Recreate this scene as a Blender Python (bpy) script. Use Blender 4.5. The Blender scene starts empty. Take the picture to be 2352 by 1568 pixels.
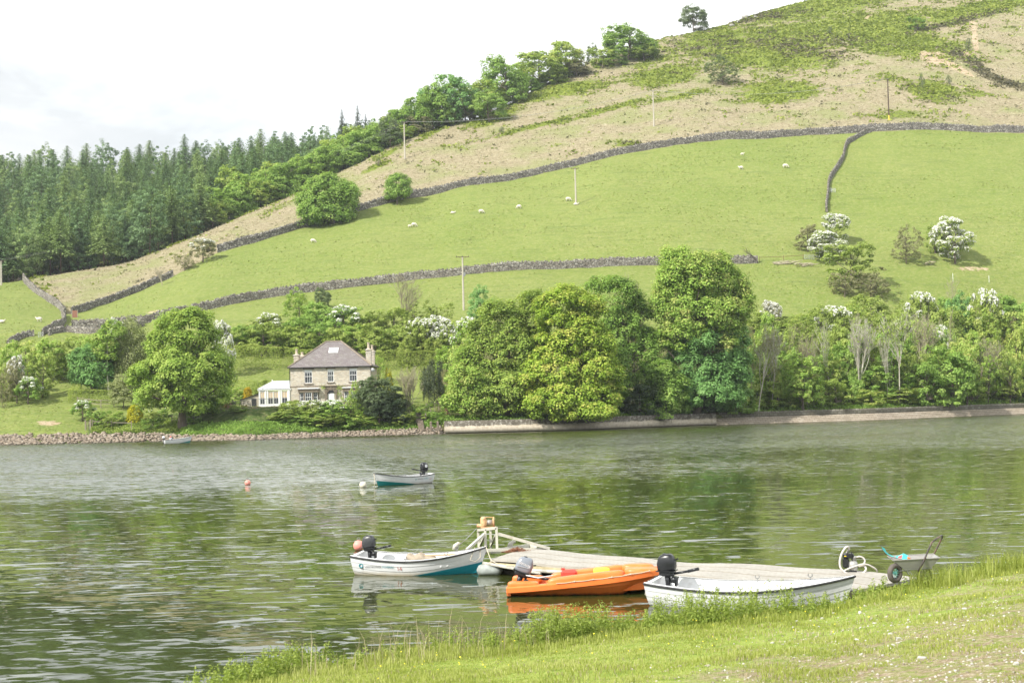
import bpy, math, random
import numpy as np
from mathutils import Vector, Matrix
R = math.radians
RNG = np.random.default_rng(7)
random.seed(7)
SC = bpy.context.scene
COL = SC.collection
# ------------------------------------------------------------------ camera
F = 3267.0                    # focal length in photo units (frame 2352 x 1568)
EYE = Vector((0, 0, 5.0))
pitch = math.atan(135 / F); roll = 0.0244
f0 = Vector((0, math.cos(pitch), math.sin(pitch)))
u0 = Vector((0, -math.sin(pitch), math.cos(pitch)))
r0 = Vector((1, 0, 0))
CR = r0 * math.cos(roll) - u0 * math.sin(roll)
CU = u0 * math.cos(roll) + r0 * math.sin(roll)
cam_d = bpy.data.cameras.new('camera'); cam = bpy.data.objects.new('camera', cam_d); COL.objects.link(cam)
M = Matrix((CR, CU, -f0)).transposed().to_4x4(); M.translation = EYE
cam.matrix_world = M
cam_d.sensor_width = 36; cam_d.lens = 36 * F / 2352
cam_d.clip_start = 0.5; cam_d.clip_end = 6000
cam_d.dof.use_dof = True; cam_d.dof.focus_distance = 75; cam_d.dof.aperture_fstop = 4.0
SC.camera = cam

def pt(X, Y, d):
    """world point seen at photo position (X, Y) at distance d along the view axis y"""
    v = f0 * F + CR * (X - 1176) - CU * (Y - 784)
    return EYE + v * (d / v.y)
def proj(P):
    P = np.asarray(P, float) - np.array(EYE)
    z = P @ np.array(f0); 
    return 1176 + F * (P @ np.array(CR)) / z, 784 - F * (P @ np.array(CU)) / z
def wat(X, Y, z=0.0):
    v = f0 * F + CR * (X - 1176) - CU * (Y - 784)
    return EYE + v * ((z - 5.0) / v.z)

# ------------------------------------------------------------------ numpy value noise
_perm = np.random.default_rng(3).random((256, 256))
def vnoise(x, y, s):
    x = np.asarray(x, float) / s; y = np.asarray(y, float) / s
    xi = np.floor(x).astype(int); yi = np.floor(y).astype(int)
    fx = x - xi; fy = y - yi; fx = fx * fx * (3 - 2 * fx); fy = fy * fy * (3 - 2 * fy)
    g = lambda a, b: _perm[a & 255, b & 255]
    return (g(xi, yi) * (1 - fx) + g(xi + 1, yi) * fx) * (1 - fy) + (g(xi, yi + 1) * (1 - fx) + g(xi + 1, yi + 1) * fx) * fy - .5
def fbm(x, y, s, o=3):
    r = 0; a = 1.0
    for k in range(o):
        r = r + a * vnoise(np.asarray(x) + 37.1 * k, np.asarray(y) - 11.7 * k, s); s *= .5; a *= .5
    return r

# ------------------------------------------------------------------ meshes and objects
def mk(name, V, faces, mat=None, parent=None, smooth=False, att=None, matidx=None):
    """V (n,3); faces: (m,3|4) int array or a list of such arrays / a list of index lists"""
    me = bpy.data.meshes.new(name)
    V = np.asarray(V, dtype=np.float32).reshape(-1, 3)
    if isinstance(faces, np.ndarray): groups = [faces]
    elif len(faces) and isinstance(faces[0], np.ndarray) and faces[0].ndim == 2: groups = faces
    else: groups = None
    if groups is not None:
        groups = [g for g in groups if len(g)]
        me.vertices.add(len(V)); me.vertices.foreach_set('co', V.ravel())
        tot = np.concatenate([np.full(len(g), g.shape[1], np.int32) for g in groups])
        loops = np.concatenate([g.ravel() for g in groups]).astype(np.int32)
        me.loops.add(len(loops)); me.loops.foreach_set('vertex_index', loops)
        me.polygons.add(len(tot))
        me.polygons.foreach_set('loop_start', np.concatenate([[0], np.cumsum(tot)[:-1]]).astype(np.int32))
        me.update(calc_edges=True)
    else:
        me.from_pydata(V.tolist(), [], [list(map(int, f)) for f in faces])
    if smooth: me.polygons.foreach_set('use_smooth', np.ones(len(me.polygons), bool))
    if att:
        for k, v in att.items():
            a = me.attributes.new(k, 'FLOAT', 'POINT'); a.data.foreach_set('value', np.asarray(v, np.float32))
    if mat is not None:
        for m in (mat if isinstance(mat, (list, tuple)) else [mat]): me.materials.append(m)
    if matidx is not None: me.polygons.foreach_set('material_index', np.asarray(matidx, np.int32))
    o = bpy.data.objects.new(name, me); COL.objects.link(o)
    if parent is not None: o.parent = parent
    return o
def tag(o, label=None, cat=None, group=None, kind=None):
    if label: o['label'] = label
    if cat: o['category'] = cat
    if group: o['group'] = group
    if kind or cat: o['kind'] = kind or 'thing'
    return o
def thing(name, label, cat, loc=(0, 0, 0), rz=0.0, group=None, scale=None):
    o = bpy.data.objects.new(name, None); COL.objects.link(o); o.empty_display_size = .3
    o.location = loc; o.rotation_euler = (0, 0, rz)
    if scale is not None: o.scale = scale if hasattr(scale, '__len__') else (scale,) * 3
    return tag(o, label, cat, group)
def dup(o, parent=None):
    c = o.copy(); COL.objects.link(c)
    if parent is not None: c.parent = parent
    for ch in list(o.children): dup(ch, c)
    return c

class MB:
    """mesh builder that merges boxes, bars, tubes and lathed shapes into one mesh"""
    def __init__(s): s.v = []; s.f = []; s.mi = []; s.m = 0
    def add(s, V, Fc):
        n = len(s.v); s.v += [tuple(map(float, p)) for p in V]; s.f += [[i + n for i in f] for f in Fc]; s.mi += [s.m] * len(Fc); return s
    def box(s, c, d, rz=0, M=None, taper=1.0):
        x, y, z = d[0] / 2, d[1] / 2, d[2] / 2
        P = [(-x, -y, -z), (x, -y, -z), (x, y, -z), (-x, y, -z)] + [(-x * taper, -y * taper, z), (x * taper, -y * taper, z), (x * taper, y * taper, z), (-x * taper, y * taper, z)]
        Rm = Matrix.Rotation(rz, 3, 'Z') if M is None else M
        P = [Rm @ Vector(p) + Vector(c) for p in P]
        return s.add(P, [(0, 3, 2, 1), (4, 5, 6, 7), (0, 1, 5, 4), (1, 2, 6, 5), (2, 3, 7, 6), (3, 0, 4, 7)])
    def rbox(s, c, d, b=.02, rz=0, M=None):
        """box with chamfered edges"""
        hx, hy, hz = d[0] / 2, d[1] / 2, d[2] / 2
        Rm = Matrix.Rotation(rz, 3, 'Z') if M is None else M
        lay = []
        for z, k in ((-hz, b), (-hz + b, 0), (hz - b, 0), (hz, b)):
            x, y = hx - k, hy - k
            ring = [(-x, -y + b), (-x + b, -y), (x - b, -y), (x, -y + b), (x, y - b), (x - b, y), (-x + b, y), (-x, y - b)]
            lay.append([Rm @ Vector((p[0], p[1], z)) + Vector(c) for p in ring])
        P = sum(lay, []); Fc = [tuple(range(7, -1, -1)), tuple(range(24, 32))]
        for k in range(3):
            for j in range(8):
                a = k * 8 + j; b2 = k * 8 + (j + 1) % 8; Fc.append((a, b2, b2 + 8, a + 8))
        return s.add(P, Fc)
    def bar(s, a, b, w, h=None, up=(0, 0, 1)):
        a = Vector(a); b = Vector(b); h = h or w; d = b - a; L = d.length
        if L < 1e-6: return s
        z = d / L; x = Vector(up).cross(z)
        if x.length < 1e-4: x = Vector((1, 0, 0)).cross(z)
        x.normalize(); y = z.cross(x)
        return s.box((a + b) / 2, (w, h, L), M=Matrix((x, y, z)).transposed())
    def tube(s, pts, r, n=8, cap=True):
        pts = [Vector(p) for p in pts]; k = len(pts); rr = r if hasattr(r, '__len__') else [r] * k
        V = []; Fc = []; x = None
        for i, p in enumerate(pts):
            t = (pts[min(i + 1, k - 1)] - pts[max(i - 1, 0)])
            t = t.normalized() if t.length > 1e-9 else Vector((0, 0, 1))
            if x is None:
                x = t.orthogonal().normalized()
            else:
                x = (x - t * x.dot(t)); x = x.normalized() if x.length > 1e-6 else t.orthogonal().normalized()
            y = t.cross(x)
            for j in range(n):
                a = 2 * math.pi * j / n; V.append(p + (x * math.cos(a) + y * math.sin(a)) * rr[i])
        for i in range(k - 1):
            for j in range(n):
                a = i * n + j; b = i * n + (j + 1) % n; Fc.append((a, b, b + n, a + n))
        if cap: Fc.append(tuple(range(n - 1, -1, -1))); Fc.append(tuple(range((k - 1) * n, k * n)))
        return s.add(V, Fc)
    def lathe(s, prof, n=16, c=(0, 0, 0), M=None, cap=True):
        M = M or Matrix.Identity(3); V = []; Fc = []; k = len(prof)
        for r, z in prof:
            for j in range(n):
                a = 2 * math.pi * j / n; V.append(M @ Vector((r * math.cos(a), r * math.sin(a), z)) + Vector(c))
        for i in range(k - 1):
            for j in range(n):
                a = i * n + j; b = i * n + (j + 1) % n; Fc.append((a, b, b + n, a + n))
        if cap: Fc.append(tuple(range(n - 1, -1, -1))); Fc.append(tuple(range((k - 1) * n, k * n)))
        return s.add(V, Fc)
    def torus(s, c, Rr, r, n=24, m=8, M=None):
        M = M or Matrix.Identity(3); V = []; Fc = []
        for i in range(n):
            a = 2 * math.pi * i / n
            for j in range(m):
                b = 2 * math.pi * j / m
                V.append(M @ Vector(((Rr + r * math.cos(b)) * math.cos(a), (Rr + r * math.cos(b)) * math.sin(a), r * math.sin(b))) + Vector(c))
        for i in range(n):
            for j in range(m):
                a = i * m + j; b = i * m + (j + 1) % m; c2 = ((i + 1) % n) * m + (j + 1) % m; d = ((i + 1) % n) * m + j
                Fc.append((a, d, c2, b))
        return s.add(V, Fc)
    def build(s, name, mat, parent=None, smooth=False):
        return mk(name, s.v, s.f, mat, parent, smooth, matidx=s.mi)

# ------------------------------------------------------------------ materials
def srgb(r, g, b):
    return tuple(((c / 255) / 12.92 if c / 255 <= .04045 else ((c / 255 + .055) / 1.055) ** 2.4) for c in (r, g, b))
class NT:
    def __init__(s, m):
        s.t = m.node_tree; s.n = s.t.nodes; s.l = s.t.links
    def new(s, ty, **kw):
        nd = s.n.new(ty)
        for k, v in kw.items(): setattr(nd, k, v)
        return nd
    def link(s, a, b): s.l.new(a, b)
    def val(s, sock, v):
        if hasattr(v, 'is_output'): s.l.new(v, sock)
        else: sock.default_value = v
    def noise(s, co, scale, detail=3, rough=.55, dist=0, vec=None):
        nd = s.new('ShaderNodeTexNoise'); nd.inputs['Scale'].default_value = scale; nd.inputs['Detail'].default_value = detail
        nd.inputs['Roughness'].default_value = rough; nd.inputs['Distortion'].default_value = dist
        if co is not None: s.link(co, nd.inputs['Vector'])
        return nd.outputs['Fac']
    def vor(s, co, scale, feature='F1', rnd=1.0):
        nd = s.new('ShaderNodeTexVoronoi'); nd.feature = feature; nd.inputs['Scale'].default_value = scale
        nd.inputs['Randomness'].default_value = rnd; s.link(co, nd.inputs['Vector']); return nd
    def mapr(s, co, sc=(1, 1, 1), rot=(0, 0, 0), loc=(0, 0, 0)):
        nd = s.new('ShaderNodeMapping'); nd.inputs['Scale'].default_value = sc; nd.inputs['Rotation'].default_value = rot
        nd.inputs['Location'].default_value = loc; s.link(co, nd.inputs['Vector']); return nd.outputs['Vector']
    def ramp(s, fac, stops):
        nd = s.new('ShaderNodeValToRGB'); cr = nd.color_ramp
        while len(cr.elements) < len(stops): cr.elements.new(.5)
        for e, (p, c) in zip(cr.elements, stops): e.position = p; e.color = (*c, 1) if len(c) == 3 else c
        s.link(fac, nd.inputs['Fac']); return nd.outputs['Color']
    def step(s, fac, a, b):
        nd = s.new('ShaderNodeMapRange'); nd.inputs['From Min'].default_value = a; nd.inputs['From Max'].default_value = b
        s.link(fac, nd.inputs['Value']); return nd.outputs['Result']
    def mix(s, fac, a, b, mode='MIX'):
        nd = s.new('ShaderNodeMix'); nd.data_type = 'RGBA'; nd.blend_type = mode
        s.val(nd.inputs['Factor'], fac)
        for sock, v in ((nd.inputs['A'], a), (nd.inputs['B'], b)):
            if hasattr(v, 'is_output'): s.link(v, sock)
            else: sock.default_value = (*v, 1)
        return nd.outputs['Result']
    def math(s, op, a, b=0.0, c=None):
        nd = s.new('ShaderNodeMath'); nd.operation = op; s.val(nd.inputs[0], a); s.val(nd.inputs[1], b)
        if c is not None: s.val(nd.inputs[2], c)
        return nd.outputs[0]
    def attr(s, name):
        nd = s.new('ShaderNodeAttribute'); nd.attribute_name = name; return nd.outputs['Fac']
    def bump(s, h, strength=.5, dist=.1, nrm=None):
        nd = s.new('ShaderNodeBump'); nd.inputs['Strength'].default_value = strength; nd.inputs['Distance'].default_value = dist
        s.link(h, nd.inputs['Height'])
        if nrm is not None: s.link(nrm, nd.inputs['Normal'])
        return nd.outputs['Normal']
def newmat(name):
    m = bpy.data.materials.new(name); m.use_nodes = True; t = NT(m)
    b = t.n['Principled BSDF']; co = t.new('ShaderNodeTexCoord')
    return m, t, b, co
_simple = {}
def simple(name, col, rough=.6, metal=0.0, var=.12, scale=6.0, bump=.0, spec=.4, dirt=None, dirt_amt=.4):
    """procedural plain material: base colour with noise mottling, optional dirt stains"""
    if name in _simple: return _simple[name]
    m, t, b, co = newmat(name); ob = co.outputs['Object']
    n = t.noise(ob, scale, 4)
    c = t.ramp(n, [(.3, tuple(x * (1 - var) for x in col)), (.7, tuple(min(1, x * (1 + var)) for x in col))])
    if dirt is not None:
        n2 = t.noise(ob, scale * .6, 6, .65, .4)
        c = t.mix(t.math('MULTIPLY', t.step(n2, .5, .68), dirt_amt), c, dirt)
    t.link(c, b.inputs['Base Color']); b.inputs['Roughness'].default_value = rough; b.inputs['Metallic'].default_value = metal
    b.inputs['Specular IOR Level'].default_value = spec
    if bump: t.link(t.bump(t.noise(ob, scale * 5, 4), bump, .02), b.inputs['Normal'])
    _simple[name] = m; return m
# ------------------------------------------------------------------ light
SUN_AZ = math.atan2(-0.82, -0.42)      # direction towards the sun (x, y)
SUN_EL = R(42)
SUNV = Vector((-0.78 * math.cos(SUN_EL), -0.625 * math.cos(SUN_EL), math.sin(SUN_EL))).normalized()
sd = bpy.data.lights.new('sun', 'SUN'); sd.energy = 3.9; sd.angle = R(1.2); sd.color = (1.0, .955, .87)
so = bpy.data.objects.new('sun', sd); COL.objects.link(so)
so.rotation_euler = (-SUNV).to_track_quat('-Z', 'Y').to_euler()
w = bpy.data.worlds.new('World'); SC.world = w; w.use_nodes = True
t = NT(w); bg = t.n['Background']
sky = t.new('ShaderNodeTexSky'); sky.sky_type = 'NISHITA'; sky.sun_disc = False
sky.sun_elevation = SUN_EL; sky.sun_rotation = math.atan2(SUNV.x, SUNV.y); sky.altitude = 200; sky.dust_density = 2.5
tc = t.new('ShaderNodeTexCoord')
mp = t.mapr(tc.outputs['Generated'], (1, 1, 2.6))
n1 = t.noise(mp, 1.7, 5, .5, .3)
n2 = t.noise(t.mapr(tc.outputs['Generated'], (1, 1, 3.2), loc=(3, 1, 0)), 3.1, 5, .55, .2)
# an overcast of thin bright cloud with pale blue-grey gaps
cloud = t.ramp(n2, [(.38, (5.6, 5.9, 6.1)), (.5, (6.1, 6.3, 6.45)), (.61, (7.4, 7.45, 7.4))])
cov = t.step(n1, .18, .42)
skyc = t.mix(t.math('MAXIMUM', cov, .9), sky.outputs['Color'], cloud)
sp_ = t.new('ShaderNodeSeparateXYZ'); t.link(tc.outputs['Generated'], sp_.inputs[0])
lift = t.math('ADD', 1.0, t.math('MULTIPLY', t.step(t.math('ADD', sp_.outputs['Z'], t.math('MULTIPLY', t.math('SUBTRACT', t.noise(t.mapr(tc.outputs['Generated'], (1, 1, 2.2), loc=(5, 2, 1)), 3.4, 6, .6, .4), .5), .34)), .19, .36), 2.1))     # brighter cloud higher up
lift = t.math('SUBTRACT', lift, t.math('MULTIPLY', t.step(sp_.outputs['Z'], .36, .75), 2.2))
vm = t.new('ShaderNodeVectorMath', operation='SCALE'); t.link(skyc, vm.inputs[0]); t.link(lift, vm.inputs['Scale']); skyc = vm.outputs[0]
t.link(skyc, bg.inputs['Color']); bg.inputs['Strength'].default_value = .08
SC.view_settings.view_transform = 'Standard'; SC.view_settings.look = 'None'
SC.view_settings.exposure = .83; SC.view_settings.gamma = 1
cy = SC.cycles
cy.max_bounces = 6; cy.diffuse_bounces = 2; cy.glossy_bounces = 3; cy.transmission_bounces = 3; cy.transparent_max_bounces = 6; cy.volume_bounces = 0
cy.use_adaptive_sampling = True; cy.adaptive_threshold = .012
cy.use_denoising = True
try: cy.denoiser = 'OPENIMAGEDENOISE'
except Exception: pass
cy.caustics_reflective = False; cy.caustics_refractive = False; cy.sample_clamp_indirect = 6

# ------------------------------------------------------------------ far terrain
def rowpts(tab):
    """tab of (X, Y, d): exact world points -> arrays a=x/y, y, z"""
    P = [pt(*q) for q in tab]
    a = np.array([p.x / p.y for p in P]); return a, np.array([p.y for p in P]), np.array([p.z for p in P])
NA = 801
AA = np.linspace(-.66, .78, NA)
def xa(X): return (X - 1176) / F       # approximate azimuth of a photo column
shore_tab = [(-900, 1034), (-400, 1030), (0, 1022), (385, 1013), (574, 1011), (776, 1003), (1000, 997), (1300, 989), (1665, 975), (2013, 964), (2352, 950), (2800, 936), (3600, 915)]
sp = [wat(X, Y) for X, Y in shore_tab]
SHO = np.interp(AA, [p.x / p.y for p in sp], [p.y for p in sp])
def by_s(tab):     # rows given relative to the shore: (X, ds, z)
    a = [xa(q[0]) for q in tab]
    return SHO + np.interp(AA, a, [q[1] for q in tab]), np.interp(AA, a, [q[2] for q in tab])
def by_p(tab):
    a, y, z = rowpts(tab); return np.interp(AA, a, y), np.interp(AA, a, z)
W_LOW = [(165, 757, 307), (330, 742, 310), (450, 715, 316), (600, 688, 325), (720, 668, 329), (850, 655, 332), (950, 642, 334), (1063, 634, 335), (1300, 618, 338), (1500, 607, 340), (1640, 603, 343), (1740, 604, 345)]
W_UP = [(165, 728, 332), (250, 702, 345), (340, 658, 355), (400, 632, 360), (440, 606, 366), (500, 577, 375), (600, 552, 382), (690, 528, 390), (770, 505, 395), (850, 477, 400), (912, 463, 405), (1000, 452, 410), (1060, 430, 413), (1170, 412, 418), (1300, 390, 423), (1400, 362, 427), (1500, 342, 430), (1600, 322, 433), (1700, 317, 435), (1850, 307, 438), (1990, 300, 440), (2170, 299, 440), (2352, 302, 440), (2800, 312, 440)]
CREST = [(-900, 700, 370), (-300, 668, 380), (0, 642, 385), (75, 630, 388), (165, 612, 395), (300, 590, 405), (450, 535, 418), (530, 500, 430), (700, 425, 450), (850, 350, 470), (950, 300, 485), (1100, 262, 505), (1180, 225, 520), (1300, 160, 560), (1400, 115, 590), (1500, 80, 620), (1590, 68, 630), (1650, 55, 640), (1700, 35, 650), (1750, 20, 660), (1830, 0, 670), (2000, -35, 680), (2352, -80, 700), (2800, -110, 710), (3600, -160, 720)]
rows = []
rows.append(by_s([(0, -60, -7), (2352, -60, -7)]))
rows.append(by_s([(0, -1.5, -.8), (2352, -1.5, -.8)]))
rows.append(by_s([(-900, .2, .05), (1000, .2, .05), (1020, 1.6, -.3), (2352, 2.2, -.3)]))
rows.append(by_s([(-900, 5, 1.7), (400, 5, 1.7), (900, 5, 1.7), (1005, 5, 2.0), (1020, 2.3, 1.95), (1650, 2.3, 2.0), (1680, 4.2, 1.9), (3600, 4.2, 2.0)]))
rows.append(by_s([(-900, 11, 3.4), (0, 11, 3.1), (250, 10, 2.7), (420, 9, 2.3), (540, 9, 2.6), (930, 9, 2.7), (1010, 7, 2.4), (3600, 8, 2.4)]))
rows.append(by_s([(-900, 17, 4.9), (0, 17, 4.6), (200, 17, 4.4), (300, 17, 4.3), (480, 14.5, 4.6), (560, 13.6, 4.7), (930, 13.6, 4.8), (1010, 14, 3.2), (1700, 14, 3.3), (2352, 16, 4.2), (3600, 16, 4.2)]))
rows.append(by_s([(-900, 32, 8.4), (0, 32, 8.3), (250, 32, 7.6), (420, 32, 5.6), (560, 32, 5.1), (900, 32, 5.2), (1010, 32, 6.1), (1700, 32, 7.2), (2352, 32, 8.3), (3600, 32, 8.3)]))
rows.append(by_s([(-900, 57, 14), (0, 57, 14.2), (250, 57, 13.6), (420, 57, 13.0), (800, 57, 13.7), (1100, 57, 15), (1700, 52, 14.5), (2352, 50, 16.5), (3600, 50, 17)]))
rows.append(by_p([(-900, 800, 300), (0, 760, 305)] + W_LOW + [(2352, 590, 350), (3600, 560, 355)]))
rows.append(by_p([(-900, 740, 338), (0, 690, 345), (100, 705, 343)] + W_UP + [(3600, 330, 440)]))
rows.append(by_p(CREST))
cy_, cz_ = rows[-1]
Xa = AA * F + 1176
rows.append((cy_ + 14, cz_ + np.interp(Xa, [0, 850, 1180, 1500], [-2.2, -1.5, 1.0, -1])))
fz = np.interp(Xa, [-900, 0, 400, 850, 1100, 1300, 1600, 2400], [100, 107, 110, 115, 122, 140, 168, 200])
rows.append((np.maximum(cy_ + 60, np.interp(Xa, [0, 850, 1100], [640, 655, 660])), np.where(Xa < 1000, fz, np.minimum(fz, cz_ - 6))))
rows.append((rows[-1][0] + 260, rows[-1][1] - 26))
rows.append((rows[-1][0] + 900, rows[-1][1] - 160))
RY = np.array([r[0] for r in rows]); RZ = np.array([r[1] for r in rows])
YY = np.concatenate([np.arange(150, 205, 5.0), np.arange(205, 300, .6), np.arange(300, 720, 1.25), np.arange(720, 1900, 24)])
ZZ = np.empty((NA, len(YY)))
for i in range(NA): ZZ[i] = np.interp(YY, RY[:, i], RZ[:, i])
def blur_x(A, s):
    k = np.exp(-.5 * (np.arange(-3 * s, 3 * s + 1) / s) ** 2); k /= k.sum()
    P = np.pad(A, ((3 * s, 3 * s), (0, 0)), 'edge'); return np.stack([np.convolve(P[:, j], k, 'valid') for j in range(A.shape[1])], 1)
def blur_y(A, s):
    k = np.exp(-.5 * (np.arange(-3 * s, 3 * s + 1) / s) ** 2); k /= k.sum()
    P = np.pad(A, ((0, 0), (3 * s, 3 * s)), 'edge'); return np.stack([np.convolve(P[j], k, 'valid') for j in range(A.shape[0])], 0)
ZB = blur_y(blur_x(ZZ, 5), 7)
far_w = np.clip((YY[None, :] - (SHO[:, None] + 16)) / 14, 0, 1)
ZZ = ZZ * (1 - far_w) + ZB * far_w
WX = AA[:, None] * YY[None, :]; WY = np.broadcast_to(YY[None, :], WX.shape)
amp = np.clip((YY[None, :] - SHO[:, None] - 20) / 60, 0, 1)
ZZ = ZZ + amp * (1.1 * fbm(WX, WY, 26, 3) + .25 * fbm(WX, WY, 4, 2))
near = 1 - amp
ZZ = ZZ + near * np.clip((YY[None, :] - SHO[:, None]) / 4, 0, 1) * .25 * fbm(WX, WY, 2.2, 2)
def gz(x, y):
    """far terrain height (bilinear in azimuth / distance)"""
    x = np.asarray(x, float); y = np.asarray(y, float)
    ia = np.clip((x / y - AA[0]) / (AA[1] - AA[0]), 0, NA - 1.001); i = ia.astype(int); fa = ia - i
    j = np.clip(np.searchsorted(YY, y) - 1, 0, len(YY) - 2); fy = np.clip((y - YY[j]) / (YY[j + 1] - YY[j]), 0, 1)
    return (ZZ[i, j] * (1 - fy) + ZZ[i, j + 1] * fy) * (1 - fa) + (ZZ[i + 1, j] * (1 - fy) + ZZ[i + 1, j + 1] * fy) * fa
_ys = np.arange(200, 700, .4)
def gp(X, Y):
    """where the ray through photo position (X, Y) meets the far terrain"""
    v = f0 * F + CR * (X - 1176) - CU * (Y - 784); k = _ys / v.y
    x = k * v.x; z = 5 + k * v.z; h = gz(x, _ys); b = np.nonzero(h >= z)[0]
    if len(b) == 0: i = int(np.argmax(h - z))
    else: i = b[0]
    return Vector((x[i], _ys[i], h[i]))
def ga(X, d):
    """terrain point in photo column X at distance d (column taken at mid height)"""
    d = max(d, float(np.interp(xa(X), AA, SHO)) + 4.2)
    v = f0 * F + CR * (X - 1176) - CU * (700 - 784); x = v.x / v.y * d
    z = float(gz(x, d)); _, yy = proj((x, d, z)); 
    v = f0 * F + CR * (X - 1176) - CU * (float(yy) - 784); x = v.x / v.y * d
    return Vector((x, d, float(gz(x, d))))
ii, jj = np.meshgrid(np.arange(NA - 1), np.arange(len(YY) - 1), indexing='ij'); q = ii * len(YY) + jj
quads = np.stack([q, q + len(YY), q + len(YY) + 1, q + 1], -1).reshape(-1, 4)
TV = np.stack([WX, WY, ZZ], -1).reshape(-1, 3)
PX, PY = proj(TV)
def wallY(tab, X): return np.interp(X, [q[0] for q in tab], [q[1] for q in tab])
def inpoly(px, py, poly):
    ins = np.zeros(len(px), bool); n = len(poly)
    for i in range(n):
        x1, y1 = poly[i]; x2, y2 = poly[(i + 1) % n]
        c = ((y1 > py) != (y2 > py)) & (px < (x2 - x1) * (py - y1) / (y2 - y1 + 1e-9) + x1); ins ^= c
    return ins
# the rough bracken slope: above the upper wall and right of the left-hand wall
IY = np.searchsorted(np.array([1.]), 0)
wy_up = np.interp(TV[:, 0] / TV[:, 1], *[rowpts(W_UP)[k] for k in (0, 1)])
left_lim = np.interp(PY, [600, 632, 680, 725, 760], [30, 46, 108, 160, 150])
tan = ((TV[:, 1] > wy_up) & (PX > left_lim) & (TV[:, 1] > 325)).astype(float)
cy_v = np.interp(TV[:, 0] / TV[:, 1], AA, cy_)
forest = ((TV[:, 1] > cy_v + 10) & (PX < 1000)).astype(float)
def field(blobs, px=PX, py=PY):
    f = np.zeros(len(px))
    for (x, y, rx, ry, rot, w_) in blobs:
        c, s_ = math.cos(R(rot)), math.sin(R(rot)); dx, dy = px - x, py - y
        u = (dx * c + dy * s_) / rx; v = (-dx * s_ + dy * c) / ry
        f = np.maximum(f, w_ * np.clip(1.35 - .8 * np.sqrt(u * u + v * v), 0, 1))
    return f
greens = [(1255, 212, 150, 18, -9, 1), (1180, 225, 60, 22, -20, .9), (1525, 175, 85, 24, -8, 1), (1790, 212, 100, 27, -4, 1), (1740, 120, 190, 42, 6, .95), (1900, 75, 320, 42, -8, .9),
          (2050, 95, 200, 34, 8, .95), (1640, 90, 120, 28, -10, .85), (1850, 15, 220, 36, -6, .9), (2250, 22, 150, 22, -12, .95), (2140, 208, 65, 26, 10, .95), (1130, 272, 62, 14, -18, 1),
          (1000, 300, 60, 7, -30, .85), (900, 348, 60, 7, -28, .7), (860, 385, 40, 8, -20, .8), (1230, 290, 150, 6, -14, .8), (1400, 250, 130, 7, -16, .85), (1560, 222, 110, 6, -12, .8), (1760, 190, 110, 5, -12, .7),
          (1440, 332, 30, 8, 0, .9), (2060, 265, 90, 12, -2, .7), (2240, 215, 60, 9, 5, .7), (2020, 180, 60, 9, 0, .6), (1480, 60, 120, 22, -12, .8), (650, 470, 60, 10, -25, .55), (640, 445, 120, 8, -32, .6), (230, 598, 140, 9, -10, .7), (430, 540, 90, 8, -25, .7), (100, 660, 60, 20, 60, .45), (1350, 130, 120, 16, -22, .8), (1500, 140, 60, 14, -12, .7)]
darks = [(1760, 38, 80, 10, -8, .9), (1790, 110, 180, 16, 6, .62), (1900, 92, 140, 14, 4, .6), (2240, 150, 60, 12, 38, 1), (2290, 180, 90, 10, 22, .9), (2200, 128, 40, 10, 20, .8), (2200, 50, 120, 7, -14, .8), (1640, 118, 130, 12, 5, .55), (1445, 330, 22, 6, 0, .5), (2120, 210, 70, 14, 10, .45), (1180, 228, 90, 12, -20, .6), (1525, 178, 70, 12, -8, .4)]
bares = [(2145, 132, 38, 16, 10, 1), (2190, 152, 60, 8, 28, .95), (2235, 60, 12, 20, -12, .8), (2240, 95, 8, 34, -6, .9), (2225, 125, 16, 8, 0, .8), (1995, 38, 22, 6, -40, .7), (800, 700, 1, 1, 0, 0), (540, 672, 1, 1, 0, 0), (350, 716, 20, 5, -8, .7), (2235, 617, 60, 6, 0, .75), (110, 972, 34, 8, 0, .8), (1100, 1e4, 1, 1, 0, 0)]
garden = ((TV[:, 1] < np.interp(TV[:, 0] / TV[:, 1], AA, SHO) + 15) & (PX > 200)).astype(float)
wood = ((TV[:, 1] < np.interp(TV[:, 0] / TV[:, 1], AA, SHO) + 62) & (PX > 1000) & (TV[:, 1] < 330)).astype(float)
gA, dA, bA = field(greens), field(darks), field(bares)
del PX, PY
# ---- material
m_land, t, b, co = newmat('hillside')
ob = co.outputs['Object']
g1 = t.noise(ob, .035, 4, .6); g2 = t.noise(t.mapr(ob, (1, 1.8, 1)), .55, 6, .7); g3 = t.noise(t.mapr(ob, (.55, 1, 1)), 2.2, 3, .7)
grass = t.ramp(g1, [(.3, (.168, .215, .048)), (.5, (.192, .23, .058)), (.7, (.215, .24, .072))])
grass = t.mix(t.step(g2, .42, .6), grass, t.mix(.5, grass, (.122, .188, .03)))
grass = t.mix(t.math('MULTIPLY', t.step(g3, .48, .62), .55), grass, (.30, .30, .125))
grass = t.mix(t.math('MULTIPLY', t.step(t.noise(t.mapr(ob, (.5, 1, 1)), 2.7, 4, .75), .52, .64), .5), grass, (.105, .16, .04))
grass = t.mix(t.math('MULTIPLY', t.step(t.noise(ob, .9, 3, .6), .63, .7), .45), grass, (.1, .16, .035))
s1 = t.noise(t.mapr(ob, (.35, 1.0, 1), (0, 0, .5)), 1.9, 5, .75, 1.2); s2 = t.noise(t.mapr(ob, (1, .5, 1), (0, 0, .4)), 3.6, 4, .7, 2.0); s3 = t.noise(ob, .06, 4, .6)
straw = t.ramp(s1, [(.36, (.16, .135, .08)), (.5, (.29, .25, .155)), (.64, (.43, .385, .26))])
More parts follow.
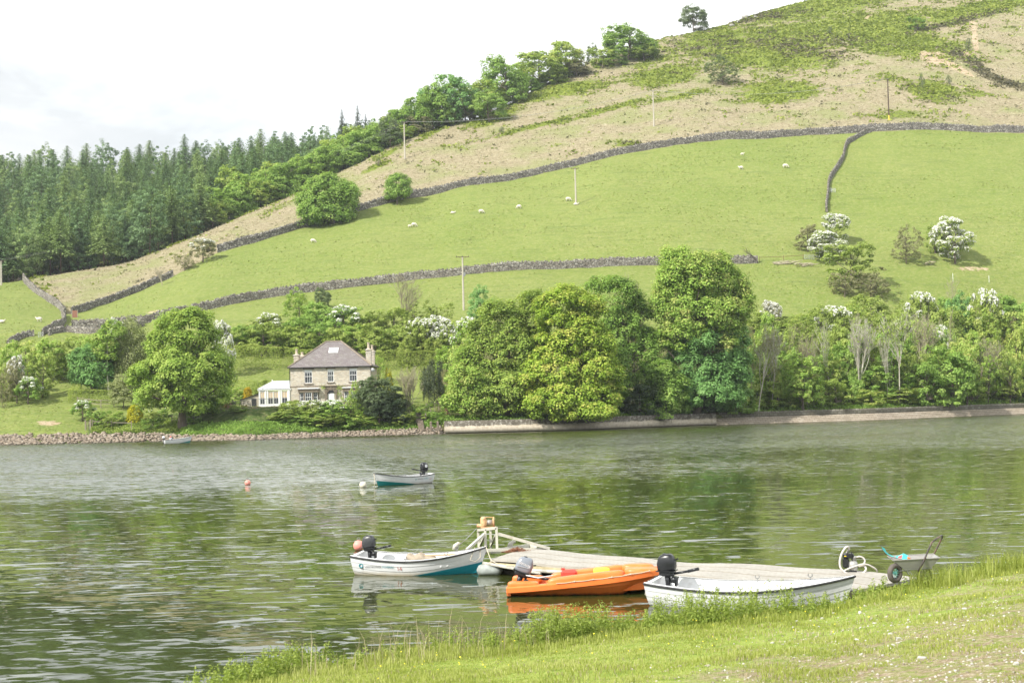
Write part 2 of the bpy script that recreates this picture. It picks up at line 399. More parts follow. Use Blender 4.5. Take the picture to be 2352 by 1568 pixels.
straw = t.mix(t.math('MULTIPLY', t.step(s2, .52, .62), .55), straw, (.15, .108, .07))
straw = t.mix(t.math('MULTIPLY', t.step(t.math('ADD', s3, t.math('MULTIPLY', s2, .25)), .6, .76), .6), straw, (.20, .235, .075))
grass = t.mix(t.math('MULTIPLY', t.step(t.noise(t.mapr(ob, (.10, 1, 1), (0, 0, .12)), .8, 5, .65, .8), .54, .62), .5), grass, (.12, .165, .045))
br_n = t.noise(ob, .33, 6, .72); br_f = t.noise(ob, 1.4, 4, .7)
brk = t.ramp(br_f, [(.35, (.085, .115, .016)), (.5, (.165, .21, .03)), (.65, (.25, .29, .055))])
gm = t.step(t.math('ADD', t.attr('green'), t.math('MULTIPLY', t.math('SUBTRACT', br_n, .5), 1.7)), .56, .66)
dm = t.step(t.math('ADD', t.attr('dark'), t.math('MULTIPLY', t.math('SUBTRACT', t.noise(ob, .55, 6, .75), .5), 2.0)), .55, .68)
bm = t.step(t.math('ADD', t.attr('bare'), t.math('MULTIPLY', t.math('SUBTRACT', t.noise(ob, .9, 5, .7), .5), 1.2)), .55, .68)
slope = t.mix(gm, straw, brk); slope = t.mix(dm, slope, t.ramp(br_f, [(.4, (.05, .045, .025)), (.62, (.13, .11, .06))]))
c = t.mix(t.attr('tan'), grass, slope)
c = t.mix(bm, c, t.ramp(s1, [(.4, (.3, .21, .12)), (.6, (.5, .42, .3))]))
und = t.ramp(t.noise(ob, 1.1, 6, .75), [(.35, (.035, .06, .015)), (.52, (.085, .125, .03)), (.66, (.19, .17, .09))])
c = t.mix(t.attr('garden'), c, und)
flr = t.ramp(br_f, [(.35, (.06, .05, .025)), (.55, (.10, .085, .04)), (.65, (.10, .14, .03))])
c = t.mix(t.attr('forest'), c, flr)
t.link(c, b.inputs['Base Color']); b.inputs['Roughness'].default_value = .95; b.inputs['Specular IOR Level'].default_value = .1
hh = t.math('ADD', t.math('MULTIPLY', t.noise(ob, 1.3, 6, .75), 1.0), t.math('MULTIPLY', s2, t.math('MULTIPLY', t.attr('tan'), .5)))
hh = t.math('ADD', hh, t.math('MULTIPLY', t.math('MULTIPLY', gm, t.attr('tan')), t.math('MULTIPLY', br_f, 1.6)))
t.link(t.bump(hh, .8, .32), b.inputs['Normal'])
land = mk('hillside', TV, quads, m_land, smooth=True, att=dict(tan=tan, green=gA, dark=dA, bare=bA, forest=np.maximum(forest, wood * .75), garden=garden))
tag(land, kind='structure')
def scatter_on(wt, n, rng):
    p = wt / wt.sum(); k = rng.choice(len(wt), n, p=p); q = TV[k] + np.stack([rng.uniform(-.7, .7, n), rng.uniform(-.8, .8, n), np.zeros(n)], -1); q[:, 2] = gz(q[:, 0], q[:, 1]); return q
area = (TV[:, 1] / 400) ** 1.0 * ((TV[:, 1] > 205) & (TV[:, 1] < 700))
gX, gY = proj(TV); vis = ((gX > -60) & (gX < 2420) & (gY > -30)).astype(float) * area
tuft_sets = dict(bracken=np.clip(gA - .35 + 1.2 * fbm(TV[:, 0], TV[:, 1], 4, 3), 0, 1) * tan * vis, heather=np.clip(dA - .35 + .9 * fbm(TV[:, 0], TV[:, 1], 5, 3), 0, 1) * tan * vis,
                 straw=tan * vis * np.clip(1 - gA, 0, 1), pasture=(1 - tan) * (1 - forest) * (1 - wood) * (1 - garden) * vis * np.clip(.35 + 1.6 * fbm(TV[:, 0] * .5, TV[:, 1], 6, 3), .02, 1))
rngt = np.random.default_rng(77)
TUFT = {k: scatter_on(v, n, rngt) for (k, v), n in zip(tuft_sets.items(), (52000, 12000, 46000, 24000))}
del TV, quads, tuft_sets

# ------------------------------------------------------------------ water
m_wat, t, b, co = newmat('reservoir_water')
ob = co.outputs['Object']
b.inputs['Base Color'].default_value = (.034, .042, .010, 1); b.inputs['Roughness'].default_value = .02; b.inputs['IOR'].default_value = 1.333
b.inputs['Specular IOR Level'].default_value = .5
sw = t.new('ShaderNodeSeparateXYZ'); t.link(ob, sw.inputs[0])
sw = t.new('ShaderNodeSeparateXYZ'); t.link(ob, sw.inputs[0])
def wave(sc, mp_, det, dist_):
    nd = t.new('ShaderNodeTexNoise'); nd.inputs['Scale'].default_value = sc; nd.inputs['Detail'].default_value = det; nd.inputs['Roughness'].default_value = .5; nd.inputs['Distortion'].default_value = dist_
    t.link(t.mapr(ob, mp_, (0, 0, random.uniform(-.12, .12))), nd.inputs['Vector'])
    v = t.new('ShaderNodeVectorMath', operation='SUBTRACT'); t.link(nd.outputs['Color'], v.inputs[0]); v.inputs[1].default_value = (.5, .5, .5); return v.outputs[0]
def vscale(v, f):
    nd = t.new('ShaderNodeVectorMath', operation='SCALE'); t.link(v, nd.inputs[0]); t.val(nd.inputs['Scale'], f); return nd.outputs[0]
def vadd(a_, b_):
    nd = t.new('ShaderNodeVectorMath', operation='ADD'); t.link(a_, nd.inputs[0]); t.link(b_, nd.inputs[1]); return nd.outputs[0]
breeze = t.noise(t.mapr(ob, (.45, .8, 1), (0, 0, .3)), .035, 3, .6)
far_ = t.math('SUBTRACT', t.step(sw.outputs['Y'], 62, 165), t.math('MULTIPLY', t.step(sw.outputs['X'], -5, 60), .30))
st = t.step(t.math('ADD', far_, t.math('MULTIPLY', t.math('SUBTRACT', breeze, .5), 1.3)), .0, 1.0)
w1 = vscale(wave(2.0, (.30, 1.0, 1), 1, .8), .10); w2 = vscale(wave(4.6, (.36, 1.0, 1), 1, .5), .14); w3 = vscale(wave(8.5, (.5, 1.0, 1), 1, .3), .05)
lo = vadd(w1, w2); hi = vscale(vadd(w2, vadd(w3, vscale(w1, .5))), t.math('MULTIPLY', st, 11.0))
slope_ = vadd(vadd(lo, w3), hi)
sl = t.new('ShaderNodeVectorMath', operation='MULTIPLY'); t.link(slope_, sl.inputs[0]); sl.inputs[1].default_value = (.5, 1, 0)
up_ = t.new('ShaderNodeVectorMath', operation='ADD'); cb_ = t.new('ShaderNodeCombineXYZ'); cb_.inputs[2].default_value = 1; t.link(cb_.outputs[0], up_.inputs[1])
# wave backs are hidden behind their crests at this low angle: keep only gentle slopes facing away from the near bank
sv = t.new('ShaderNodeSeparateXYZ'); t.link(sl.outputs[0], sv.inputs[0]); cv = t.new('ShaderNodeCombineXYZ'); t.link(sv.outputs['X'], cv.inputs[0])
gn = t.math('MAXIMUM', t.noise(t.mapr(ob, (.30, 1.05, 1), (0, 0, .07)), 1.5, 2, .5, .9), t.noise(t.mapr(ob, (.34, 1.1, 1), (0, 0, -.10), (7, 3, 0)), 2.9, 2, .5, .9))
gth = t.math('SUBTRACT', t.math('ADD', gn, t.math('MULTIPLY', t.math('SUBTRACT', breeze, .5), .30)), t.math('MULTIPLY', st, -.15))
gl = t.step(gth, .628, .66)
t.link(t.math('SUBTRACT', t.math('MINIMUM', sv.outputs['Y'], .006), t.math('MULTIPLY', gl, .115)), cv.inputs[1]); t.link(cv.outputs[0], up_.inputs[0])
nm = t.new('ShaderNodeVectorMath', operation='NORMALIZE'); t.link(up_.outputs[0], nm.inputs[0])
t.link(nm.outputs[0], b.inputs['Normal'])
wx = np.concatenate([[-700, -300], np.linspace(-120, 160, 15), [300, 700]]); wyv = np.concatenate([[3.0], np.arange(8, 300, 12.0)])
gx, gy = np.meshgrid(wx, wyv, indexing='ij'); k = len(wyv)
i2, j2 = np.meshgrid(np.arange(len(wx) - 1), np.arange(k - 1), indexing='ij'); q = i2 * k + j2
tag(mk('water', np.stack([gx, gy, gx * 0], -1).reshape(-1, 3), np.stack([q, q + k, q + k + 1, q + 1], -1).reshape(-1, 4), m_wat, smooth=True), kind='structure')

# ------------------------------------------------------------------ near bank
edge_tab = [(-1500, 1620, 17), (-400, 1600, 18), (100, 1600, 19.5), (430, 1578, 21), (700, 1520, 23), (1150, 1472, 25), (1500, 1430, 27), (1900, 1388, 29), (2050, 1350, 31), (2352, 1292, 34), (2700, 1250, 38), (3600, 1210, 44)]
ea, ey, ez = rowpts(edge_tab)
EA = np.linspace(-1.1, 1.0, 421)
EY = np.interp(EA, ea, ey); EZ = np.interp(EA, ea, ez); EZ = np.clip(EZ, .55, 1.1)
EY = EY + .35 * fbm(EA * 20, EA * 0, 1.1, 3)
def nz(x, y):
    a = x / np.maximum(y, .5); e = np.interp(a, EA, EY); ze = np.interp(a, EA, EZ)
    tt = y / e
    base = 3.4 + (ze - 3.4) * np.minimum(tt, 1)
    base = np.where(tt > 1, ze - np.minimum((y - e) * .75, 3.2), base)
    base = base + .14 * fbm(x, y, 3.0, 3) * np.clip(y / 6, 0, 1) + .03 * fbm(x, y, .5, 2) - .05
    return base
tt = np.concatenate([np.linspace(.03, 1, 150), 1 + np.array([.01, .02, .035, .05, .07, .1, .14, .2])])
nx = EA[:, None] * (EY[:, None] * tt[None]); ny = EY[:, None] * tt[None]
nzv = nz(nx, ny); k = len(tt)
i2, j2 = np.meshgrid(np.arange(len(EA) - 1), np.arange(k - 1), indexing='ij'); q = i2 * k + j2
NV = np.stack([nx, ny, nzv], -1).reshape(-1, 3)
m_bank, t, b, co = newmat('bank_ground'); ob = co.outputs['Object']
p1 = t.noise(ob, .5, 5, .65); p2 = t.noise(ob, 3.5, 6, .75); p3 = t.noise(ob, 14, 4, .7)
gr = t.ramp(p2, [(.35, (.14, .20, .03)), (.5, (.24, .31, .06)), (.65, (.34, .38, .11))])
so_ = t.ramp(p3, [(.35, (.13, .09, .055)), (.5, (.26, .2, .13)), (.64, (.42, .36, .26))])
bare = t.step(t.math('ADD', t.attr('bare'), t.math('MULTIPLY', t.math('SUBTRACT', p1, .5), 1.3)), .48, .70)
bare = t.math('MAXIMUM', t.math('MULTIPLY', bare, t.step(p2, .36, .56)), 0.0)
c = t.mix(bare, gr, so_)
t.link(c, b.inputs['Base Color']); b.inputs['Roughness'].default_value = .95; b.inputs['Specular IOR Level'].default_value = .1
t.link(t.bump(t.math('ADD', p3, p2), .7, .05), b.inputs['Normal'])
def bareness(x, y):
    X, Y = proj(np.stack([x, y, nz(x, y)], -1).reshape(-1, 3))
    # ground worn bare towards the lower right
    return np.clip(((X - 1560) / 900 * .85 + (Y - 1400) / 170 * .5), 0, 1.0)
bank = mk('bank', NV, np.stack([q, q + k, q + k + 1, q + 1], -1).reshape(-1, 4), m_bank, smooth=True, att=dict(bare=bareness(NV[:, 0], NV[:, 1])))
tag(bank, kind='structure')
# the bank goes on behind the photographer
bk = [(-60, -40, 3.3), (60, -40, 3.3), (60, 1.2, 3.25), (-60, 1.2, 3.25)]
# ------------------------------------------------------------------ vegetation library
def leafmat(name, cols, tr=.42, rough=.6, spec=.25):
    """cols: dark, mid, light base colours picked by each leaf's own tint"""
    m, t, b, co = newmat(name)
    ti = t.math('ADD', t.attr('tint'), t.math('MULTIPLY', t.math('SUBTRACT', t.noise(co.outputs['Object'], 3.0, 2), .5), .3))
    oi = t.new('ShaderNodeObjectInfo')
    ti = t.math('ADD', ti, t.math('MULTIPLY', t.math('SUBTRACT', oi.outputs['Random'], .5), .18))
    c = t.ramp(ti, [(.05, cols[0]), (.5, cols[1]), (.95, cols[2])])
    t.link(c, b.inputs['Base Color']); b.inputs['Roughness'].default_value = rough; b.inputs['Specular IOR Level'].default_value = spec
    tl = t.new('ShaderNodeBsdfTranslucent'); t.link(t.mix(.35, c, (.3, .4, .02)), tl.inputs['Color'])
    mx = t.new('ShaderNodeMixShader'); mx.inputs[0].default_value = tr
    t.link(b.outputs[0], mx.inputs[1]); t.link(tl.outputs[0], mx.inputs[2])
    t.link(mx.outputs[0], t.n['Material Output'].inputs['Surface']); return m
def C(*v): return tuple(x / 1000 for x in v)
def G(*v): k = 1.5 if sum(v) < 260 else 2.4; return tuple(min(.62, x / 1000 * k) * (1.0, .97, 1.15)[i] for i, x in enumerate(v))
LM = dict(
    bright=leafmat('sycamore_leaf', [G(62, 120, 14), G(128, 200, 28), G(205, 265, 52)]),
    yellow=leafmat('yellow_green_leaf', [G(78, 135, 12), G(168, 250, 26), G(285, 330, 55)]),
    mid=leafmat('mid_green_leaf', [G(60, 115, 16), G(112, 190, 30), G(185, 255, 58)]),
    cool=leafmat('cool_green_leaf', [G(50, 115, 26), G(90, 180, 44), G(150, 245, 75)]),
    olive=leafmat('olive_leaf', [G(78, 122, 18), G(148, 215, 34), G(240, 290, 65)]),
    shrub=leafmat('thorn_leaf', [G(76, 115, 18), G(140, 190, 32), G(215, 255, 65)]),
    fresh=leafmat('fresh_leaf', [G(80, 140, 18), G(152, 240, 36), G(250, 315, 75)]),
    dull=leafmat('dull_twig_leaf', [G(90, 85, 45), G(140, 140, 62), G(190, 185, 95)]),
    dark=leafmat('evergreen_leaf', [G(20, 40, 16), G(40, 66, 26), G(85, 110, 60)]),
    yew=leafmat('yew_leaf', [G(18, 30, 12), G(38, 56, 20), G(62, 80, 32)], .1),
    grey=leafmat('grey_green_leaf', [G(50, 78, 28), G(84, 120, 46), G(130, 165, 76)]),
    birch=leafmat('birch_leaf', [G(85, 110, 34), G(150, 175, 58), G(200, 215, 100)]),
    hedge=leafmat('hedge_leaf', [G(70, 105, 16), G(135, 178, 30), G(210, 235, 60)]),
    gold=leafmat('golden_leaf', [C(330, 300, 10), C(600, 570, 25), C(720, 700, 70)]),
    orange=leafmat('amber_leaf', [C(400, 260, 10), C(620, 440, 16), C(720, 560, 50)]),
    red=leafmat('copper_leaf', [G(70, 25, 18), G(150, 58, 42), G(220, 110, 80)]),
    white=leafmat('blossom', [C(560, 570, 480), C(740, 740, 680), C(860, 860, 820)], .15),
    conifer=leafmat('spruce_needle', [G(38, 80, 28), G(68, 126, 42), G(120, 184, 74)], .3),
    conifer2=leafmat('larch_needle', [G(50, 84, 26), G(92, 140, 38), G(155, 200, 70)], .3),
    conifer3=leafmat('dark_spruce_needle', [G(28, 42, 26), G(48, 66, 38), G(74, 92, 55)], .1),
    bracken=leafmat('bracken_frond', [C(110, 150, 20), C(215, 270, 38), C(330, 370, 75)], .3),
    heather=leafmat('heather_tuft', [C(50, 48, 25), C(110, 100, 50), C(180, 165, 85)], .1),
    pasture=leafmat('pasture_tuft', [C(190, 230, 70), C(250, 285, 95), C(330, 335, 150)], .4),
    litter=leafmat('bracken_litter', [C(280, 240, 150), C(395, 350, 235), C(520, 475, 345)], .25),
    grass=leafmat('grass_blade', [C(200, 230, 40), C(340, 385, 85), C(520, 530, 200)], .5),
    straw=leafmat('dry_stem', [C(230, 180, 110), C(340, 280, 180), C(460, 400, 280)], .2),
    weed=leafmat('weed_leaf', [C(150, 215, 36), C(285, 370, 72), C(440, 490, 140)], .45),
)
def barkmat(name, a, b_):
    m, t, b, co = newmat(name); n = t.noise(t.mapr(co.outputs['Object'], (1, 1, .25)), 9, 5, .7)
    t.link(t.ramp(n, [(.35, a), (.65, b_)]), b.inputs['Base Color']); b.inputs['Roughness'].default_value = .9
    t.link(t.bump(n, .6, .04), b.inputs['Normal']); return m
BK = dict(brown=barkmat('bark', C(90, 70, 50), C(200, 165, 130)), dark=barkmat('dark_bark', C(50, 40, 32), C(110, 90, 72)),
          pale=barkmat('pale_bark', C(380, 350, 280), C(600, 570, 480)), twig=barkmat('twig_bark', C(260, 230, 150), C(420, 380, 270)), con=barkmat('conifer_bark', C(60, 42, 30), C(135, 95, 66)))

def unit(v): return v / np.maximum(np.linalg.norm(v, axis=-1, keepdims=True), 1e-9)
def leaf_quads(P, N, size, rng, tint, asp=.75):
    n = len(P); N = unit(N); r = unit(rng.normal(size=(n, 3)))
    T = unit(np.cross(N, r)); B = np.cross(N, T); s = (np.asarray(size) * rng.uniform(.65, 1.25, n))[:, None] * .5
    a = T * s; b = B * s * asp; fold = N * s * .25
    V = np.stack([P - a, P - b + fold, P + a, P + b + fold], 1).reshape(-1, 3)
    return V, np.arange(4 * n).reshape(n, 4), np.repeat(tint, 4)
def inside(P, lobes, k=1.0):
    m = np.full(len(P), 9.0)
    for l in lobes:
        c = np.array(l[:3]); r = np.array(l[3:6]); m = np.minimum(m, np.linalg.norm((P - c) / r, axis=1))
    return m
def clumps(lobes, n, rng, low=-.55, inner=.15):
    L = np.array(lobes); w = (L[:, 3] * L[:, 5]); w = w / w.sum(); out = []
    tot = 0
    while tot < n:
        k = n * 2; li = rng.choice(len(L), k, p=w); d = unit(rng.normal(size=(k, 3)))
        keep = d[:, 2] > low; d = d[keep]; li = li[keep]
        rad = np.where(rng.random(len(d)) < inner, rng.uniform(.3, .75, len(d)), rng.uniform(.78, 1.0, len(d)))
        P = L[li, :3] + d * L[li, 3:6] * rad[:, None]
        m = inside(P, lobes); ok = (m > .74) | (rng.random(len(m)) < inner * .6); P = P[ok]; out.append(P); tot += len(P)
    return np.concatenate(out)[:n]
def foliage(lobes, n, cr, per, leaf, rng, flat=.55, low=-.55, inner=.15, up=.8, jitter=.5, droop=0.0, spread=1.0):
    Cn = clumps(lobes, n, rng, low, inner)
    cen = np.array([l[:3] for l in lobes]).mean(0)
    rr = cr * rng.uniform(.6, 1.3, len(Cn)); ct = rng.normal(.5, .16, len(Cn))
    idx = np.repeat(np.arange(len(Cn)), per); k = len(idx)
    d = unit(rng.normal(size=(k, 3)) + np.array([0, 0, .55])); rad = rng.uniform(.55, 1.08, k) * spread
    P = Cn[idx] + d * (rr[idx] * rad)[:, None] * np.array([1, 1, flat])
    P[:, 2] -= droop * rr[idx] * (d[:, 0] ** 2 + d[:, 1] ** 2)
    out = unit(Cn[idx] - cen) 
    N = unit(d * np.array([1, 1, 1.3]) + np.array([0, 0, up]) + out * .45 + rng.normal(size=(k, 3)) * jitter * .6)
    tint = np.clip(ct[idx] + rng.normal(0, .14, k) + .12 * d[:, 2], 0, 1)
    V, Fq, T = leaf_quads(P, N, np.full(k, leaf), rng, tint)
    return V, Fq, T, Cn, rr
def limbs(rng, base, top, Cn, n, r0, sides=5, wob=.06):
    """a tapered trunk with limbs that run out to some of the leaf clumps"""
    mb = MB(); base = Vector(base); top = Vector(top); H = (top - base).length
    pts = []; 
    for i in range(7):
        f = i / 6; p = base.lerp(top, f); p += Vector((rng.normal() * wob * H * .25, rng.normal() * wob * H * .25, 0)) * (f * (1 - f) * 4)
        pts.append(p)
    rad = [r0 * (1.35 if i == 0 else 1) * (1 - .78 * (i / 6)) for i in range(7)]
    mb.tube(pts, rad, max(6, sides + 2))
    if len(Cn) and n:
        sel = rng.choice(len(Cn), min(n, len(Cn)), replace=False)
        for s in sel:
            e = Vector(Cn[s]); f = min(.95, max(.22, (e.z - base.z) / max(H, .01) * rng.uniform(.45, .8)))
            k = f * 6; i = int(min(5, k)); st_ = pts[i].lerp(pts[i + 1], k - i)
            mid = st_.lerp(e, .5) + Vector((rng.normal() * .04 * H, rng.normal() * .04 * H, -.02 * H + rng.normal() * .02 * H))
            rr_ = r0 * (1 - .75 * f) * .5
            mb.tube([st_, st_.lerp(mid, .5), mid, mid.lerp(e, .5), e], [rr_, rr_ * .8, rr_ * .62, rr_ * .42, rr_ * .2], sides, cap=False)
    return mb
def sublobes(L, rng, k=6, f=.42):
    out = list(L)
    for (x, y, z, a, b, c) in L:
        for _ in range(k):
            d = unit(rng.normal(size=(1, 3)) + np.array([0, -.2, .25]))[0]; q = f * rng.uniform(.7, 1.25); out.append((x + d[0] * a * .78, y + d[1] * b * .78, z + d[2] * c * .78, a * q, b * q, max(c, a * .6) * q))
    return out
def rlobes(rng, kind):
    L = []
    if kind == 'round':
        L.append((0, 0, .55, .42, .42, .42))
        for k in range(9):
            a = rng.uniform(0, 6.28); q = rng.uniform(.2, .82); L.append((.25 * math.cos(a), .25 * math.sin(a), q, .25, .25, rng.uniform(.16, .22)))
    elif kind == 'bush':
        L.append((0, 0, .42, .38, .38, .44))
        for k in range(8):
            a = rng.uniform(0, 6.28); L.append((.24 * math.cos(a), .24 * math.sin(a), rng.uniform(.15, .75), .24, .24, rng.uniform(.18, .28)))
    elif kind == 'mound':
        L.append((0, 0, .25, .42, .42, .55))
        for k in range(7):
            a = rng.uniform(0, 6.28); L.append((.28 * math.cos(a), .28 * math.sin(a), rng.uniform(.1, .6), .22, .22, rng.uniform(.25, .36)))
    elif kind == 'tall':
        for k in range(9):
            z = .2 + .68 * k / 8; w_ = .36 * math.sin(math.pi * min(1, (z * .92 + .04))) ** .7
            a = rng.uniform(0, 6.28); L.append((.10 * math.cos(a), .10 * math.sin(a), z, w_, w_, .15))
    elif kind == 'cone':
        for k in range(9):
            z = .08 + .82 * k / 8; w_ = .46 * (1 - z) ** .75 + .04; L.append((0, 0, z, w_, w_, .14))
    elif kind == 'dome':
        L.append((0, 0, .30, .46, .46, .62)); L.append((0, 0, .2, .49, .49, .35))
    return L
def proto(kind, seed, n, cr, per, leaf, flat=.6, inner=.15, nl=10, r0=.03, trunk=True, blossom=0.0, up=.8, low=-.55, jitter=.6, tz=.8, **kw):
    rng = np.random.default_rng(seed)
    L = rlobes(rng, kind)
    if kind in ('round', 'bush', 'mound'): L = sublobes(L, rng, 3, .4)
    V, Fq, T, Cn, rr = foliage(L, n, cr, per, leaf, rng, flat, low, inner, up, jitter, **kw)
    V[:, 2] = np.maximum(V[:, 2], 0.0)
    d = dict(crown=(V, Fq, T), trunk=limbs(rng, (0, 0, -.03), (rng.normal() * .03, rng.normal() * .03, tz), Cn, nl, r0) if trunk else None)
    if blossom:
        sel = (Cn[:, 2] + rng.normal(0, .2, len(Cn)) > (1 - blossom) * .9) & (rng.random(len(Cn)) < .35 + .65 * blossom)
        idx = np.repeat(np.nonzero(sel)[0], max(12, int(per * .8))); k = len(idx)
        dd = unit(rng.normal(size=(k, 3)) + np.array([0, -.1, .9])); P = Cn[idx] + dd * (rr[idx] * rng.uniform(.98, 1.2, k))[:, None] * np.array([1, 1, flat])
        d['blossom'] = leaf_quads(P, dd + rng.normal(size=(k, 3)) * .5, np.full(k, leaf * .85), rng, rng.uniform(.2, .9, k), 1.0)
    # bring the plant to unit height and unit width
    sz = 1 / np.percentile(V[:, 2], 99.6); sx = .5 / np.percentile(np.abs(V[:, :2]), 98.5); sc = np.array([sx, sx, sz]); V *= sc
    if blossom: d['blossom'][0][:] *= sc
    if d['trunk'] is not None: d['trunk'].v = [(p[0] * sx, p[1] * sx, p[2] * sz) for p in d['trunk'].v]
    return d
_meshes = {}
def data_of(key, name, arr, mats):
    k = (key, name)
    if k not in _meshes:
        if isinstance(arr, MB): o = arr.build(name, mats, smooth=True)
        else: o = mk(name, arr[0], arr[1], mats, att=dict(tint=arr[2]))
        _meshes[k] = o.data; bpy.data.objects.remove(o)
    return _meshes[k]
def child(name, me, parent, mat=None):
    o = bpy.data.objects.new(name, me); COL.objects.link(o); o.parent = parent
    if mat is not None and me.materials and me.materials[0] is not mat:
        o.material_slots[0].link = 'OBJECT'; o.material_slots[0].material = mat
    return o
PROT = {}
def reg(key, **kw): PROT[key] = kw
reg('oakA', kind='round', seed=1, n=170, cr=.085, per=75, leaf=.034, nl=16, r0=.028)
reg('oakB', kind='round', seed=2, n=160, cr=.09, per=75, leaf=.036, nl=16, r0=.028)
reg('oakC', kind='round', seed=3, n=60, cr=.085, per=60, leaf=.036, nl=34, r0=.024, inner=.3)
reg('bushA', kind='bush', seed=4, n=130, cr=.095, per=70, leaf=.042, nl=8)
reg('bushB', kind='bush', seed=5, n=130, cr=.10, per=70, leaf=.042, nl=8)
reg('bushC', kind='bush', seed=6, n=80, cr=.09, per=60, leaf=.042, nl=18, inner=.25, jitter=.9)
reg('bushD', kind='mound', seed=7, n=120, cr=.11, per=65, leaf=.045, nl=6)
reg('wispA', kind='bush', seed=8, n=150, cr=.05, per=26, leaf=.034, nl=50, r0=.014, inner=.4, jitter=1.0, flat=.9)
reg('wispB', kind='tall', seed=9, n=150, cr=.05, per=26, leaf=.030, nl=50, r0=.014, inner=.4, jitter=1.0, flat=.9)
reg('tallA', kind='tall', seed=10, n=110, cr=.075, per=75, leaf=.032, nl=14, r0=.02)
reg('tallB', kind='tall', seed=11, n=110, cr=.08, per=70, leaf=.032, nl=14, r0=.02)
reg('coneA', kind='cone', seed=12, n=110, cr=.075, per=60, leaf=.035, nl=6, r0=.015)
reg('dome', kind='dome', seed=13, n=340, cr=.07, per=60, leaf=.04, nl=0, trunk=False, inner=.05)
reg('whiteA', kind='round', seed=14, n=110, cr=.085, per=60, leaf=.04, nl=18, r0=.025, blossom=.95, flat=.5)
reg('whiteB', kind='bush', seed=15, n=100, cr=.085, per=60, leaf=.042, nl=10, blossom=.62)
reg('whiteC', kind='bush', seed=16, n=100, cr=.085, per=60, leaf=.042, nl=10, blossom=.3)
reg('pineA', kind='cone', seed=20, n=150, cr=.065, per=46, leaf=.030, nl=8, r0=.012, flat=.5, jitter=.8)
reg('pineB', kind='tall', seed=21, n=140, cr=.08, per=46, leaf=.030, nl=8, r0=.012, flat=.5, jitter=.8)
reg('yew', kind='tall', seed=17, n=130, cr=.07, per=60, leaf=.03, nl=4, r0=.02, flat=2.2, up=.2)
def getp(key):
    if not isinstance(PROT[key].get('built'), dict):
        kw = {k: v for k, v in PROT[key].items() if k != 'built'}; PROT[key]['built'] = proto(**kw)
    return PROT[key]['built']
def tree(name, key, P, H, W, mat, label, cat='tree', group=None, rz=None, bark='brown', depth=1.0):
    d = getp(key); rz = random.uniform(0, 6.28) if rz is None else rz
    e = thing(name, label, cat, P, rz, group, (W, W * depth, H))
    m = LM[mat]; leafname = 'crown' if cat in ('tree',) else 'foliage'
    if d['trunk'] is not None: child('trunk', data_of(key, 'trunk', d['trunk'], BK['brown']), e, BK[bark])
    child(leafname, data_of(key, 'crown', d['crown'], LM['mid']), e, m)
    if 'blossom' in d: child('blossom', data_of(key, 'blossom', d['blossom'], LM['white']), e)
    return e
def T_(name, key, X, Yt, W, mat, label, Yb=None, d=None, **kw):
    P = gp(X, Yb) if d is None else ga(X, d)
    _, yb = proj(tuple(P)); H = (float(yb) - Yt) * P.y / F; w = W * P.y / F
    return tree(name, key, (P.x, P.y, P.z - .03 * H), H, w, mat, label, **kw)

# bare trees: recursive branching
def bare_proto(seed, spread=.5, levels=4, r0=.02, lean=0.0, stems=1, up=.25, tw=5):
    rng = random.Random(seed); mb = MB()
    def grow(p, d, L, r, lv):
        # a main stem that carries on, with side limbs getting shorter towards the top
        pts = [p]; q = p.copy(); dd = d.copy(); n = 4
        for i in range(n):
            dd = (dd + Vector((rng.gauss(0, .12), rng.gauss(0, .12), rng.gauss(.03, .08)))).normalized(); q = q + dd * (L / n); pts.append(q.copy())
        mb.tube(pts, [r * (1 - .12 * i) for i in range(n + 1)], 5 if lv < 2 else 3, cap=False)
        if lv >= levels: return
        k = rng.randint(3, 4) if lv else 9
        for j in range(k):
            f = rng.uniform(.35, 1.0) if lv else rng.uniform(.35, 1.0); i = min(n - 1, int(f * n)); s = pts[i].lerp(pts[i + 1], f * n - i) if i < n else pts[-1]
            a = rng.uniform(0, 6.28); sp = spread * rng.uniform(.6, 1.2)
            nd = (dd + Vector((math.cos(a) * sp, math.sin(a) * sp, up * rng.uniform(-.2, 1)))).normalized()
            grow(s, nd, L * rng.uniform(.42, .66) * (1.15 - .45 * f if lv == 0 else 1), max(.0022, r * .42), lv + 1)
    for s in range(stems):
        a = rng.uniform(0, 6.28); grow(Vector((.02 * s * math.cos(a), .02 * s * math.sin(a), -.02)), Vector((lean + (.16 * math.cos(a) if stems > 1 else 0), .16 * math.sin(a) if stems > 1 else 0, 1)).normalized(), .9, r0, 0)
    V = np.array(mb.v); zmax = V[:, 2].max(); wx = V[:, 0].max() - V[:, 0].min()
    mb.v = [tuple(p) for p in V / zmax]; mb.w = max(.2, wx / zmax); return mb
BARE = {}
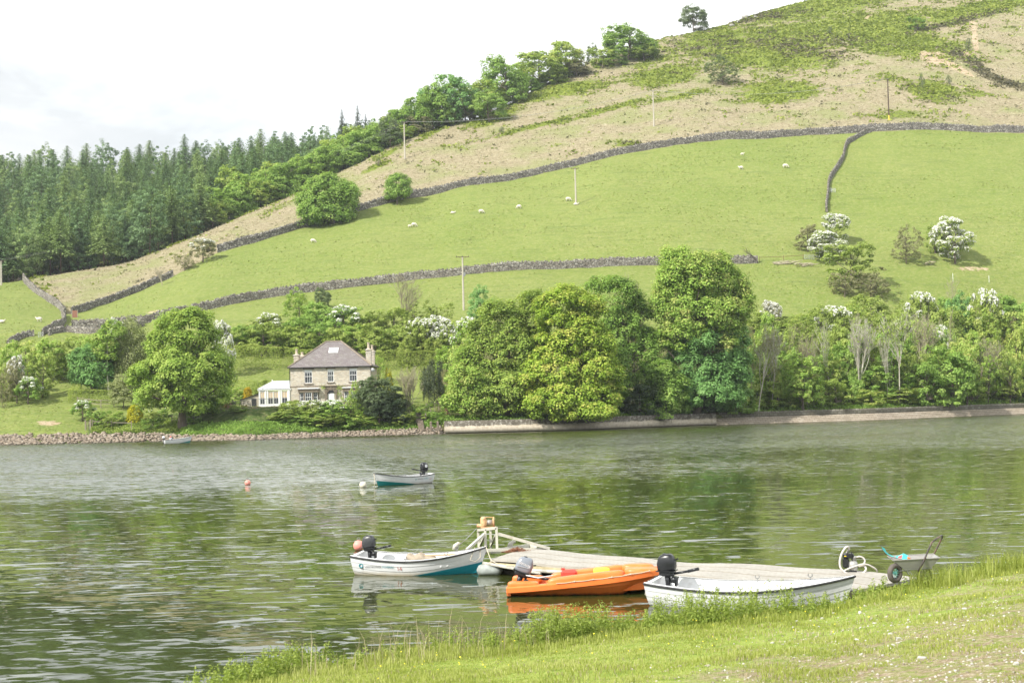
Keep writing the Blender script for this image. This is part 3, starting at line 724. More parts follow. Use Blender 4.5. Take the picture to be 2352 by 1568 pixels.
def bare_tree(key, X, Yt, W, label, Yb=None, d=None, bark='pale', name='bare_tree', group=None, lean=0.0, fol=None, spread=.5, stems=1, r0=.02, levels=4, seed=None):
    if key not in BARE: BARE[key] = bare_proto(seed or (hash(key) % 97 if False else sum(map(ord, key))), spread, levels, r0, lean, stems)
    mb = BARE[key]; P = gp(X, Yb) if d is None else ga(X, d); _, yb = proj(tuple(P)); H = (float(yb) - Yt) * P.y / F; w = W * P.y / F / mb.w
    e = thing(name, label, 'tree', (P.x, P.y, P.z), 0 if lean else random.uniform(0, 6.28), group, (w, w, H))
    child('trunk', data_of(key, 'trunk', mb, BK['twig']), e, BK[bark])
    if fol:
        rng = np.random.default_rng(int(X)); V = np.array(mb.v); V = V[V[:, 2] > .38]; sel = rng.choice(len(V), min(len(V), fol[1])); P2 = V[sel] + rng.normal(0, .018, (len(sel), 3))
        a = leaf_quads(P2, rng.normal(size=(len(sel), 3)) + np.array([0, 0, .8]), np.full(len(sel), .026), rng, rng.uniform(.2, .9, len(sel)))
        child('crown', data_of(key + str(fol[1]), 'crown', a, LM['fresh']), e, LM[fol[0]])
    return e

# conifers
def conifer_proto(seed, base=.3, R0=.15, lv=30, dens=1.0):
    rng = np.random.default_rng(seed); Ps = []; Ns = []; S = []; Ti = []; pe = [.42, .30, .36, .26, .34][seed % 5]
    for k in range(lv):
        f = k / (lv - 1); z = base + (1 - base) * f ** .95; Rr = R0 * ((1 - f) ** pe * (.66 + .34 * (1 - f)) + .01) * rng.uniform(.75, 1.2)
        nb = max(4, int(8 * (1 - f) + 4)); ph = rng.uniform(0, 6.28)
        for b in range(nb):
            a = ph + b * 6.283 / nb + rng.normal(0, .2); L = Rr * rng.uniform(.55, 1.25); n = int(max(3, 7 * L / R0 + 2) * dens)
            for j in range(n):
                u = (j + .6) / n; r = L * u; zz = z + L * .12 * u - L * .5 * u ** 2 + rng.normal(0, .003)
                for s in range(3):
                    Ps.append((r * math.cos(a) + rng.normal(0, .010 + .006 * u), r * math.sin(a) + rng.normal(0, .010 + .006 * u), zz + rng.normal(0, .005)))
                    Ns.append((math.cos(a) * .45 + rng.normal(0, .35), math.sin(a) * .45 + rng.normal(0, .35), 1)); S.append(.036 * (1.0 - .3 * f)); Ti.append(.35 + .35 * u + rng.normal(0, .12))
    V, Fq, T = leaf_quads(np.array(Ps), np.array(Ns), np.array(S), rng, np.clip(np.array(Ti), 0, 1), .5)
    mb = MB(); mb.tube([(0, 0, -.04), (0, 0, .3), (0, 0, .7), (0, 0, .99)], [.010, .0085, .005, .001], 6)
    for k in range(10):
        z = rng.uniform(.1, base); a = rng.uniform(0, 6.28); L = rng.uniform(.03, .07); mb.tube([(0, 0, z), (L * math.cos(a), L * math.sin(a), z - .01)], [.002, .001], 3)
    return dict(crown=(V, Fq, T), trunk=mb)
# ------------------------------------------------------------------ dry stone walls
def stone_mat(name, sc, cols, joint, zs=1.9, jw=.05, moss=0.0, rot=(0, 0, 0), bump=.06):
    m, t, b, co = newmat(name); ob = t.mapr(co.outputs['Object'], (1, 1, zs), rot)
    ob = t.mix(.06, ob, t.new('ShaderNodeTexNoise').outputs['Color']) if False else ob
    v = t.vor(ob, sc); e = t.vor(ob, sc, 'DISTANCE_TO_EDGE')
    sep = t.new('ShaderNodeSeparateColor'); t.link(v.outputs['Color'], sep.inputs[0])
    c = t.ramp(sep.outputs[0], [(i / (len(cols) - 1), q) for i, q in enumerate(cols)])
    c = t.mix(t.math('MULTIPLY', t.noise(co.outputs['Object'], 5, 4, .7), .35), c, joint)
    c = t.mix(t.step(e.outputs['Distance'], jw * 1.6, jw * .5), c, joint)
    if moss: c = t.mix(t.math('MULTIPLY', t.step(t.noise(co.outputs['Object'], .9, 5, .7), .5, .66), moss), c, C(60, 62, 25))
    t.link(c, b.inputs['Base Color']); b.inputs['Roughness'].default_value = .9
    t.link(t.bump(t.step(e.outputs['Distance'], 0, jw * 2), .9, bump), b.inputs['Normal']); return m
M_DRY = stone_mat('dry_stone', 1.5, [C(150, 135, 112), C(290, 268, 225), C(190, 165, 132), C(400, 380, 330), C(240, 226, 196)], C(48, 43, 36), 1.7, .07)
M_DRY2 = stone_mat('weathered_dry_stone', 1.5, [C(120, 110, 96), C(270, 250, 218), C(155, 140, 116), C(430, 405, 360), C(205, 195, 175)], C(40, 36, 31), 1.7, .08)
def densify(P, step):
    out = [P[0]]
    for a, b in zip(P[:-1], P[1:]):
        n = max(1, int((b - a).length / step))
        for i in range(1, n + 1): out.append(a.lerp(b, i / n))
    return out
def smooth_path(P, n=2):
    for _ in range(n):
        P = [P[0]] + [P[i - 1] * .25 + P[i] * .5 + P[i + 1] * .25 for i in range(1, len(P) - 1)] + [P[-1]]
    return P
def drywall(name, P, H, label, mat=M_DRY, wid=.6, step=.55, group=None, caps=True, z=gz, seed=1):
    """a dry stone wall along P: battered body with an uneven face, and cope stones set on edge"""
    rng = np.random.default_rng(seed); P = densify(P, step); P = smooth_path(P, 3); n = len(P)
    xy = np.array([(p.x, p.y) for p in P]); xy = xy + np.stack([fbm(xy[:, 0], xy[:, 1], 9, 2), fbm(xy[:, 1], xy[:, 0], 9, 2)], -1) * .35
    tg = np.gradient(xy, axis=0); tg = tg / np.linalg.norm(tg, axis=1, keepdims=True); nn = np.stack([-tg[:, 1], tg[:, 0]], -1)
    zb = z(xy[:, 0], xy[:, 1]); top = zb + H * (1 + .22 * fbm(xy[:, 0], xy[:, 1], 7, 3)) ; 
    prof = [(-.5, -.5), (-.47, .2), (-.43, .45), (-.39, .7), (-.34, .93), (.34, .93), (.39, .7), (.43, .45), (.47, .2), (.5, -.5)]
    V = []
    for u, h in prof:
        q = xy + nn * (u * wid + rng.uniform(-.06, .06, n))[:, None]; V.append(np.stack([q[:, 0], q[:, 1], np.where(h < 0, zb - .5, zb + (top - zb) * h + rng.uniform(-.04, .04, n))], -1))
    V = np.stack(V, 1); k = len(prof); V = V.reshape(-1, 3)
    i2, j2 = np.meshgrid(np.arange(n - 1), np.arange(k - 1), indexing='ij'); q = i2 * k + j2
    Fq = np.stack([q, q + 1, q + k + 1, q + k], -1).reshape(-1, 4)
    VV = [V]; FF = [Fq, np.array([[0, 1, 8, 9], [1, 2, 7, 8], [2, 3, 6, 7], [3, 4, 5, 6]]), np.array([[9, 8, 1, 0], [8, 7, 2, 1], [7, 6, 3, 2], [6, 5, 4, 3]]) + (n - 1) * k]; off = len(V)
    if caps:
        m = int(n * step / .30); s = rng.uniform(0, n - 1.01, m); i = s.astype(int); f = (s - i)[:, None]
        c = xy[i] * (1 - f) + xy[i + 1] * f; ct = top[i] * (1 - f[:, 0]) + top[i + 1] * f[:, 0]
        hw = rng.uniform(.07, .2, m); hh = rng.uniform(.08, .3, m); dw = rng.uniform(.16, .26, m); T2 = tg[i]; N2 = nn[i]
        B = []
        for (a, b_, h) in [(-1, -1, -1), (1, -1, -1), (1, 1, -1), (-1, 1, -1), (-.8, -.8, 1), (.8, -.8, 1), (.8, .8, 1), (-.8, .8, 1)]:
            q = c + T2 * (a * hw)[:, None] + N2 * (b_ * dw)[:, None]; B.append(np.stack([q[:, 0], q[:, 1], ct - (ct - zb[i]) * .07 + h * hh + (.06 if h > 0 else -.06)], -1))
        B = np.stack(B, 1).reshape(-1, 3); base = (np.arange(m) * 8)[:, None]
        fs = np.array([(4, 5, 6, 7), (0, 1, 5, 4), (1, 2, 6, 5), (2, 3, 7, 6), (3, 0, 4, 7)])
        FF.append((base[:, :, None] + fs[None]).reshape(-1, 4) + off); VV.append(B)
    o = mk(name, np.concatenate(VV), FF, mat); return tag(o, label, 'wall', group)
def pth(tab): return [pt(*q) for q in tab]
def pg(tab): return [gp(x, y) for x, y in tab]
GW = 'dry stone field walls on the hillside'
up = [(x, y, d) for x, y, d in W_UP if x <= 2800]
gapL = pth([q for q in W_UP if q[0] <= 385] + [(398, 633, 360)])
drywall('field_wall', gapL, 1.75, 'long dark dry stone wall rising along the foot of the straw slope at left', M_DRY2, group=GW, seed=2)
drywall('field_wall', pth([q for q in W_UP if q[0] >= 500] + []), 2.15, 'long curved dry stone wall between the green pasture and the straw hillside', M_DRY2, group=GW, seed=3)
drywall('field_wall', pth(W_LOW), 1.9, 'lower grey dry stone wall crossing the pasture behind the round sycamores', M_DRY, group=GW, seed=4)
drywall('field_wall', pg([(2002, 303), (1988, 308), (1968, 318), (1946, 332), (1941, 345), (1938, 365), (1925, 385), (1914, 402), (1904, 425), (1900, 445), (1899, 465), (1899, 488)]), 1.45, 'winding dry stone wall running downhill beside the small metal gate', M_DRY, group=GW, seed=5)
drywall('field_wall', pg([(44, 640), (58, 652), (76, 668), (100, 684), (120, 697), (138, 712), (150, 722)]), 1.6, 'pale dry stone wall down the left edge of the straw slope', M_DRY, group=GW, seed=6)
drywall('field_wall', pg([(144, 726), (150, 738), (140, 750), (118, 760), (98, 772)]), 1.5, 'short curved dry stone wall between the brown door and the white gate', M_DRY, group=GW, seed=7)
drywall('field_wall', pg([(112, 772), (150, 762), (215, 768), (275, 764), (330, 748)]), 1.3, 'low dry stone wall running right from the white gate behind the shrubs', M_DRY, group=GW, seed=8)
drywall('field_wall', pg([(18, 796), (30, 786), (48, 776), (78, 772)]), 1.2, 'short broken dry stone wall in the far left meadow', M_DRY, group=GW, seed=9)
drywall('field_wall', pg([(-60, 652), (0, 648), (24, 645)]), 1.3, 'low dry stone wall at the far left edge under the conifers', M_DRY, group=GW, seed=10)
drywall('field_wall', pg([(75, 634), (110, 628), (142, 622)]), 1.0, 'low dry stone wall along the top of the straw slope by the conifer trunks', M_DRY, group=GW, seed=11)

# ------------------------------------------------------------------ shore walls on the right
m_conc, t, b, co = newmat('stained_concrete'); ob = co.outputs['Object']
sep = t.new('ShaderNodeSeparateXYZ'); t.link(ob, sep.inputs[0])
n = t.noise(ob, 2.2, 6, .7)
c = t.ramp(n, [(.35, C(330, 275, 205)), (.6, C(480, 425, 340))])
topm = t.step(t.math('ADD', sep.outputs['Z'], t.math('MULTIPLY', t.math('SUBTRACT', t.noise(ob, 1.2, 5, .7), .5), .8)), 1.05, 1.2)
c = t.mix(topm, c, t.ramp(t.noise(ob, 2.6, 6, .8), [(.36, C(45, 38, 28)), (.53, C(120, 105, 80)), (.62, C(330, 315, 280))]))
c = t.mix(t.step(sep.outputs['Z'], .25, .05), c, C(95, 80, 55))
t.link(c, b.inputs['Base Color']); b.inputs['Roughness'].default_value = .9; t.link(t.bump(n, .5, .05), b.inputs['Normal'])
def brickmat(name, cols, mortar, bw, bh, msz=.02, axis='shore', bump=.03, dirt=None):
    m, t, b, co = newmat(name); ob = co.outputs['Object']; s = t.new('ShaderNodeSeparateXYZ'); t.link(ob, s.inputs[0])
    cb = t.new('ShaderNodeCombineXYZ')
    t.link(s.outputs['X'] if axis != 'y' else s.outputs['Y'], cb.inputs[0]); t.link(s.outputs['Z'], cb.inputs[1])
    br = t.new('ShaderNodeTexBrick'); br.inputs['Scale'].default_value = 1; br.inputs['Brick Width'].default_value = bw; br.inputs['Row Height'].default_value = bh
    br.inputs['Mortar Size'].default_value = msz; br.inputs['Bias'].default_value = 0; br.inputs['Color1'].default_value = (0, 0, 0, 1); br.inputs['Color2'].default_value = (1, 1, 1, 1); br.inputs['Mortar'].default_value = (.5, .5, .5, 1)
    t.link(cb.outputs[0], br.inputs['Vector'])
    ss = t.new('ShaderNodeSeparateColor'); t.link(br.outputs['Color'], ss.inputs[0])
    c = t.ramp(t.math('ADD', t.math('MULTIPLY', ss.outputs[0], .75), t.math('MULTIPLY', t.noise(ob, 3.3, 3), .25)), [(i / (len(cols) - 1), q) for i, q in enumerate(cols)])
    c = t.mix(t.math('MULTIPLY', t.noise(ob, 8, 5, .7), .3), c, mortar)
    c = t.mix(br.outputs['Fac'], c, mortar)
    if dirt: c = t.mix(t.math('MULTIPLY', t.step(t.noise(ob, .7, 6, .7), .46, .64), dirt[1]), c, dirt[0])
    t.link(c, b.inputs['Base Color']); b.inputs['Roughness'].default_value = .9
    t.link(t.bump(t.math('SUBTRACT', 1.0, br.outputs['Fac']), .8, bump), b.inputs['Normal']); return m
M_PITCH = brickmat('pitching_stone', [C(250, 205, 150), C(400, 340, 265), C(320, 265, 200), C(480, 425, 345)], C(120, 95, 68), .9, .30, .03, dirt=(C(130, 110, 75), .4))
M_BLOCK = brickmat('block_stone', [C(90, 82, 62), C(190, 178, 140), C(130, 118, 90), C(300, 290, 245)], C(40, 34, 24), .75, .42, .04, dirt=(C(60, 56, 28), .7))
def shore_strip(name, X0, X1, sec, mat, step=6, parent=None, wob=.04, seed=0):
    """an extruded section (offset behind the waterline, height) along the shore"""
    rng = np.random.default_rng(seed); Xs = np.arange(X0, X1 + .1, step); n = len(Xs); k = len(sec); V = []
    for X in Xs:
        a = xa(X) ; s = float(np.interp(a, AA, SHO))
        for o_, h in sec:
            y = s + o_; V.append((a * y, y + rng.uniform(-wob, wob), h + rng.uniform(-wob, wob) * (h > 0)))
    i2, j2 = np.meshgrid(np.arange(n - 1), np.arange(k - 1), indexing='ij'); q = i2 * k + j2
    FF = [np.stack([q, q + k, q + k + 1, q + 1], -1).reshape(-1, 4)]
    return mk(name, V, FF if k > 4 or True else FF, mat, parent)
o = shore_strip('concrete_wall', 1016, 1640, [(3.2, -.6), (1.0, -.6), (.9, .05), (.55, .06), (.5, .95), (.75, 1.02), (1.1, 1.05), (1.15, 1.98), (1.6, 2.0), (1.65, 1.7), (2.6, 1.7)], m_conc, wob=.015)
o.data.materials.append(m_conc)
V0 = [o.data.vertices[i].co.copy() for i in range(11)]; bmf = [tuple(v) for v in V0]
tag(o, 'pale concrete shore wall with a dark stained upper band below the round trees', 'wall')
o = shore_strip('stone_pitching', 1640, 2900, [(-1.2, -.5), (-.05, -.02), (.5, .28), (1.05, .56), (1.6, .84), (2.2, 1.1), (2.5, 1.12)], M_PITCH, wob=.03)
tag(o, 'sloping band of pale stone pitching along the right-hand shore', 'wall')
o = shore_strip('block_wall', 1640, 2900, [(2.4, .9), (2.42, 1.2), (2.44, 1.55), (2.5, 1.98), (2.9, 2.04), (3.3, 2.0), (4.6, 1.7)], M_BLOCK, wob=.05)
tag(o, 'low dark mossy block wall behind the pale stone pitching', 'wall')

# ------------------------------------------------------------------ tumbled shore rocks on the left
def rocks_mesh(name, pos, size, mat, rng, parent=None, flatk=.6):
    """many angular stones in one mesh: each a jittered, chamfered octahedral block"""
    base = np.array([(-1, -1, -1), (1, -1, -1), (1, 1, -1), (-1, 1, -1), (-1, -1, 1), (1, -1, 1), (1, 1, 1), (-1, 1, 1)], float) * .62
    fs = np.array([(0, 3, 2, 1), (4, 5, 6, 7), (0, 1, 5, 4), (1, 2, 6, 5), (2, 3, 7, 6), (3, 0, 4, 7)])
    n = len(pos); B = base[None] * rng.uniform(.45, 1.2, (n, 8, 3)) * np.stack([np.ones(n), np.ones(n) * .9, np.full(n, flatk)], -1)[:, None]
    ax = unit(rng.normal(size=(n, 3))); an = rng.uniform(-1, 1, n); az = rng.uniform(0, 6.28, n)
    def rot(Bv, ax, an):
        c, s = np.cos(an)[:, None, None], np.sin(an)[:, None, None]; k = ax[:, None, :]
        return Bv * c + np.cross(np.broadcast_to(k, Bv.shape), Bv) * s + k * (Bv * k).sum(-1, keepdims=True) * (1 - c)
    B = rot(B, np.tile([[0, 0, 1.]], (n, 1)), az); B = rot(B, ax, an * .7)
    V = pos[:, None] + B * size[:, None, None]
    Fq = (np.arange(n) * 8)[:, None, None] + fs[None]
    return mk(name, V.reshape(-1, 3), Fq.reshape(-1, 4), mat, parent, att=dict(tint=np.repeat(rng.random(n), 8)))
m_rock, t, b, co = newmat('shore_rock'); ob = co.outputs['Object']
c = t.ramp(t.attr('tint'), [(0, C(210, 165, 125)), (.35, C(330, 275, 215)), (.7, C(250, 195, 145)), (1, C(430, 380, 310))])
c = t.mix(t.math('MULTIPLY', t.noise(ob, 4, 5, .7), .5), c, C(150, 120, 88))
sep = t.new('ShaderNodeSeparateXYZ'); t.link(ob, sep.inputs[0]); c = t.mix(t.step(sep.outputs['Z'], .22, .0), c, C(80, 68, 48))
t.link(c, b.inputs['Base Color']); b.inputs['Roughness'].default_value = .9; t.link(t.bump(t.noise(ob, 9, 4), .5, .03), b.inputs['Normal'])
rng = np.random.default_rng(21)
n = 5200; X = rng.uniform(-500, 1016, n); u = rng.beta(1.0, 1.3, n)
wdt = np.interp(X, [-500, 0, 350, 420, 620, 800, 1016], [5.2, 5.0, 4.2, 2.8, 2.4, 2.6, 3.2])
a = xa(X); s = np.interp(a, AA, SHO); y = s - .5 + u * wdt; x = a * y
sz = rng.uniform(.16, .5, n) * np.interp(X, [0, 300, 900], [1.15, 1.0, .85]); z = np.maximum(gz(x, y), -.15) + rng.uniform(-.05, .22, n)
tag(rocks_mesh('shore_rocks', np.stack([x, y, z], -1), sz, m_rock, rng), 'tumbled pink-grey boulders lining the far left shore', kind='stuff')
# ------------------------------------------------------------------ the big individual trees
def bigtree(name, X, Yb, d, crowns, mat, label, n, cr=1.35, per=120, leaf=.40, trunk=None, bark='brown', seed=1, nl=26, r0=.45, flat=.75, inner=.12, yoff=1.0, extra=None, jitter=.6, droop=0.0, up=.8):
    """crowns: ellipses as seen (X, Y, half width, half height, depth shift m, depth ratio)"""
    rng = np.random.default_rng(seed); P = ga(X, d) if Yb is None else gp(X, Yb)
    d = P.y; L = []
    for (cx, cy2, hw, hh, ds, dr) in crowns:
        q = pt(cx, cy2, d + ds) - P; k = (d + ds) / F; L.append((q.x, q.y, q.z, hw * k, hw * k * dr, hh * k))
    if not droop: L = sublobes(L, rng, 6, .42)
    V, Fq, T, Cn, rr = foliage(L, int(n * 1.35), cr * rng.uniform(.95, 1.05), per, leaf, rng, flat, -.6, inner, up, jitter, droop)
    V[:, 2] = np.maximum(V[:, 2], -.6 if yoff else -3)
    e = thing(name, label, 'tree', P); 
    zt = np.percentile(Cn[:, 2], 88); cx = np.median(Cn[:, 0])
    limbs(rng, (0, 0, -.3), (cx * .8, 0, zt), Cn, nl, r0).build('trunk', BK[bark], e, True)
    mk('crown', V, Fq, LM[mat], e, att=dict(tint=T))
    return e
# left sycamore by the house
bigtree('sycamore_tree', 419, 982, None, [(425, 770, 62, 52, 0, 1), (395, 800, 55, 40, 0, 1), (470, 795, 40, 45, 1, 1), (400, 850, 80, 45, -1, 1), (455, 850, 70, 50, 0, 1), (350, 875, 45, 40, 0, 1), (385, 905, 70, 38, -2, .9), (500, 865, 32, 50, 1, 1), (470, 905, 60, 42, 0, .9), (345, 915, 32, 26, 0, .9), (430, 925, 50, 25, -2, .9), (440, 740, 40, 28, 0, 1)],
        'bright', 'large bright sycamore with a thick pale trunk left of the stone house', 430, 1.15, 110, .36, seed=31, nl=30, r0=.62, bark='brown')
bigtree('maple_tree', 1165, 958, None, [(1155, 760, 75, 70, 2, .8), (1120, 830, 60, 70, 1, .9), (1185, 820, 80, 80, 2, .8), (1110, 895, 55, 50, 0, .9), (1180, 890, 75, 60, 0, .8), (1205, 730, 55, 50, 3, .8), (1160, 930, 70, 30, 0, .8), (1210, 925, 40, 35, 0, .8)],
        'olive', 'broad yellow-olive maple at the left end of the round shore trees', 480, 1.15, 105, .36, seed=32, nl=30, r0=.5)
bigtree('maple_tree', 1320, 965, None, [(1295, 705, 58, 45, 0, .9), (1340, 720, 45, 45, 1, .9), (1300, 780, 72, 60, 0, .9), (1345, 800, 70, 55, 0, .9), (1280, 860, 75, 55, -1, .9), (1350, 860, 72, 55, 0, .9), (1300, 920, 90, 42, -1.5, .9), (1365, 915, 62, 40, -1, .9), (1345, 950, 62, 20, -4, .7), (1245, 935, 45, 25, -2, .8)],
        'yellow', 'brightest yellow-green maple hanging over the concrete shore wall', 560, 1.2, 110, .38, seed=33, nl=30, r0=.55)
bigtree('maple_tree', 1432, None, 240, [(1412, 690, 50, 48, 1, .9), (1425, 770, 52, 60, 1, .9), (1410, 850, 50, 60, 0, .9), (1460, 830, 48, 60, 1, .8), (1450, 905, 52, 50, 0, .8), (1380, 660, 40, 25, 2, .8), (1478, 880, 40, 60, 1, .8), (1480, 800, 30, 50, 1, .8), (1476, 745, 26, 40, 2, .8), (1462, 700, 24, 30, 2, .8)],
        'mid', 'mid-green maple between the yellow maple and the tallest shore tree', 330, 1.15, 105, .36, seed=34, nl=26, r0=.42)
bigtree('sycamore_tree', 1600, 955, None, [(1590, 635, 78, 55, 0, .85), (1550, 662, 42, 44, 0, .9), (1650, 655, 42, 46, 1, .9), (1700, 690, 26, 50, 1, .9), (1570, 610, 50, 38, 0, .9), (1635, 650, 55, 60, 1, .9), (1560, 700, 65, 60, 0, .85), (1625, 725, 75, 60, 0, .85), (1680, 725, 32, 55, 2, .9), (1570, 770, 60, 50, 0, .85), (1660, 780, 45, 60, 1, .9)],
        'fresh', 'tallest sycamore of the shore group with a sunlit domed top', 560, 1.2, 110, .37, seed=35, nl=34, r0=.6)
bigtree('sycamore_tree', 1640, 948, 232, [(1635, 800, 75, 55, 0, .9), (1600, 850, 75, 50, 0, .9), (1660, 850, 58, 55, 0, .9), (1620, 905, 82, 42, -1, .9), (1670, 905, 45, 42, 0, .9), (1590, 905, 50, 42, -1, .9)],
        'cool', 'blue-green sycamore with its foliage down to the dark shore wall', 430, 1.2, 110, .37, seed=36, nl=20, r0=.5)
bigtree('hawthorn_tree', 1530, 955, 230, [(1520, 870, 34, 40, 0, .9), (1545, 905, 40, 45, 0, .9), (1515, 930, 45, 28, 0, .9), (1530, 965, 20, 10, -3, .8)], 'mid', 'small dark thorn with a few white flowers between the big shore trees', 120, 1.0, 90, .34, seed=37, nl=14, r0=.2)
bigtree('willow_tree', 1065, 962, None, [(1075, 880, 42, 50, 0, .9), (1060, 925, 38, 36, 0, .9), (1095, 925, 40, 38, 0, .9), (1060, 840, 24, 30, 1, .9)], 'fresh', 'light feathery young willow beside the copper shrub and the concrete wall end', 170, .95, 90, .30, seed=38, nl=20, r0=.18, jitter=1.0)
bigtree('chestnut_tree', 212, 902, None, [(205, 830, 38, 32, 0, 1), (190, 855, 28, 30, 0, 1), (225, 860, 36, 30, 0, 1), (205, 875, 36, 18, 0, 1), (240, 845, 24, 30, 0, 1)], 'cool', 'round dark horse chestnut with pale flower spikes at the garden edge', 190, .95, 100, .34, seed=39, nl=18, r0=.3)
bigtree('birch_tree', 305, 905, 244, [(300, 770, 34, 30, 0, 1), (305, 810, 42, 45, 0, 1), (290, 850, 34, 36, 0, 1), (325, 850, 30, 36, 0, 1)], 'birch', 'weeping silver-green birch left of the large sycamore', 230, .8, 70, .26, seed=40, nl=24, r0=.2, flat=1.9, bark='pale', droop=.4, up=.2, jitter=.9)
bigtree('birch_tree', 250, None, 252, [(262, 765, 26, 30, 0, 1), (245, 800, 24, 45, 0, 1), (232, 800, 18, 40, 0, 1)], 'fresh', 'slim yellow-green birch behind the horse chestnut', 120, .8, 80, .28, seed=41, nl=16, r0=.16, bark='pale')
bigtree('alder_tree', 283, 938, None, [(285, 890, 28, 22, 0, 1), (275, 915, 26, 18, 0, 1), (300, 910, 25, 20, 0, 1)], 'birch', 'pale small-leaved garden tree behind the golden dome shrub', 110, .6, 70, .22, seed=42, nl=16, r0=.09)

# oak on the upper wall and small neighbour
bigtree('oak_tree', 765, 513, 393, [(755, 440, 52, 36, 0, 1), (720, 470, 34, 30, 0, 1), (790, 455, 34, 38, 0, 1), (745, 490, 52, 28, 0, 1), (715, 505, 28, 16, 0, 1), (785, 488, 32, 24, 0, 1), (735, 425, 28, 22, 0, 1)], 'mid', 'broad round oak standing over the upper field wall', 300, 1.5, 80, .52, seed=43, nl=22, r0=.55)
bigtree('holly_tree', 912, 470, 403, [(912, 422, 24, 20, 0, 1), (905, 445, 20, 18, 0, 1), (925, 440, 18, 18, 0, 1)], 'mid', 'small upright tree growing from the upper wall right of the round oak', 90, 1.1, 80, .42, seed=44, nl=14, r0=.2, flat=.8)

# ------------------------------------------------------------------ shrubs and trees of the near woods and gardens
GS = 'shrubs in the wood along the right shore'
L = [ # key, X, Ytop, W, mat, d, cat, label
 ('whiteB', 270, 728, 46, 'fresh', 262, 'tree', 'hawthorn with white blossom on top behind the birches'),
 ('whiteA', 512, 733, 52, 'shrub', 262, 'tree', 'white blossoming hawthorn just right of the large left sycamore'),
 ('wispA', 590, 735, 90, 'shrub', 288, 'tree', 'thin olive thorn left of the white-flecked hawthorn above the hedge'),
 ('whiteC', 618, 718, 84, 'shrub', 286, 'tree', 'white-flecked hawthorn above the left garden hedge'),
 ('tallB', 688, 656, 66, 'bright', 296, 'tree', 'bright green young sycamore standing against the lower wall'),
 ('bushA', 742, 658, 36, 'grey', 312, 'tree', 'small grey-green holly right of the bright young sycamore'),
 ('bushB', 690, 726, 92, 'mid', 284, 'tree', 'dark thorn thicket above the hedge behind the left chimneys'),
 ('bushA', 745, 690, 90, 'mid', 290, 'tree', 'tall dark thorn behind the middle of the house roof'),
 ('whiteC', 790, 700, 96, 'mid', 286, 'tree', 'broad thorn with thin white flowers behind the house roof'),
 ('bushB', 850, 712, 96, 'shrub', 288, 'tree', 'olive thorn above the hedge behind the right chimneys'),
 ('bushC', 905, 705, 80, 'shrub', 288, 'tree', 'olive thorn under the leafless ash'),
 ('wispB', 952, 690, 80, 'shrub', 292, 'tree', 'light thorn right of the leafless ash'),
 ('wispA', 1005, 688, 80, 'shrub', 292, 'tree', 'light thorn just left of the transformer pole'),
 ('whiteC', 965, 728, 74, 'shrub', 276, 'tree', 'hawthorn sprayed with white blossom above the right hedge end'),
 ('whiteB', 1012, 722, 66, 'shrub', 275, 'tree', 'white blossoming hawthorn below the transformer pole'),
 ('whiteC', 1075, 726, 80, 'fresh', 268, 'tree', 'flowering thorn against the left side of the olive maple'),
 ('tallA', 1102, 652, 66, 'cool', 290, 'tree', 'small blue-green sycamore right of the transformer pole'),
 ('bushC', 1040, 790, 90, 'fresh', 252, 'shrub', 'pale loose shrub behind the yew'),
 ('wispA', 1075, 800, 86, 'fresh', 248, 'shrub', 'pale feathery shrub against the olive maple'),
 ('bushD', 1000, 775, 50, 'hedge', 272, 'shrub', 'clipped round bush at the right end of the garden hedge'),
 ('bushD', 935, 768, 44, 'hedge', 272, 'shrub', 'clipped conical bush right of the house chimneys'),
 # left side
 ('bushB', 22, 795, 70, 'fresh', 252, 'shrub', 'yellow-green shrub below the broken wall at the far left'),
 ('bushC', 62, 778, 80, 'fresh', 262, 'shrub', 'loose light shrub below the white field gate'),
 ('bushA', 118, 776, 76, 'fresh', 262, 'shrub', 'light shrub right of the white field gate'),
 ('bushB', 165, 768, 74, 'shrub', 264, 'shrub', 'shrub in the middle of the row above the left meadow'),
 ('bushA', 212, 768, 66, 'fresh', 262, 'shrub', 'shrub at the right end of the row above the left meadow'),
 ('bushC', 98, 808, 62, 'shrub', 250, 'shrub', 'rounded olive shrub lowest in the row above the left meadow'),
 ('bushD', 12, 825, 50, 'shrub', 248, 'shrub', 'olive shrub at the left edge of the picture'),
 ('whiteC', 38, 815, 44, 'dull', 246, 'shrub', 'small dull flowering shrub near the left edge'),
 ('wispA', 5, 845, 44, 'dull', 243, 'shrub', 'thin dull shrub low at the left edge'),
]
for key, X, Yt, W, mat, d, cat, lab in L:
    T_('hawthorn_tree' if 'hawthorn' in lab else ('thorn_tree' if cat == 'tree' and 'sycamore' not in lab else 'sycamore_tree' if 'sycamore' in lab else 'shrub'), key, X, Yt, W, mat, lab, d=d, cat=cat)
T_('hawthorn_bush', 'whiteC', 65, 864, 60, 'mid', 'round bush speckled white alone in the left meadow', Yb=928, cat='shrub')
T_('hawthorn_bush', 'whiteC', 190, 918, 56, 'mid', 'round bush speckled white above the rocks by the wooden gate', Yb=968, cat='shrub')
T_('yew_tree', 'yew', 998, 822, 58, 'yew', 'dark columnar yew right of the house', Yb=930, bark='dark')
T_('yew_tree', 'yew', 985, 840, 34, 'yew', 'narrow left-hand stem of the dark yew', Yb=925, bark='dark')
T_('copper_shrub', 'tallA', 1032, 898, 26, 'red', 'narrow copper-red shrub by the garden gate', Yb=960, cat='shrub')
T_('evergreen_shrub', 'bushA', 872, 862, 116, 'grey', 'large grey-green evergreen bush covering the right corner of the house', d=228, cat='shrub')
T_('evergreen_shrub', 'bushB', 905, 905, 80, 'dark', 'dark evergreen bush low beside the bare garden tree', d=227, cat='shrub')
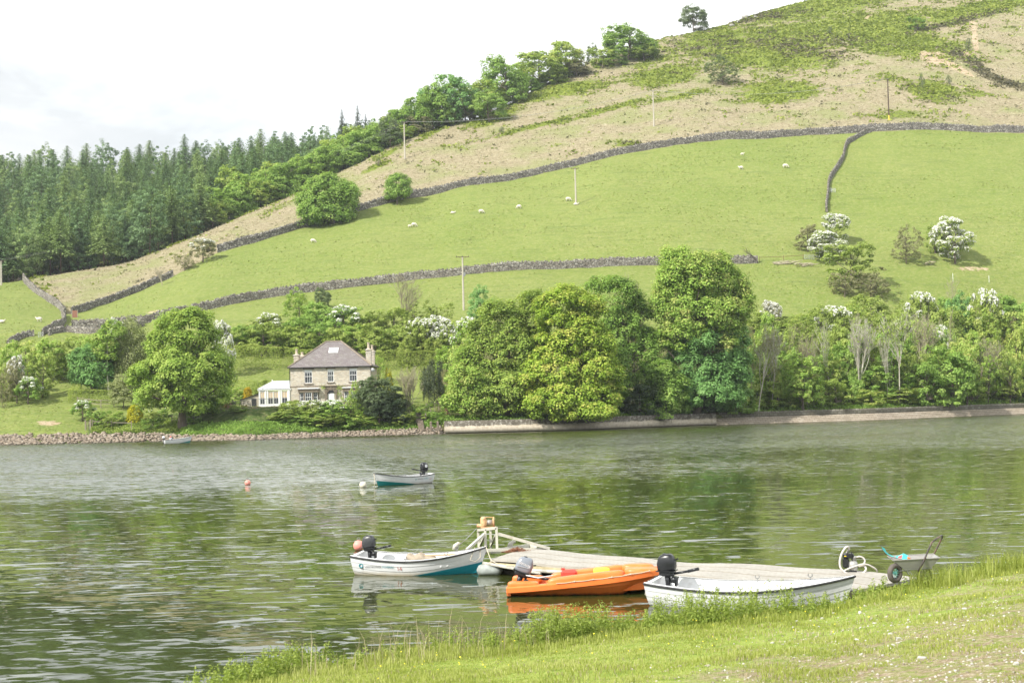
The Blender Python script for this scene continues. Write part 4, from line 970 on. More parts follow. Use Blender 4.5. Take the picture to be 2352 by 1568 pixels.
T_('evergreen_shrub', 'bushA', 872, 900, 70, 'dark', 'shadowy lower evergreen bush in front of the grey-green one', d=225.5, cat='shrub')
T_('golden_shrub', 'coneA', 893, 842, 34, 'gold', 'bright yellow conifer behind the right corner of the house', d=243, cat='shrub')
T_('garden_tree', 'wispB', 870, 815, 44, 'fresh', 'light leafy tree behind the right chimney side', d=262)
T_('flowering_hedge', 'bushD', 672, 918, 84, 'shrub', 'olive rounded shrub with white roses left of the front door', d=226.5, cat='shrub')
T_('flowering_hedge', 'whiteC', 715, 918, 90, 'shrub', 'white-flecked shrub below the left bay window', d=226, cat='shrub')
T_('flowering_hedge', 'whiteC', 765, 917, 84, 'mid', 'white-flecked shrub below the front door', d=226, cat='shrub')
T_('cypress_shrub', 'wispB', 808, 905, 78, 'fresh', 'feathery light-green cypress below the right bay window', d=225, cat='shrub')
T_('cypress_shrub', 'tallA', 818, 872, 30, 'fresh', 'small light-green topknot tree against the right bay window', d=230, cat='shrub')
T_('garden_shrub', 'bushC', 655, 945, 70, 'mid', 'low green shrub at the left foot of the flowering hedge', d=224, cat='shrub')
T_('golden_shrub', 'dome', 310, 929, 36, 'gold', 'clipped golden dome shrub left of the sycamore trunk', Yb=972, cat='shrub')
T_('golden_shrub', 'dome', 569, 888, 22, 'orange', 'narrow amber dome shrub by the conservatory', Yb=928, cat='shrub')
T_('maple_shrub', 'dome', 518, 918, 28, 'red', 'low round copper-red maple in the garden border', Yb=936, cat='shrub')
for k, X in enumerate([648, 684, 722, 760, 800, 838]):
    T_('garden_shrub', ['bushA', 'bushD', 'bushB'][k % 3], X, 944 + (k % 2) * 6, 66, ['shrub', 'mid', 'fresh'][k % 3], 'one of the lower green shrubs between the flowering hedge and the shore rocks', d=223.6, cat='shrub', group='lower shrubs below the flowering hedge')
for k, (key, X, Yt, W, mat, Yb, lab) in enumerate([
    ('bushC', 232, 942, 46, 'mid', 975, 'low green shrub right of the white-speckled bush by the rocks'), ('bushD', 262, 944, 48, 'fresh', 978, 'low green shrub left of the golden dome'), ('bushC', 248, 956, 40, 'shrub', 984, 'ragged low shrub above the small wooden gate'),
    ('bushD', 348, 945, 42, 'hedge', 972, 'clipped low shrub right of the golden dome'), ('bushA', 372, 938, 28, 'mid', 962, 'small dark clipped shrub on the lawn edge'), ('bushC', 350, 960, 50, 'mid', 985, 'leafy low shrub under the golden dome'), ('bushC', 215, 957, 30, 'shrub', 975, 'small shrub beside the wooden post fence'),
    ('bushD', 500, 905, 56, 'fresh', 932, 'yellow-green garden shrub behind the copper maple'), ('bushD', 540, 885, 60, 'fresh', 928, 'soft yellow-green shrub left of the amber dome'), ('bushC', 478, 925, 44, 'mid', 950, 'dark shrub right of the sycamore trunk'), ('bushD', 598, 870, 36, 'shrub', 905, 'olive shrub behind the conservatory roof'),
    ('bushC', 445, 940, 40, 'mid', 972, 'shady shrub at the foot of the sycamore'), ('bushD', 548, 930, 46, 'fresh', 945, 'low flower border behind the railing'), ('bushC', 965, 925, 60, 'fresh', 965, 'straggly shrub left of the garden steps'), ('bushC', 1000, 945, 40, 'mid', 975, 'low shrub right of the garden steps'), ('bushC', 925, 945, 54, 'shrub', 978, 'low olive shrub above the rocks by the bare garden tree')]):
    T_('garden_shrub', key, X, Yt, W, mat, lab, Yb=Yb, cat='shrub')

for k, X in enumerate([535, 570, 605, 645, 690, 735, 775, 820, 860, 900, 945, 985, 1030]):
    T_('thorn_shrub', ['bushD', 'bushA', 'bushB'][k % 3], X, 752 - (k % 3) * 6, 84, ['shrub', 'mid', 'shrub', 'fresh'][k % 4], 'one of the low thorns packed behind the garden hedge', d=277 + (k % 2) * 3, cat='shrub', group='low thorns behind the garden hedge')
# bare and half-leaved trees
bare_tree('b1', 930, 622, 92, 'leafless ash tree in front of the lower field wall behind the house', d=292, bark='twig', name='ash_tree', stems=2, spread=.55)
bare_tree('b2', 940, 838, 58, 'bare multi-stemmed garden tree between the evergreen bush and the yew', Yb=968, bark='twig', name='garden_tree', stems=5, spread=.35, fol=('dull', 700))
bare_tree('b3', 1462, 620, 74, 'leafless twisted tree rising between the shore maples', d=243, bark='twig', name='ash_tree', stems=2)
bare_tree('b4', 373, 612, 40, 'leafless thorn on the end of the upper field wall', Yb=656, bark='twig', name='thorn_tree', stems=2)
bare_tree('b5', 190, 855, 20, 'tiny bare sapling under the left hawthorn row', Yb=880, bark='twig', name='sapling') if False else None
bare_tree('b6', 170, 905, 26, 'thin bare sapling beside the clipped garden hedge', Yb=938, bark='twig', name='sapling') if False else None
for k, (X, Yt, W, Yb, d, lean, fol, bark) in enumerate([(1742, 735, 90, 950, None, .28, ('dull', 500), 'pale'), (1790, 770, 60, 938, None, 0, ('olive', 500), 'twig'), (1725, 760, 60, 938, None, 0, ('olive', 500), 'twig'), (1908, 730, 46, 925, None, 0, ('olive', 400), 'pale'), (1968, 725, 80, 922, None, 0, ('fresh', 500), 'pale'),
        (2039, 765, 30, 925, None, .03, None, 'pale'), (2047, 770, 34, 926, None, 0, None, 'pale'), (2066, 700, 90, 928, None, .06, ('olive', 700), 'pale'), (2115, 715, 84, 900, None, 0, ('fresh', 800), 'twig'), (1985, 715, 70, None, 288, 0, None, 'twig'), (2178, 700, 40, None, 280, 0, ('olive', 300), 'twig'),
        (2245, 770, 60, 920, None, 0, ('dull', 400), 'twig'), (1850, 760, 50, 930, None, 0, ('olive', 400), 'twig'), (1775, 745, 70, 940, None, 0, ('dull', 500), 'pale'), (1820, 740, 60, None, 268, 0, ('olive', 500), 'twig'), (2190, 628, 36, None, 318, 0, None, 'twig'), (2290, 775, 56, 915, None, 0, ('olive', 600), 'twig')]):
    labs = ['leaning pale tree growing out over the shore wall', 'half-leaved grey tree right of the leaning one', 'thin half-leaved tree against the blue-green sycamore', 'slim pale birch trunk left of centre in the shore wood', 'tall pale ash with a fan of fine branches in the shore wood', 'left stem of the white twin-trunked birch', 'right stem of the white twin-trunked birch', 'white-trunked birch just right of the twin trunks',
            'upright ash with a broom of branches in the shore wood', 'leafless ash high in the middle of the shore wood', 'thin tree under the dark green sycamore of the shore wood', 'twiggy tree left of the pale green willows at far right', 'thin tree behind the low bright sycamore on the wall', 'pale tree behind the leaning one', 'grey twiggy tree behind the low bright sycamore', 'leafless sapling tree standing above the shore wood at right', 'twiggy tree nearest the right end of the block wall']
    bare_tree(['b2', 'c1', 'c2', 'c3'][k % 4] if not lean else 'lean%d' % k, X, Yt, W, labs[k], Yb=Yb, d=d, lean=lean, bark=bark, name='birch_tree' if bark == 'pale' else 'ash_tree', fol=fol, spread=.6, r0=.014, seed=50 + k, stems=1)

# the shore wood at right: two loose rows of individual shrubs and small trees
WL = [('bushA', 1845, 812, 104, 'fresh', 250, 'low bright sycamore bush hanging over the block wall'), ('bushB', 2185, 790, 110, 'mid', 252, 'big dark-green shrub hanging down to the block wall at right'), ('tallB', 2222, 772, 84, 'fresh', 256, 'upright bright sycamore inside the dark shore shrubs'),
      ('bushC', 2130, 830, 80, 'mid', 254, 'spreading green shrub right of the white birch trunks'), ('tallA', 2206, 664, 64, 'cool', 300, 'rich green young sycamore at the top of the shore wood'),
      ('whiteB', 1772, 688, 46, 'dull', 300, 'narrow white blossoming thorn at the top left of the shore wood'), ('whiteC', 1920, 700, 90, 'shrub', 292, 'broad thorn with white sprays in the upper shore wood'), ('whiteC', 2165, 745, 60, 'mid', 284, 'white-flecked thorn below the rich green sycamore'), ('whiteC', 2270, 660, 80, 'shrub', 302, 'white-flecked thorn near the top right of the shore wood'), ('whiteC', 2120, 668, 70, 'shrub', 306, 'thorn with pale flowers on its crown in the top row of the shore wood')]
for key, X, Yt, W, mat, d, lab in WL: T_('shore_tree', key, X, Yt, W, mat, lab, d=d)
rg = random.Random(5); keys = ['bushA', 'bushB', 'bushC', 'bushD', 'wispA', 'wispB', 'tallB', 'bushC']
for row, (d0, y0, y1, nn, mats) in enumerate([(306, 672, 700, 11, ['shrub', 'shrub', 'mid', 'olive']), (292, 690, 725, 12, ['shrub', 'fresh', 'shrub', 'olive']), (279, 735, 765, 12, ['fresh', 'olive', 'shrub', 'mid']), (267, 770, 805, 12, ['fresh', 'shrub', 'mid', 'olive']), (258, 812, 850, 14, ['mid', 'fresh', 'shrub', 'mid']), (254, 868, 895, 9, ['fresh', 'shrub', 'olive'])]):
    for k in range(nn):
        X = 1735 + (k + .5 + rg.uniform(-.3, .3)) * (2420 - 1735) / nn; Yt = rg.uniform(y0, y1); dd = d0 + (X - 2000) * .03 + rg.uniform(-3, 3)
        if row == 0 and X < 1900: Yt += 22
        if row >= 4: dd = max(dd, float(np.interp(xa(X), AA, SHO)) + (13 if row == 4 else 8))
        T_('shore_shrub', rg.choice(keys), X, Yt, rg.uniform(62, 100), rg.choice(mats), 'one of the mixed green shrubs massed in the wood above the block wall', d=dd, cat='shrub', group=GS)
for k in range(9):       # shady back row under the shore maples
    X = 1100 + k * 74; T_('thicket_shrub', 'bushD', X, 880, 90, 'dark' if k % 2 else 'mid', 'shaded shrub low under the round shore maples', d=236 + rg.uniform(-1, 3), cat='shrub', group='shaded shrubs under the shore maples')

# hill thorns
T_('hawthorn_tree', 'whiteA', 1905, 528, 92, 'shrub', 'white blossoming hawthorn leaning left at the foot of the winding wall', Yb=604)
T_('hawthorn_tree', 'whiteB', 1922, 488, 62, 'shrub', 'half-white hawthorn on top of the hillside thorn clump', Yb=560)
T_('thorn_tree', 'bushC', 1856, 515, 56, 'dull', 'dull brown-green thorn left of the white hawthorn', Yb=578)
T_('hawthorn_tree', 'bushC', 1955, 558, 112, 'shrub', 'large green thorn in front of the white hawthorn', Yb=655)
T_('thorn_tree', 'wispA', 2000, 612, 90, 'dull', 'low dull thorn below the large green one', Yb=684)
T_('thorn_tree', 'wispA', 1940, 620, 70, 'dull', 'straggly thorn with a broken bough at the foot of the clump', Yb=684)
T_('thorn_tree', 'wispB', 2081, 512, 70, 'dull', 'olive leafless-looking thorn left of the big white hawthorn', Yb=606)
T_('hawthorn_tree', 'whiteA', 2193, 496, 98, 'shrub', 'big round hawthorn covered in white blossom alone on the pasture', Yb=606)
T_('thorn_tree', 'bushC', 2148, 512, 42, 'shrub', 'green thorn tucked behind the big white hawthorn', Yb=582)
T_('hawthorn_tree', 'whiteC', 467, 546, 60, 'dull', 'pale flowering thorn by the gap in the upper wall', Yb=602)
T_('thorn_tree', 'wispA', 424, 578, 50, 'dull', 'small thorn left of the pale flowering one', Yb=622)
T_('rowan_tree', 'wispB', 1660, 122, 88, 'grey', 'pale green rowan alone on the straw hillside', Yb=196)
T_('hawthorn_tree', 'bushC', 2108, 38, 44, 'mid', 'tiny wind-shaped thorn near the top right of the hill', Yb=70)
T_('oak_tree', 'oakB', 1593, 10, 62, 'grey', 'lone tree standing on the skyline', Yb=70)
T_('birch_tree', 'tallB', 897, 256, 58, 'grey', 'blue-green birch in front of the oak wood edge', Yb=340)
for k, (X, Yt, Yb) in enumerate([(870, 363, 382), (1152, 290, 306), (2118, 165, 205), (2180, 170, 196), (1905, 60, 80), (2225, 85, 118)]):
    T_('rowan_sapling', 'wispB', X, Yt, 14, 'grey', ['thin sapling on the straw slope above the round oak', 'thin sapling under the lone crest oak', 'taller thin sapling near the eroded scar', 'thin sapling right of the eroded scar', 'thin sapling high on the green bracken', 'thin sapling beside the hill path'][k], Yb=Yb)

# trees along the crest
CL = [('bushA', 1445, 58, 122, 'mid', 138, 'big round oak high on the crest'), ('bushC', 1385, 108, 64, 'olive', 157, 'small open oak left of the big crest oak'), ('tallB', 1361, 96, 30, 'grey', 150, 'slim pale birch on the crest'),
      ('bushB', 1300, 88, 88, 'olive', 178, 'open olive oak with a spire behind it on the crest'), ('bushB', 1240, 110, 118, 'olive', 200, 'spreading olive oak half way along the crest'), ('bushA', 1160, 126, 100, 'mid', 192, 'dark green oak against the sky on the crest'),
      ('oakB', 1122, 208, 80, 'mid', 282, 'low oak standing forward on the straw slope with a clear trunk'), ('bushB', 1045, 164, 100, 'cool', 270, 'tall dark green oak at the end of the crest wood'), ('bushA', 1090, 180, 96, 'olive', 265, 'olive oak right of the tall dark one'), ('bushA', 1010, 190, 100, 'mid', 282, 'green oak left of the tall dark one'), ('bushC', 1185, 190, 60, 'dull', 222, 'scrubby thorn at the foot of the crest oaks')]
for key, X, Yt, W, mat, Yb, lab in CL: T_('oak_tree' if 'oak' in lab else 'birch_tree' if 'birch' in lab else 'thorn_tree', key, X, Yt, W, mat, lab, Yb=Yb)
for k, (X, Yt, Yb) in enumerate([(895, 292, 322), (925, 280, 308), (960, 262, 292), (995, 250, 288), (1030, 238, 280), (1068, 232, 274), (1105, 228, 268), (1142, 196, 240), (1178, 182, 226), (1212, 172, 212), (1272, 150, 192), (1325, 140, 176), (1410, 118, 150), (1480, 100, 140)]):
    T_('crest_shrub', ['bushD', 'bushA'][k % 2], X, Yt, 66, ['mid', 'olive', 'dull'][k % 3], 'one of the low bushes filling the foot of the crest wood', Yb=Yb, cat='shrub', group='low bushes along the foot of the crest wood')
T_('spruce_tree', 'coneA', 1283, 90, 26, 'grey', 'small spire-topped tree behind the olive crest oaks', Yb=170)
GC = 'round oaks in the band along the hill crest'
band = [(955, 222, 80, 'mid', 6), (985, 205, 70, 'cool', 14), (925, 245, 84, 'mid', 8), (905, 262, 70, 'olive', 16), (880, 262, 74, 'mid', 12), (848, 283, 80, 'mid', 7), (820, 282, 70, 'olive', 16), (790, 300, 84, 'mid', 9), (765, 315, 76, 'olive', 14), (740, 335, 84, 'mid', 7), (705, 345, 76, 'fresh', 14), (672, 358, 84, 'mid', 8), (640, 368, 76, 'olive', 14), (612, 375, 88, 'mid', 8), (575, 398, 88, 'mid', 8), (540, 376, 70, 'olive', 18), (545, 420, 78, 'mid', 7), (512, 430, 84, 'mid', 8), (490, 465, 66, 'olive', 6), (650, 395, 80, 'mid', 5), (700, 375, 80, 'mid', 4), (600, 415, 76, 'olive', 5), (800, 330, 80, 'mid', 3), (850, 310, 76, 'mid', 3), (442, 492, 30, 'fresh', 4)]
_crestd = lambda X: float(np.interp(xa(X), AA, cy_))
for k, (X, Yt, W, mat, dd) in enumerate(band):
    T_('oak_tree', ['bushA', 'bushD', 'bushB'][k % 3], X, Yt, W * 1.12, mat, 'one of the round oaks crowded along the crest below the conifers', d=_crestd(X) + dd, group=GC)

# ------------------------------------------------------------------ conifer plantation
CP = [conifer_proto(60 + k, base=[.30, .24, .34, .2][k % 4], R0=[.24, .27, .22, .25][k % 4]) for k in range(5)]
rg = random.Random(11); spots = []
for row in range(16):
    off = [5, 12, 21, 32, 45, 60, 77, 95, 114, 134, 154, 175, 195, 215, 235, 252][row]; nn = 24 if row < 5 else 23
    for k in range(nn):
        X = -70 + (k + .5 + rg.uniform(-.38, .38)) * (900 + 70) / nn
        spots.append((X, off + rg.uniform(-4, 4)))
GCon = 'conifers of the plantation behind the hill'
nc = 0
for (X, off) in spots:
    lim = 470 if off < 16 else (560 if off < 40 else 900)
    if X > lim and off < 90: continue
    cd = _crestd(X); d = cd + off; P = ga(X, d); H = rg.uniform(13, 21)
    ty = proj(tuple(P + Vector((0, 0, H))))[1]
    lim_y = float(np.interp(X, [-80, 0, 120, 250, 420, 600, 780, 860, 900], [365, 352, 320, 305, 283, 288, 270, 285, 300])) + rg.uniform(-6, 10)
    if float(ty) < lim_y:
        H2 = H - (lim_y - float(ty)) * d / F
        if H2 < 8: continue
        H = H2
    if rg.random() < .42:
        w_ = H * rg.uniform(.42, .6); tree('conifer_tree', rg.choice(['pineA', 'pineA', 'pineB']), (P.x, P.y, P.z), H, w_, rg.choice(['conifer', 'conifer', 'conifer2']), 'one of the tall conifers massed in the plantation behind the straw slope', group=GCon, bark='con'); nc += 1; continue
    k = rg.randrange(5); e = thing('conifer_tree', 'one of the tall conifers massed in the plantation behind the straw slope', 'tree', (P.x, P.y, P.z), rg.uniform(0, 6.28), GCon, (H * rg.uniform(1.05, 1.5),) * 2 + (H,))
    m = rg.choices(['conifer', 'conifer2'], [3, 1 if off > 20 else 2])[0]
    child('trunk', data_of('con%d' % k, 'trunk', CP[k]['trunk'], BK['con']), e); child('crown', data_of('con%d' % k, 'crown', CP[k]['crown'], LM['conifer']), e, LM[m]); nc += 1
for (X, Yt, w_, lab) in [(788, 252, 26, 'bare-topped dark spruce above the crest oaks'), (824, 243, 22, 'tallest thin dark spruce above the crest oaks'), (842, 262, 14, 'tiny dark spruce tip right of the tallest one')]:
    P = ga(X, _crestd(X) + 70); yb = float(proj(tuple(P))[1]); H = (yb - Yt) * P.y / F
    e = thing('spruce_tree', lab, 'tree', P, 0, None, (H * .6, H * .6, H)); k = 1
    child('trunk', data_of('con%d' % k, 'trunk', CP[k]['trunk'], BK['con']), e); child('crown', data_of('con%d' % k, 'crown', CP[k]['crown'], LM['conifer']), e, LM['conifer3'])
print('conifers', nc)

# ------------------------------------------------------------------ hedges
def hedge(name, P, H, wid, mat, label, seed=1, leaf=.16, dens=42, top=None):
    rng = np.random.default_rng(seed); P = densify(P, .5); n = len(P); xy = np.array([(p.x, p.y) for p in P])
    tg = np.gradient(xy, axis=0); tg = tg / np.linalg.norm(tg, axis=1, keepdims=True); nn = np.stack([-tg[:, 1], tg[:, 0]], -1)
    L = np.linalg.norm(np.diff(xy, axis=0), axis=1).sum(); k = int(L * (2 * H + wid) * dens)
    s = rng.uniform(0, n - 1.01, k); i = s.astype(int); f = s - i; c = xy[i] * (1 - f)[:, None] + xy[i + 1] * f[:, None]
    Hh = H * (1 + .16 * fbm(c[:, 0], c[:, 1], 3.5, 2)); u = rng.uniform(0, 2 * H + wid, k); side = np.where(u < H, -1, np.where(u > H + wid, 1, 0))
    off = np.where(side == 0, u - H - wid / 2, side * wid / 2); hz = np.where(side == 0, Hh, np.where(side < 0, u, 2 * H + wid - u) * Hh / H)
    rdd = np.clip((hz / Hh - .8) / .2, 0, 1) * (side != 0); off = off * (1 - .25 * rdd)
    nrm = np.where((side == 0)[:, None], np.array([0, 0, 1.0]), np.concatenate([nn[i] * side[:, None], np.full((k, 1), .35)], 1))
    bulge = .16 * fbm(c[:, 0] * 1.3 + hz, c[:, 1] + hz * 1.7, 1.1, 2)
    Q = np.concatenate([c + nn[i] * off[:, None], (gz(c[:, 0], c[:, 1]) + hz)[:, None]], 1) + nrm * (bulge + rng.normal(0, .06, k))[:, None]
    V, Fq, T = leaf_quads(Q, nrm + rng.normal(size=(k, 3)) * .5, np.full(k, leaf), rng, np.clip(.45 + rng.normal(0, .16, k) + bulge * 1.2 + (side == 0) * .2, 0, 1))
    e = thing(name, label, 'hedge', P[0]); V = V - np.array(P[0])
    mk('foliage', V, Fq, LM[mat], e, att=dict(tint=T)); return e
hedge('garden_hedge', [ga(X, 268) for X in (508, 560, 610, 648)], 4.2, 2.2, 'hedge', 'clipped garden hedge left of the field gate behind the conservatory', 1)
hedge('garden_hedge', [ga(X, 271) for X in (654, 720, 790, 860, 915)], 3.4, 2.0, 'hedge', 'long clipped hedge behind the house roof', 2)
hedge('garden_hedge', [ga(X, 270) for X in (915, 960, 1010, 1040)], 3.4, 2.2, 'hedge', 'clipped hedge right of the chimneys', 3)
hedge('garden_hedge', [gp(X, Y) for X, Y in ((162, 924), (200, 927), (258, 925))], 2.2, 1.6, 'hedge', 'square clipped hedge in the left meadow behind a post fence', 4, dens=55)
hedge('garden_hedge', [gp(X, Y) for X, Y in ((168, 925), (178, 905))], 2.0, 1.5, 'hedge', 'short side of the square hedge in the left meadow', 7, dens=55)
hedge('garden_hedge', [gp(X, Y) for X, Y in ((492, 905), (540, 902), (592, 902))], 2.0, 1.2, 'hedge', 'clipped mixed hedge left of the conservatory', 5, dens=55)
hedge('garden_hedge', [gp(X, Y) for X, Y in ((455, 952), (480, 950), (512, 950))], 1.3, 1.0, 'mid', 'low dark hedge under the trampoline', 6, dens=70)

# undergrowth
def cover(name, label, n, fn, mat, leaf, hgt, seed, zf=gz, nup=.7, asp=.7):
    rng = np.random.default_rng(seed); x, y = fn(rng, n); x, y = np.asarray(x), np.asarray(y); k = len(x)
    h = hgt * rng.random(k) ** 1.3 * np.clip(.6 + 1.4 * vnoise(x, y, 1.7), .1, 1.5)
    V, Fq, T = leaf_quads(np.stack([x, y, zf(x, y) + h], -1), rng.normal(size=(k, 3)) + np.array([0, -.15, nup]), np.full(k, leaf), rng, np.clip(.4 + rng.normal(0, .15, k) + .5 * vnoise(x, y, 2.3), 0, 1), asp)
    return tag(mk(name, V, Fq, LM[mat], att=dict(tint=T)), label, kind='stuff')
def band_fn(X0, X1, o0, o1):
    def f(rng, n):
        X = rng.uniform(X0, X1, n); a = xa(X); s = np.interp(a, AA, SHO); y = s + rng.uniform(o0, o1, n); return a * y, y
    return f
cover('undergrowth', 'dark green undergrowth on the bank below the garden wall', 20000, band_fn(410, 1015, 2.6, 8.7), 'mid', .24, .5, 1)
cover('undergrowth', 'dark green growth between the flowering hedge and the shore rocks', 6000, band_fn(655, 1015, 8.7, 12), 'mid', .24, .5, 5)
cover('rough_grass', 'mixed rough grass and weeds above the rocks at left', 11000, band_fn(205, 420, 4.0, 12), 'shrub', .22, .5, 2)
cover('ground_ivy', 'ivy and brambles along the top of the block wall', 26000, band_fn(1015, 2700, 2.6, 9), 'mid', .27, .6, 3)
cover('wood_floor', 'low green growth on the floor of the shore wood', 20000, band_fn(1650, 2700, 8, 34), 'shrub', .34, 1.0, 4)

def tufts(name, label, key, mat, size, hgt, seed, up, asp=.7):
    P = TUFT[key]; rng = np.random.default_rng(seed); n = len(P); s = size * rng.uniform(.5, 1.4, n) * (P[:, 1] / 450) ** .8; P = P + np.stack([s * 0, s * 0, hgt * rng.random(n)], -1)
    V, Fq, T = leaf_quads(P, rng.normal(size=(n, 3)) * .8 + np.array([0, -.25, up]), s, rng, np.clip(.5 + rng.normal(0, .22, n) + .4 * vnoise(P[:, 0], P[:, 1], 6), 0, 1), asp)
    return tag(mk(name, V, Fq, LM[mat], att=dict(tint=T)), label, kind='stuff')
tufts('bracken_patches', 'bright green bracken and bilberry patches on the upper hillside', 'bracken', 'bracken', 1.0, .35, 1, .9)
tufts('heather_patches', 'dark heather patches on the upper hillside', 'heather', 'heather', .9, .35, 2, .7)
tufts('bracken_litter', 'dead straw-coloured bracken lying on the hillside', 'straw', 'litter', .8, .12, 3, 1.1, .35)
tufts('pasture_tufts', 'grass tufts dotted over the green pastures', 'pasture', 'pasture', .5, .02, 4, 2.6)
# ------------------------------------------------------------------ the stone house
M_HST = brickmat('coursed_stone', [C(270, 195, 120), C(540, 455, 330), C(390, 310, 215), C(660, 610, 500), C(300, 280, 245), C(590, 520, 400)], C(590, 550, 470), .46, .135, .022, bump=.02, dirt=(C(210, 160, 105), .28))
M_HSTY = brickmat('coursed_stone_side', [C(300, 225, 140), C(480, 400, 290), C(380, 300, 200), C(560, 500, 400), C(330, 290, 235)], C(480, 430, 350), .46, .135, .022, axis='y', bump=.02)
M_SLATE = brickmat('roof_slate', [C(150, 128, 130), C(225, 196, 196), C(185, 158, 160), C(270, 246, 240), C(165, 150, 152)], C(80, 70, 68), .55, .19, .012, bump=.02, dirt=(C(180, 170, 140), .45))
M_DRESS = simple('dressed_stone', C(250, 205, 155), .85, var=.2, scale=3, bump=.3, dirt=C(120, 100, 75), dirt_amt=.5)
M_DRESSD = simple('weathered_dressed_stone', C(190, 155, 118), .85, var=.2, scale=3, bump=.3, dirt=C(80, 65, 50), dirt_amt=.6)
M_WHITE = simple('white_paint', C(760, 765, 755), .45, var=.04)
M_LEAD = simple('lead_roof', C(520, 545, 575), .5, var=.1)
M_GUT = simple('black_gutter', C(25, 25, 28), .4)
M_POT = simple('chimney_pot', C(480, 410, 310), .8, var=.15)
M_BLIND = simple('cream_blind', C(600, 480, 330), .8)
m_gl, t, b, co = newmat('window_glass'); ob = co.outputs['Object']
t.link(t.ramp(t.noise(ob, 1.3, 2), [(.4, C(12, 14, 16)), (.65, C(75, 85, 90))]), b.inputs['Base Color']); b.inputs['Roughness'].default_value = .06; b.inputs['Specular IOR Level'].default_value = .8
HL = pt(666.5, 880, 238); HR = pt(851.5, 880, 238); HW = HR.x - HL.x; HD = 11.0; HZ = 4.85; HE = 6.5
house = thing('stone_house', 'two-storey stone house with grey hipped roof and white conservatory on the far shore', 'house', (HL.x, 238, HZ))
def holed_wall(mb, x0, x1, z0, z1, holes, y=0, th=.18):
    xs = sorted({x0, x1, *[h[0] for h in holes], *[h[1] for h in holes]}); zs = sorted({z0, z1, *[h[2] for h in holes], *[h[3] for h in holes]})
    for i in range(len(xs) - 1):
        for j in range(len(zs) - 1):
            cx, cz = (xs[i] + xs[i + 1]) / 2, (zs[j] + zs[j + 1]) / 2
            if any(h[0] < cx < h[1] and h[2] < cz < h[3] for h in holes): continue
            mb.add([(xs[i], y, zs[j]), (xs[i + 1], y, zs[j]), (xs[i + 1], y, zs[j + 1]), (xs[i], y, zs[j + 1])], [(0, 1, 2, 3)])
    for (a, b_, c, d) in holes:
        mb.add([(a, y, c), (b_, y, c), (b_, y, d), (a, y, d), (a, y + th, c), (b_, y + th, c), (b_, y + th, d), (a, y + th, d)], [(0, 4, 5, 1), (1, 5, 6, 2), (2, 6, 7, 3), (3, 7, 4, 0)])
upw = [(2.42, 3.72, 3.82, 6.1), (6.28, 7.32, 3.95, 6.12), (9.92, 11.2, 3.95, 6.15)]
door_h = (6.25, 7.42, 0.0, 2.75)
mb = MB(); holed_wall(mb, 0, HW, -.8, HE, upw + [(door_h[0], door_h[1], -.05, 2.75)])
mb.add([(0, 0, -.8), (0, HD, -.8), (0, HD, HE), (0, 0, HE)], [(0, 3, 2, 1)]); mb.add([(0, HD, -.8), (HW, HD, -.8), (HW, HD, HE), (0, HD, HE)], [(1, 0, 3, 2)])
mb.build('wall', M_HST, house)
MB().add([(HW, 0, -.8), (HW, HD, -.8), (HW, HD, HE), (HW, 0, HE)], [(0, 1, 2, 3)]).build('side_wall', M_HSTY, house)
MB().box((HW / 2, -.03, 3.32), (HW + .1, .1, .16)).build('string_course', M_DRESS, house)
ov = .28; rz_ = 4.45; x0, x1, y0, y1 = -ov, HW + ov, -ov, HD + ov; ry = HD / 2; rl, rr_ = HW / 2 - 1.25, HW / 2 + 1.25; e0 = HE + .02; top = HE + rz_
mb = MB(); mb.add([(x0, y0, e0), (x1, y0, e0), (x1, y1, e0), (x0, y1, e0), (rl, ry, top), (rr_, ry, top)], [(0, 1, 5, 4), (1, 2, 5), (2, 3, 4, 5), (3, 0, 4), (0, 3, 2, 1)])
roof = mb.build('roof', M_SLATE, house)
mb = MB()
for a_, b_ in (((x0, y0, e0), (rl, ry, top)), ((x1, y0, e0), (rr_, ry, top)), ((x0, y1, e0), (rl, ry, top)), ((x1, y1, e0), (rr_, ry, top)), ((rl, ry, top), (rr_, ry, top))): mb.tube([Vector(a_) + Vector((0, 0, .04)), Vector(b_) + Vector((0, 0, .04))], .13, 6)
mb.build('ridge_tiles', M_DRESS, roof)
mb = MB(); mb.box((HW / 2, y0 - .06, e0 - .08), (HW + 2 * ov + .2, .13, .13)); mb.box((x1 + .06, HD / 2, e0 - .08), (.13, HD + 2 * ov, .13)); mb.tube([(HW + .08, -.1, e0 - .1), (HW + .08, -.1, 0)], .06, 6); mb.tube([(-.08, -.06, e0 - .1), (-.08, -.06, 0)], .05, 6); mb.build('gutter', M_GUT, house)
# skylight on the front slope
sa = math.atan2(rz_, ry + ov); ny_, nz_ = -math.sin(sa), math.cos(sa)
def on_roof(x, f, h=0): return (x, y0 + (ry + ov) * f + ny_ * h, e0 + rz_ * f + nz_ * h)
def roof_quad(mb, xa_, xb_, fa, fb, h): mb.add([on_roof(xa_, fa, h), on_roof(xb_, fa, h), on_roof(xb_, fb, h), on_roof(xa_, fb, h)] + [on_roof(xa_, fa, h - .09), on_roof(xb_, fa, h - .09), on_roof(xb_, fb, h - .09), on_roof(xa_, fb, h - .09)], [(0, 1, 2, 3), (4, 5, 1, 0), (5, 6, 2, 1), (6, 7, 3, 2), (7, 4, 0, 3)])
mb = MB(); roof_quad(mb, 6.15, 7.75, .53, .73, .10); sk = mb.build('skylight', M_WHITE, house)
mb = MB(); roof_quad(mb, 6.3, 7.6, .56, .7, .13); mb.build('pane', M_LEAD, sk)
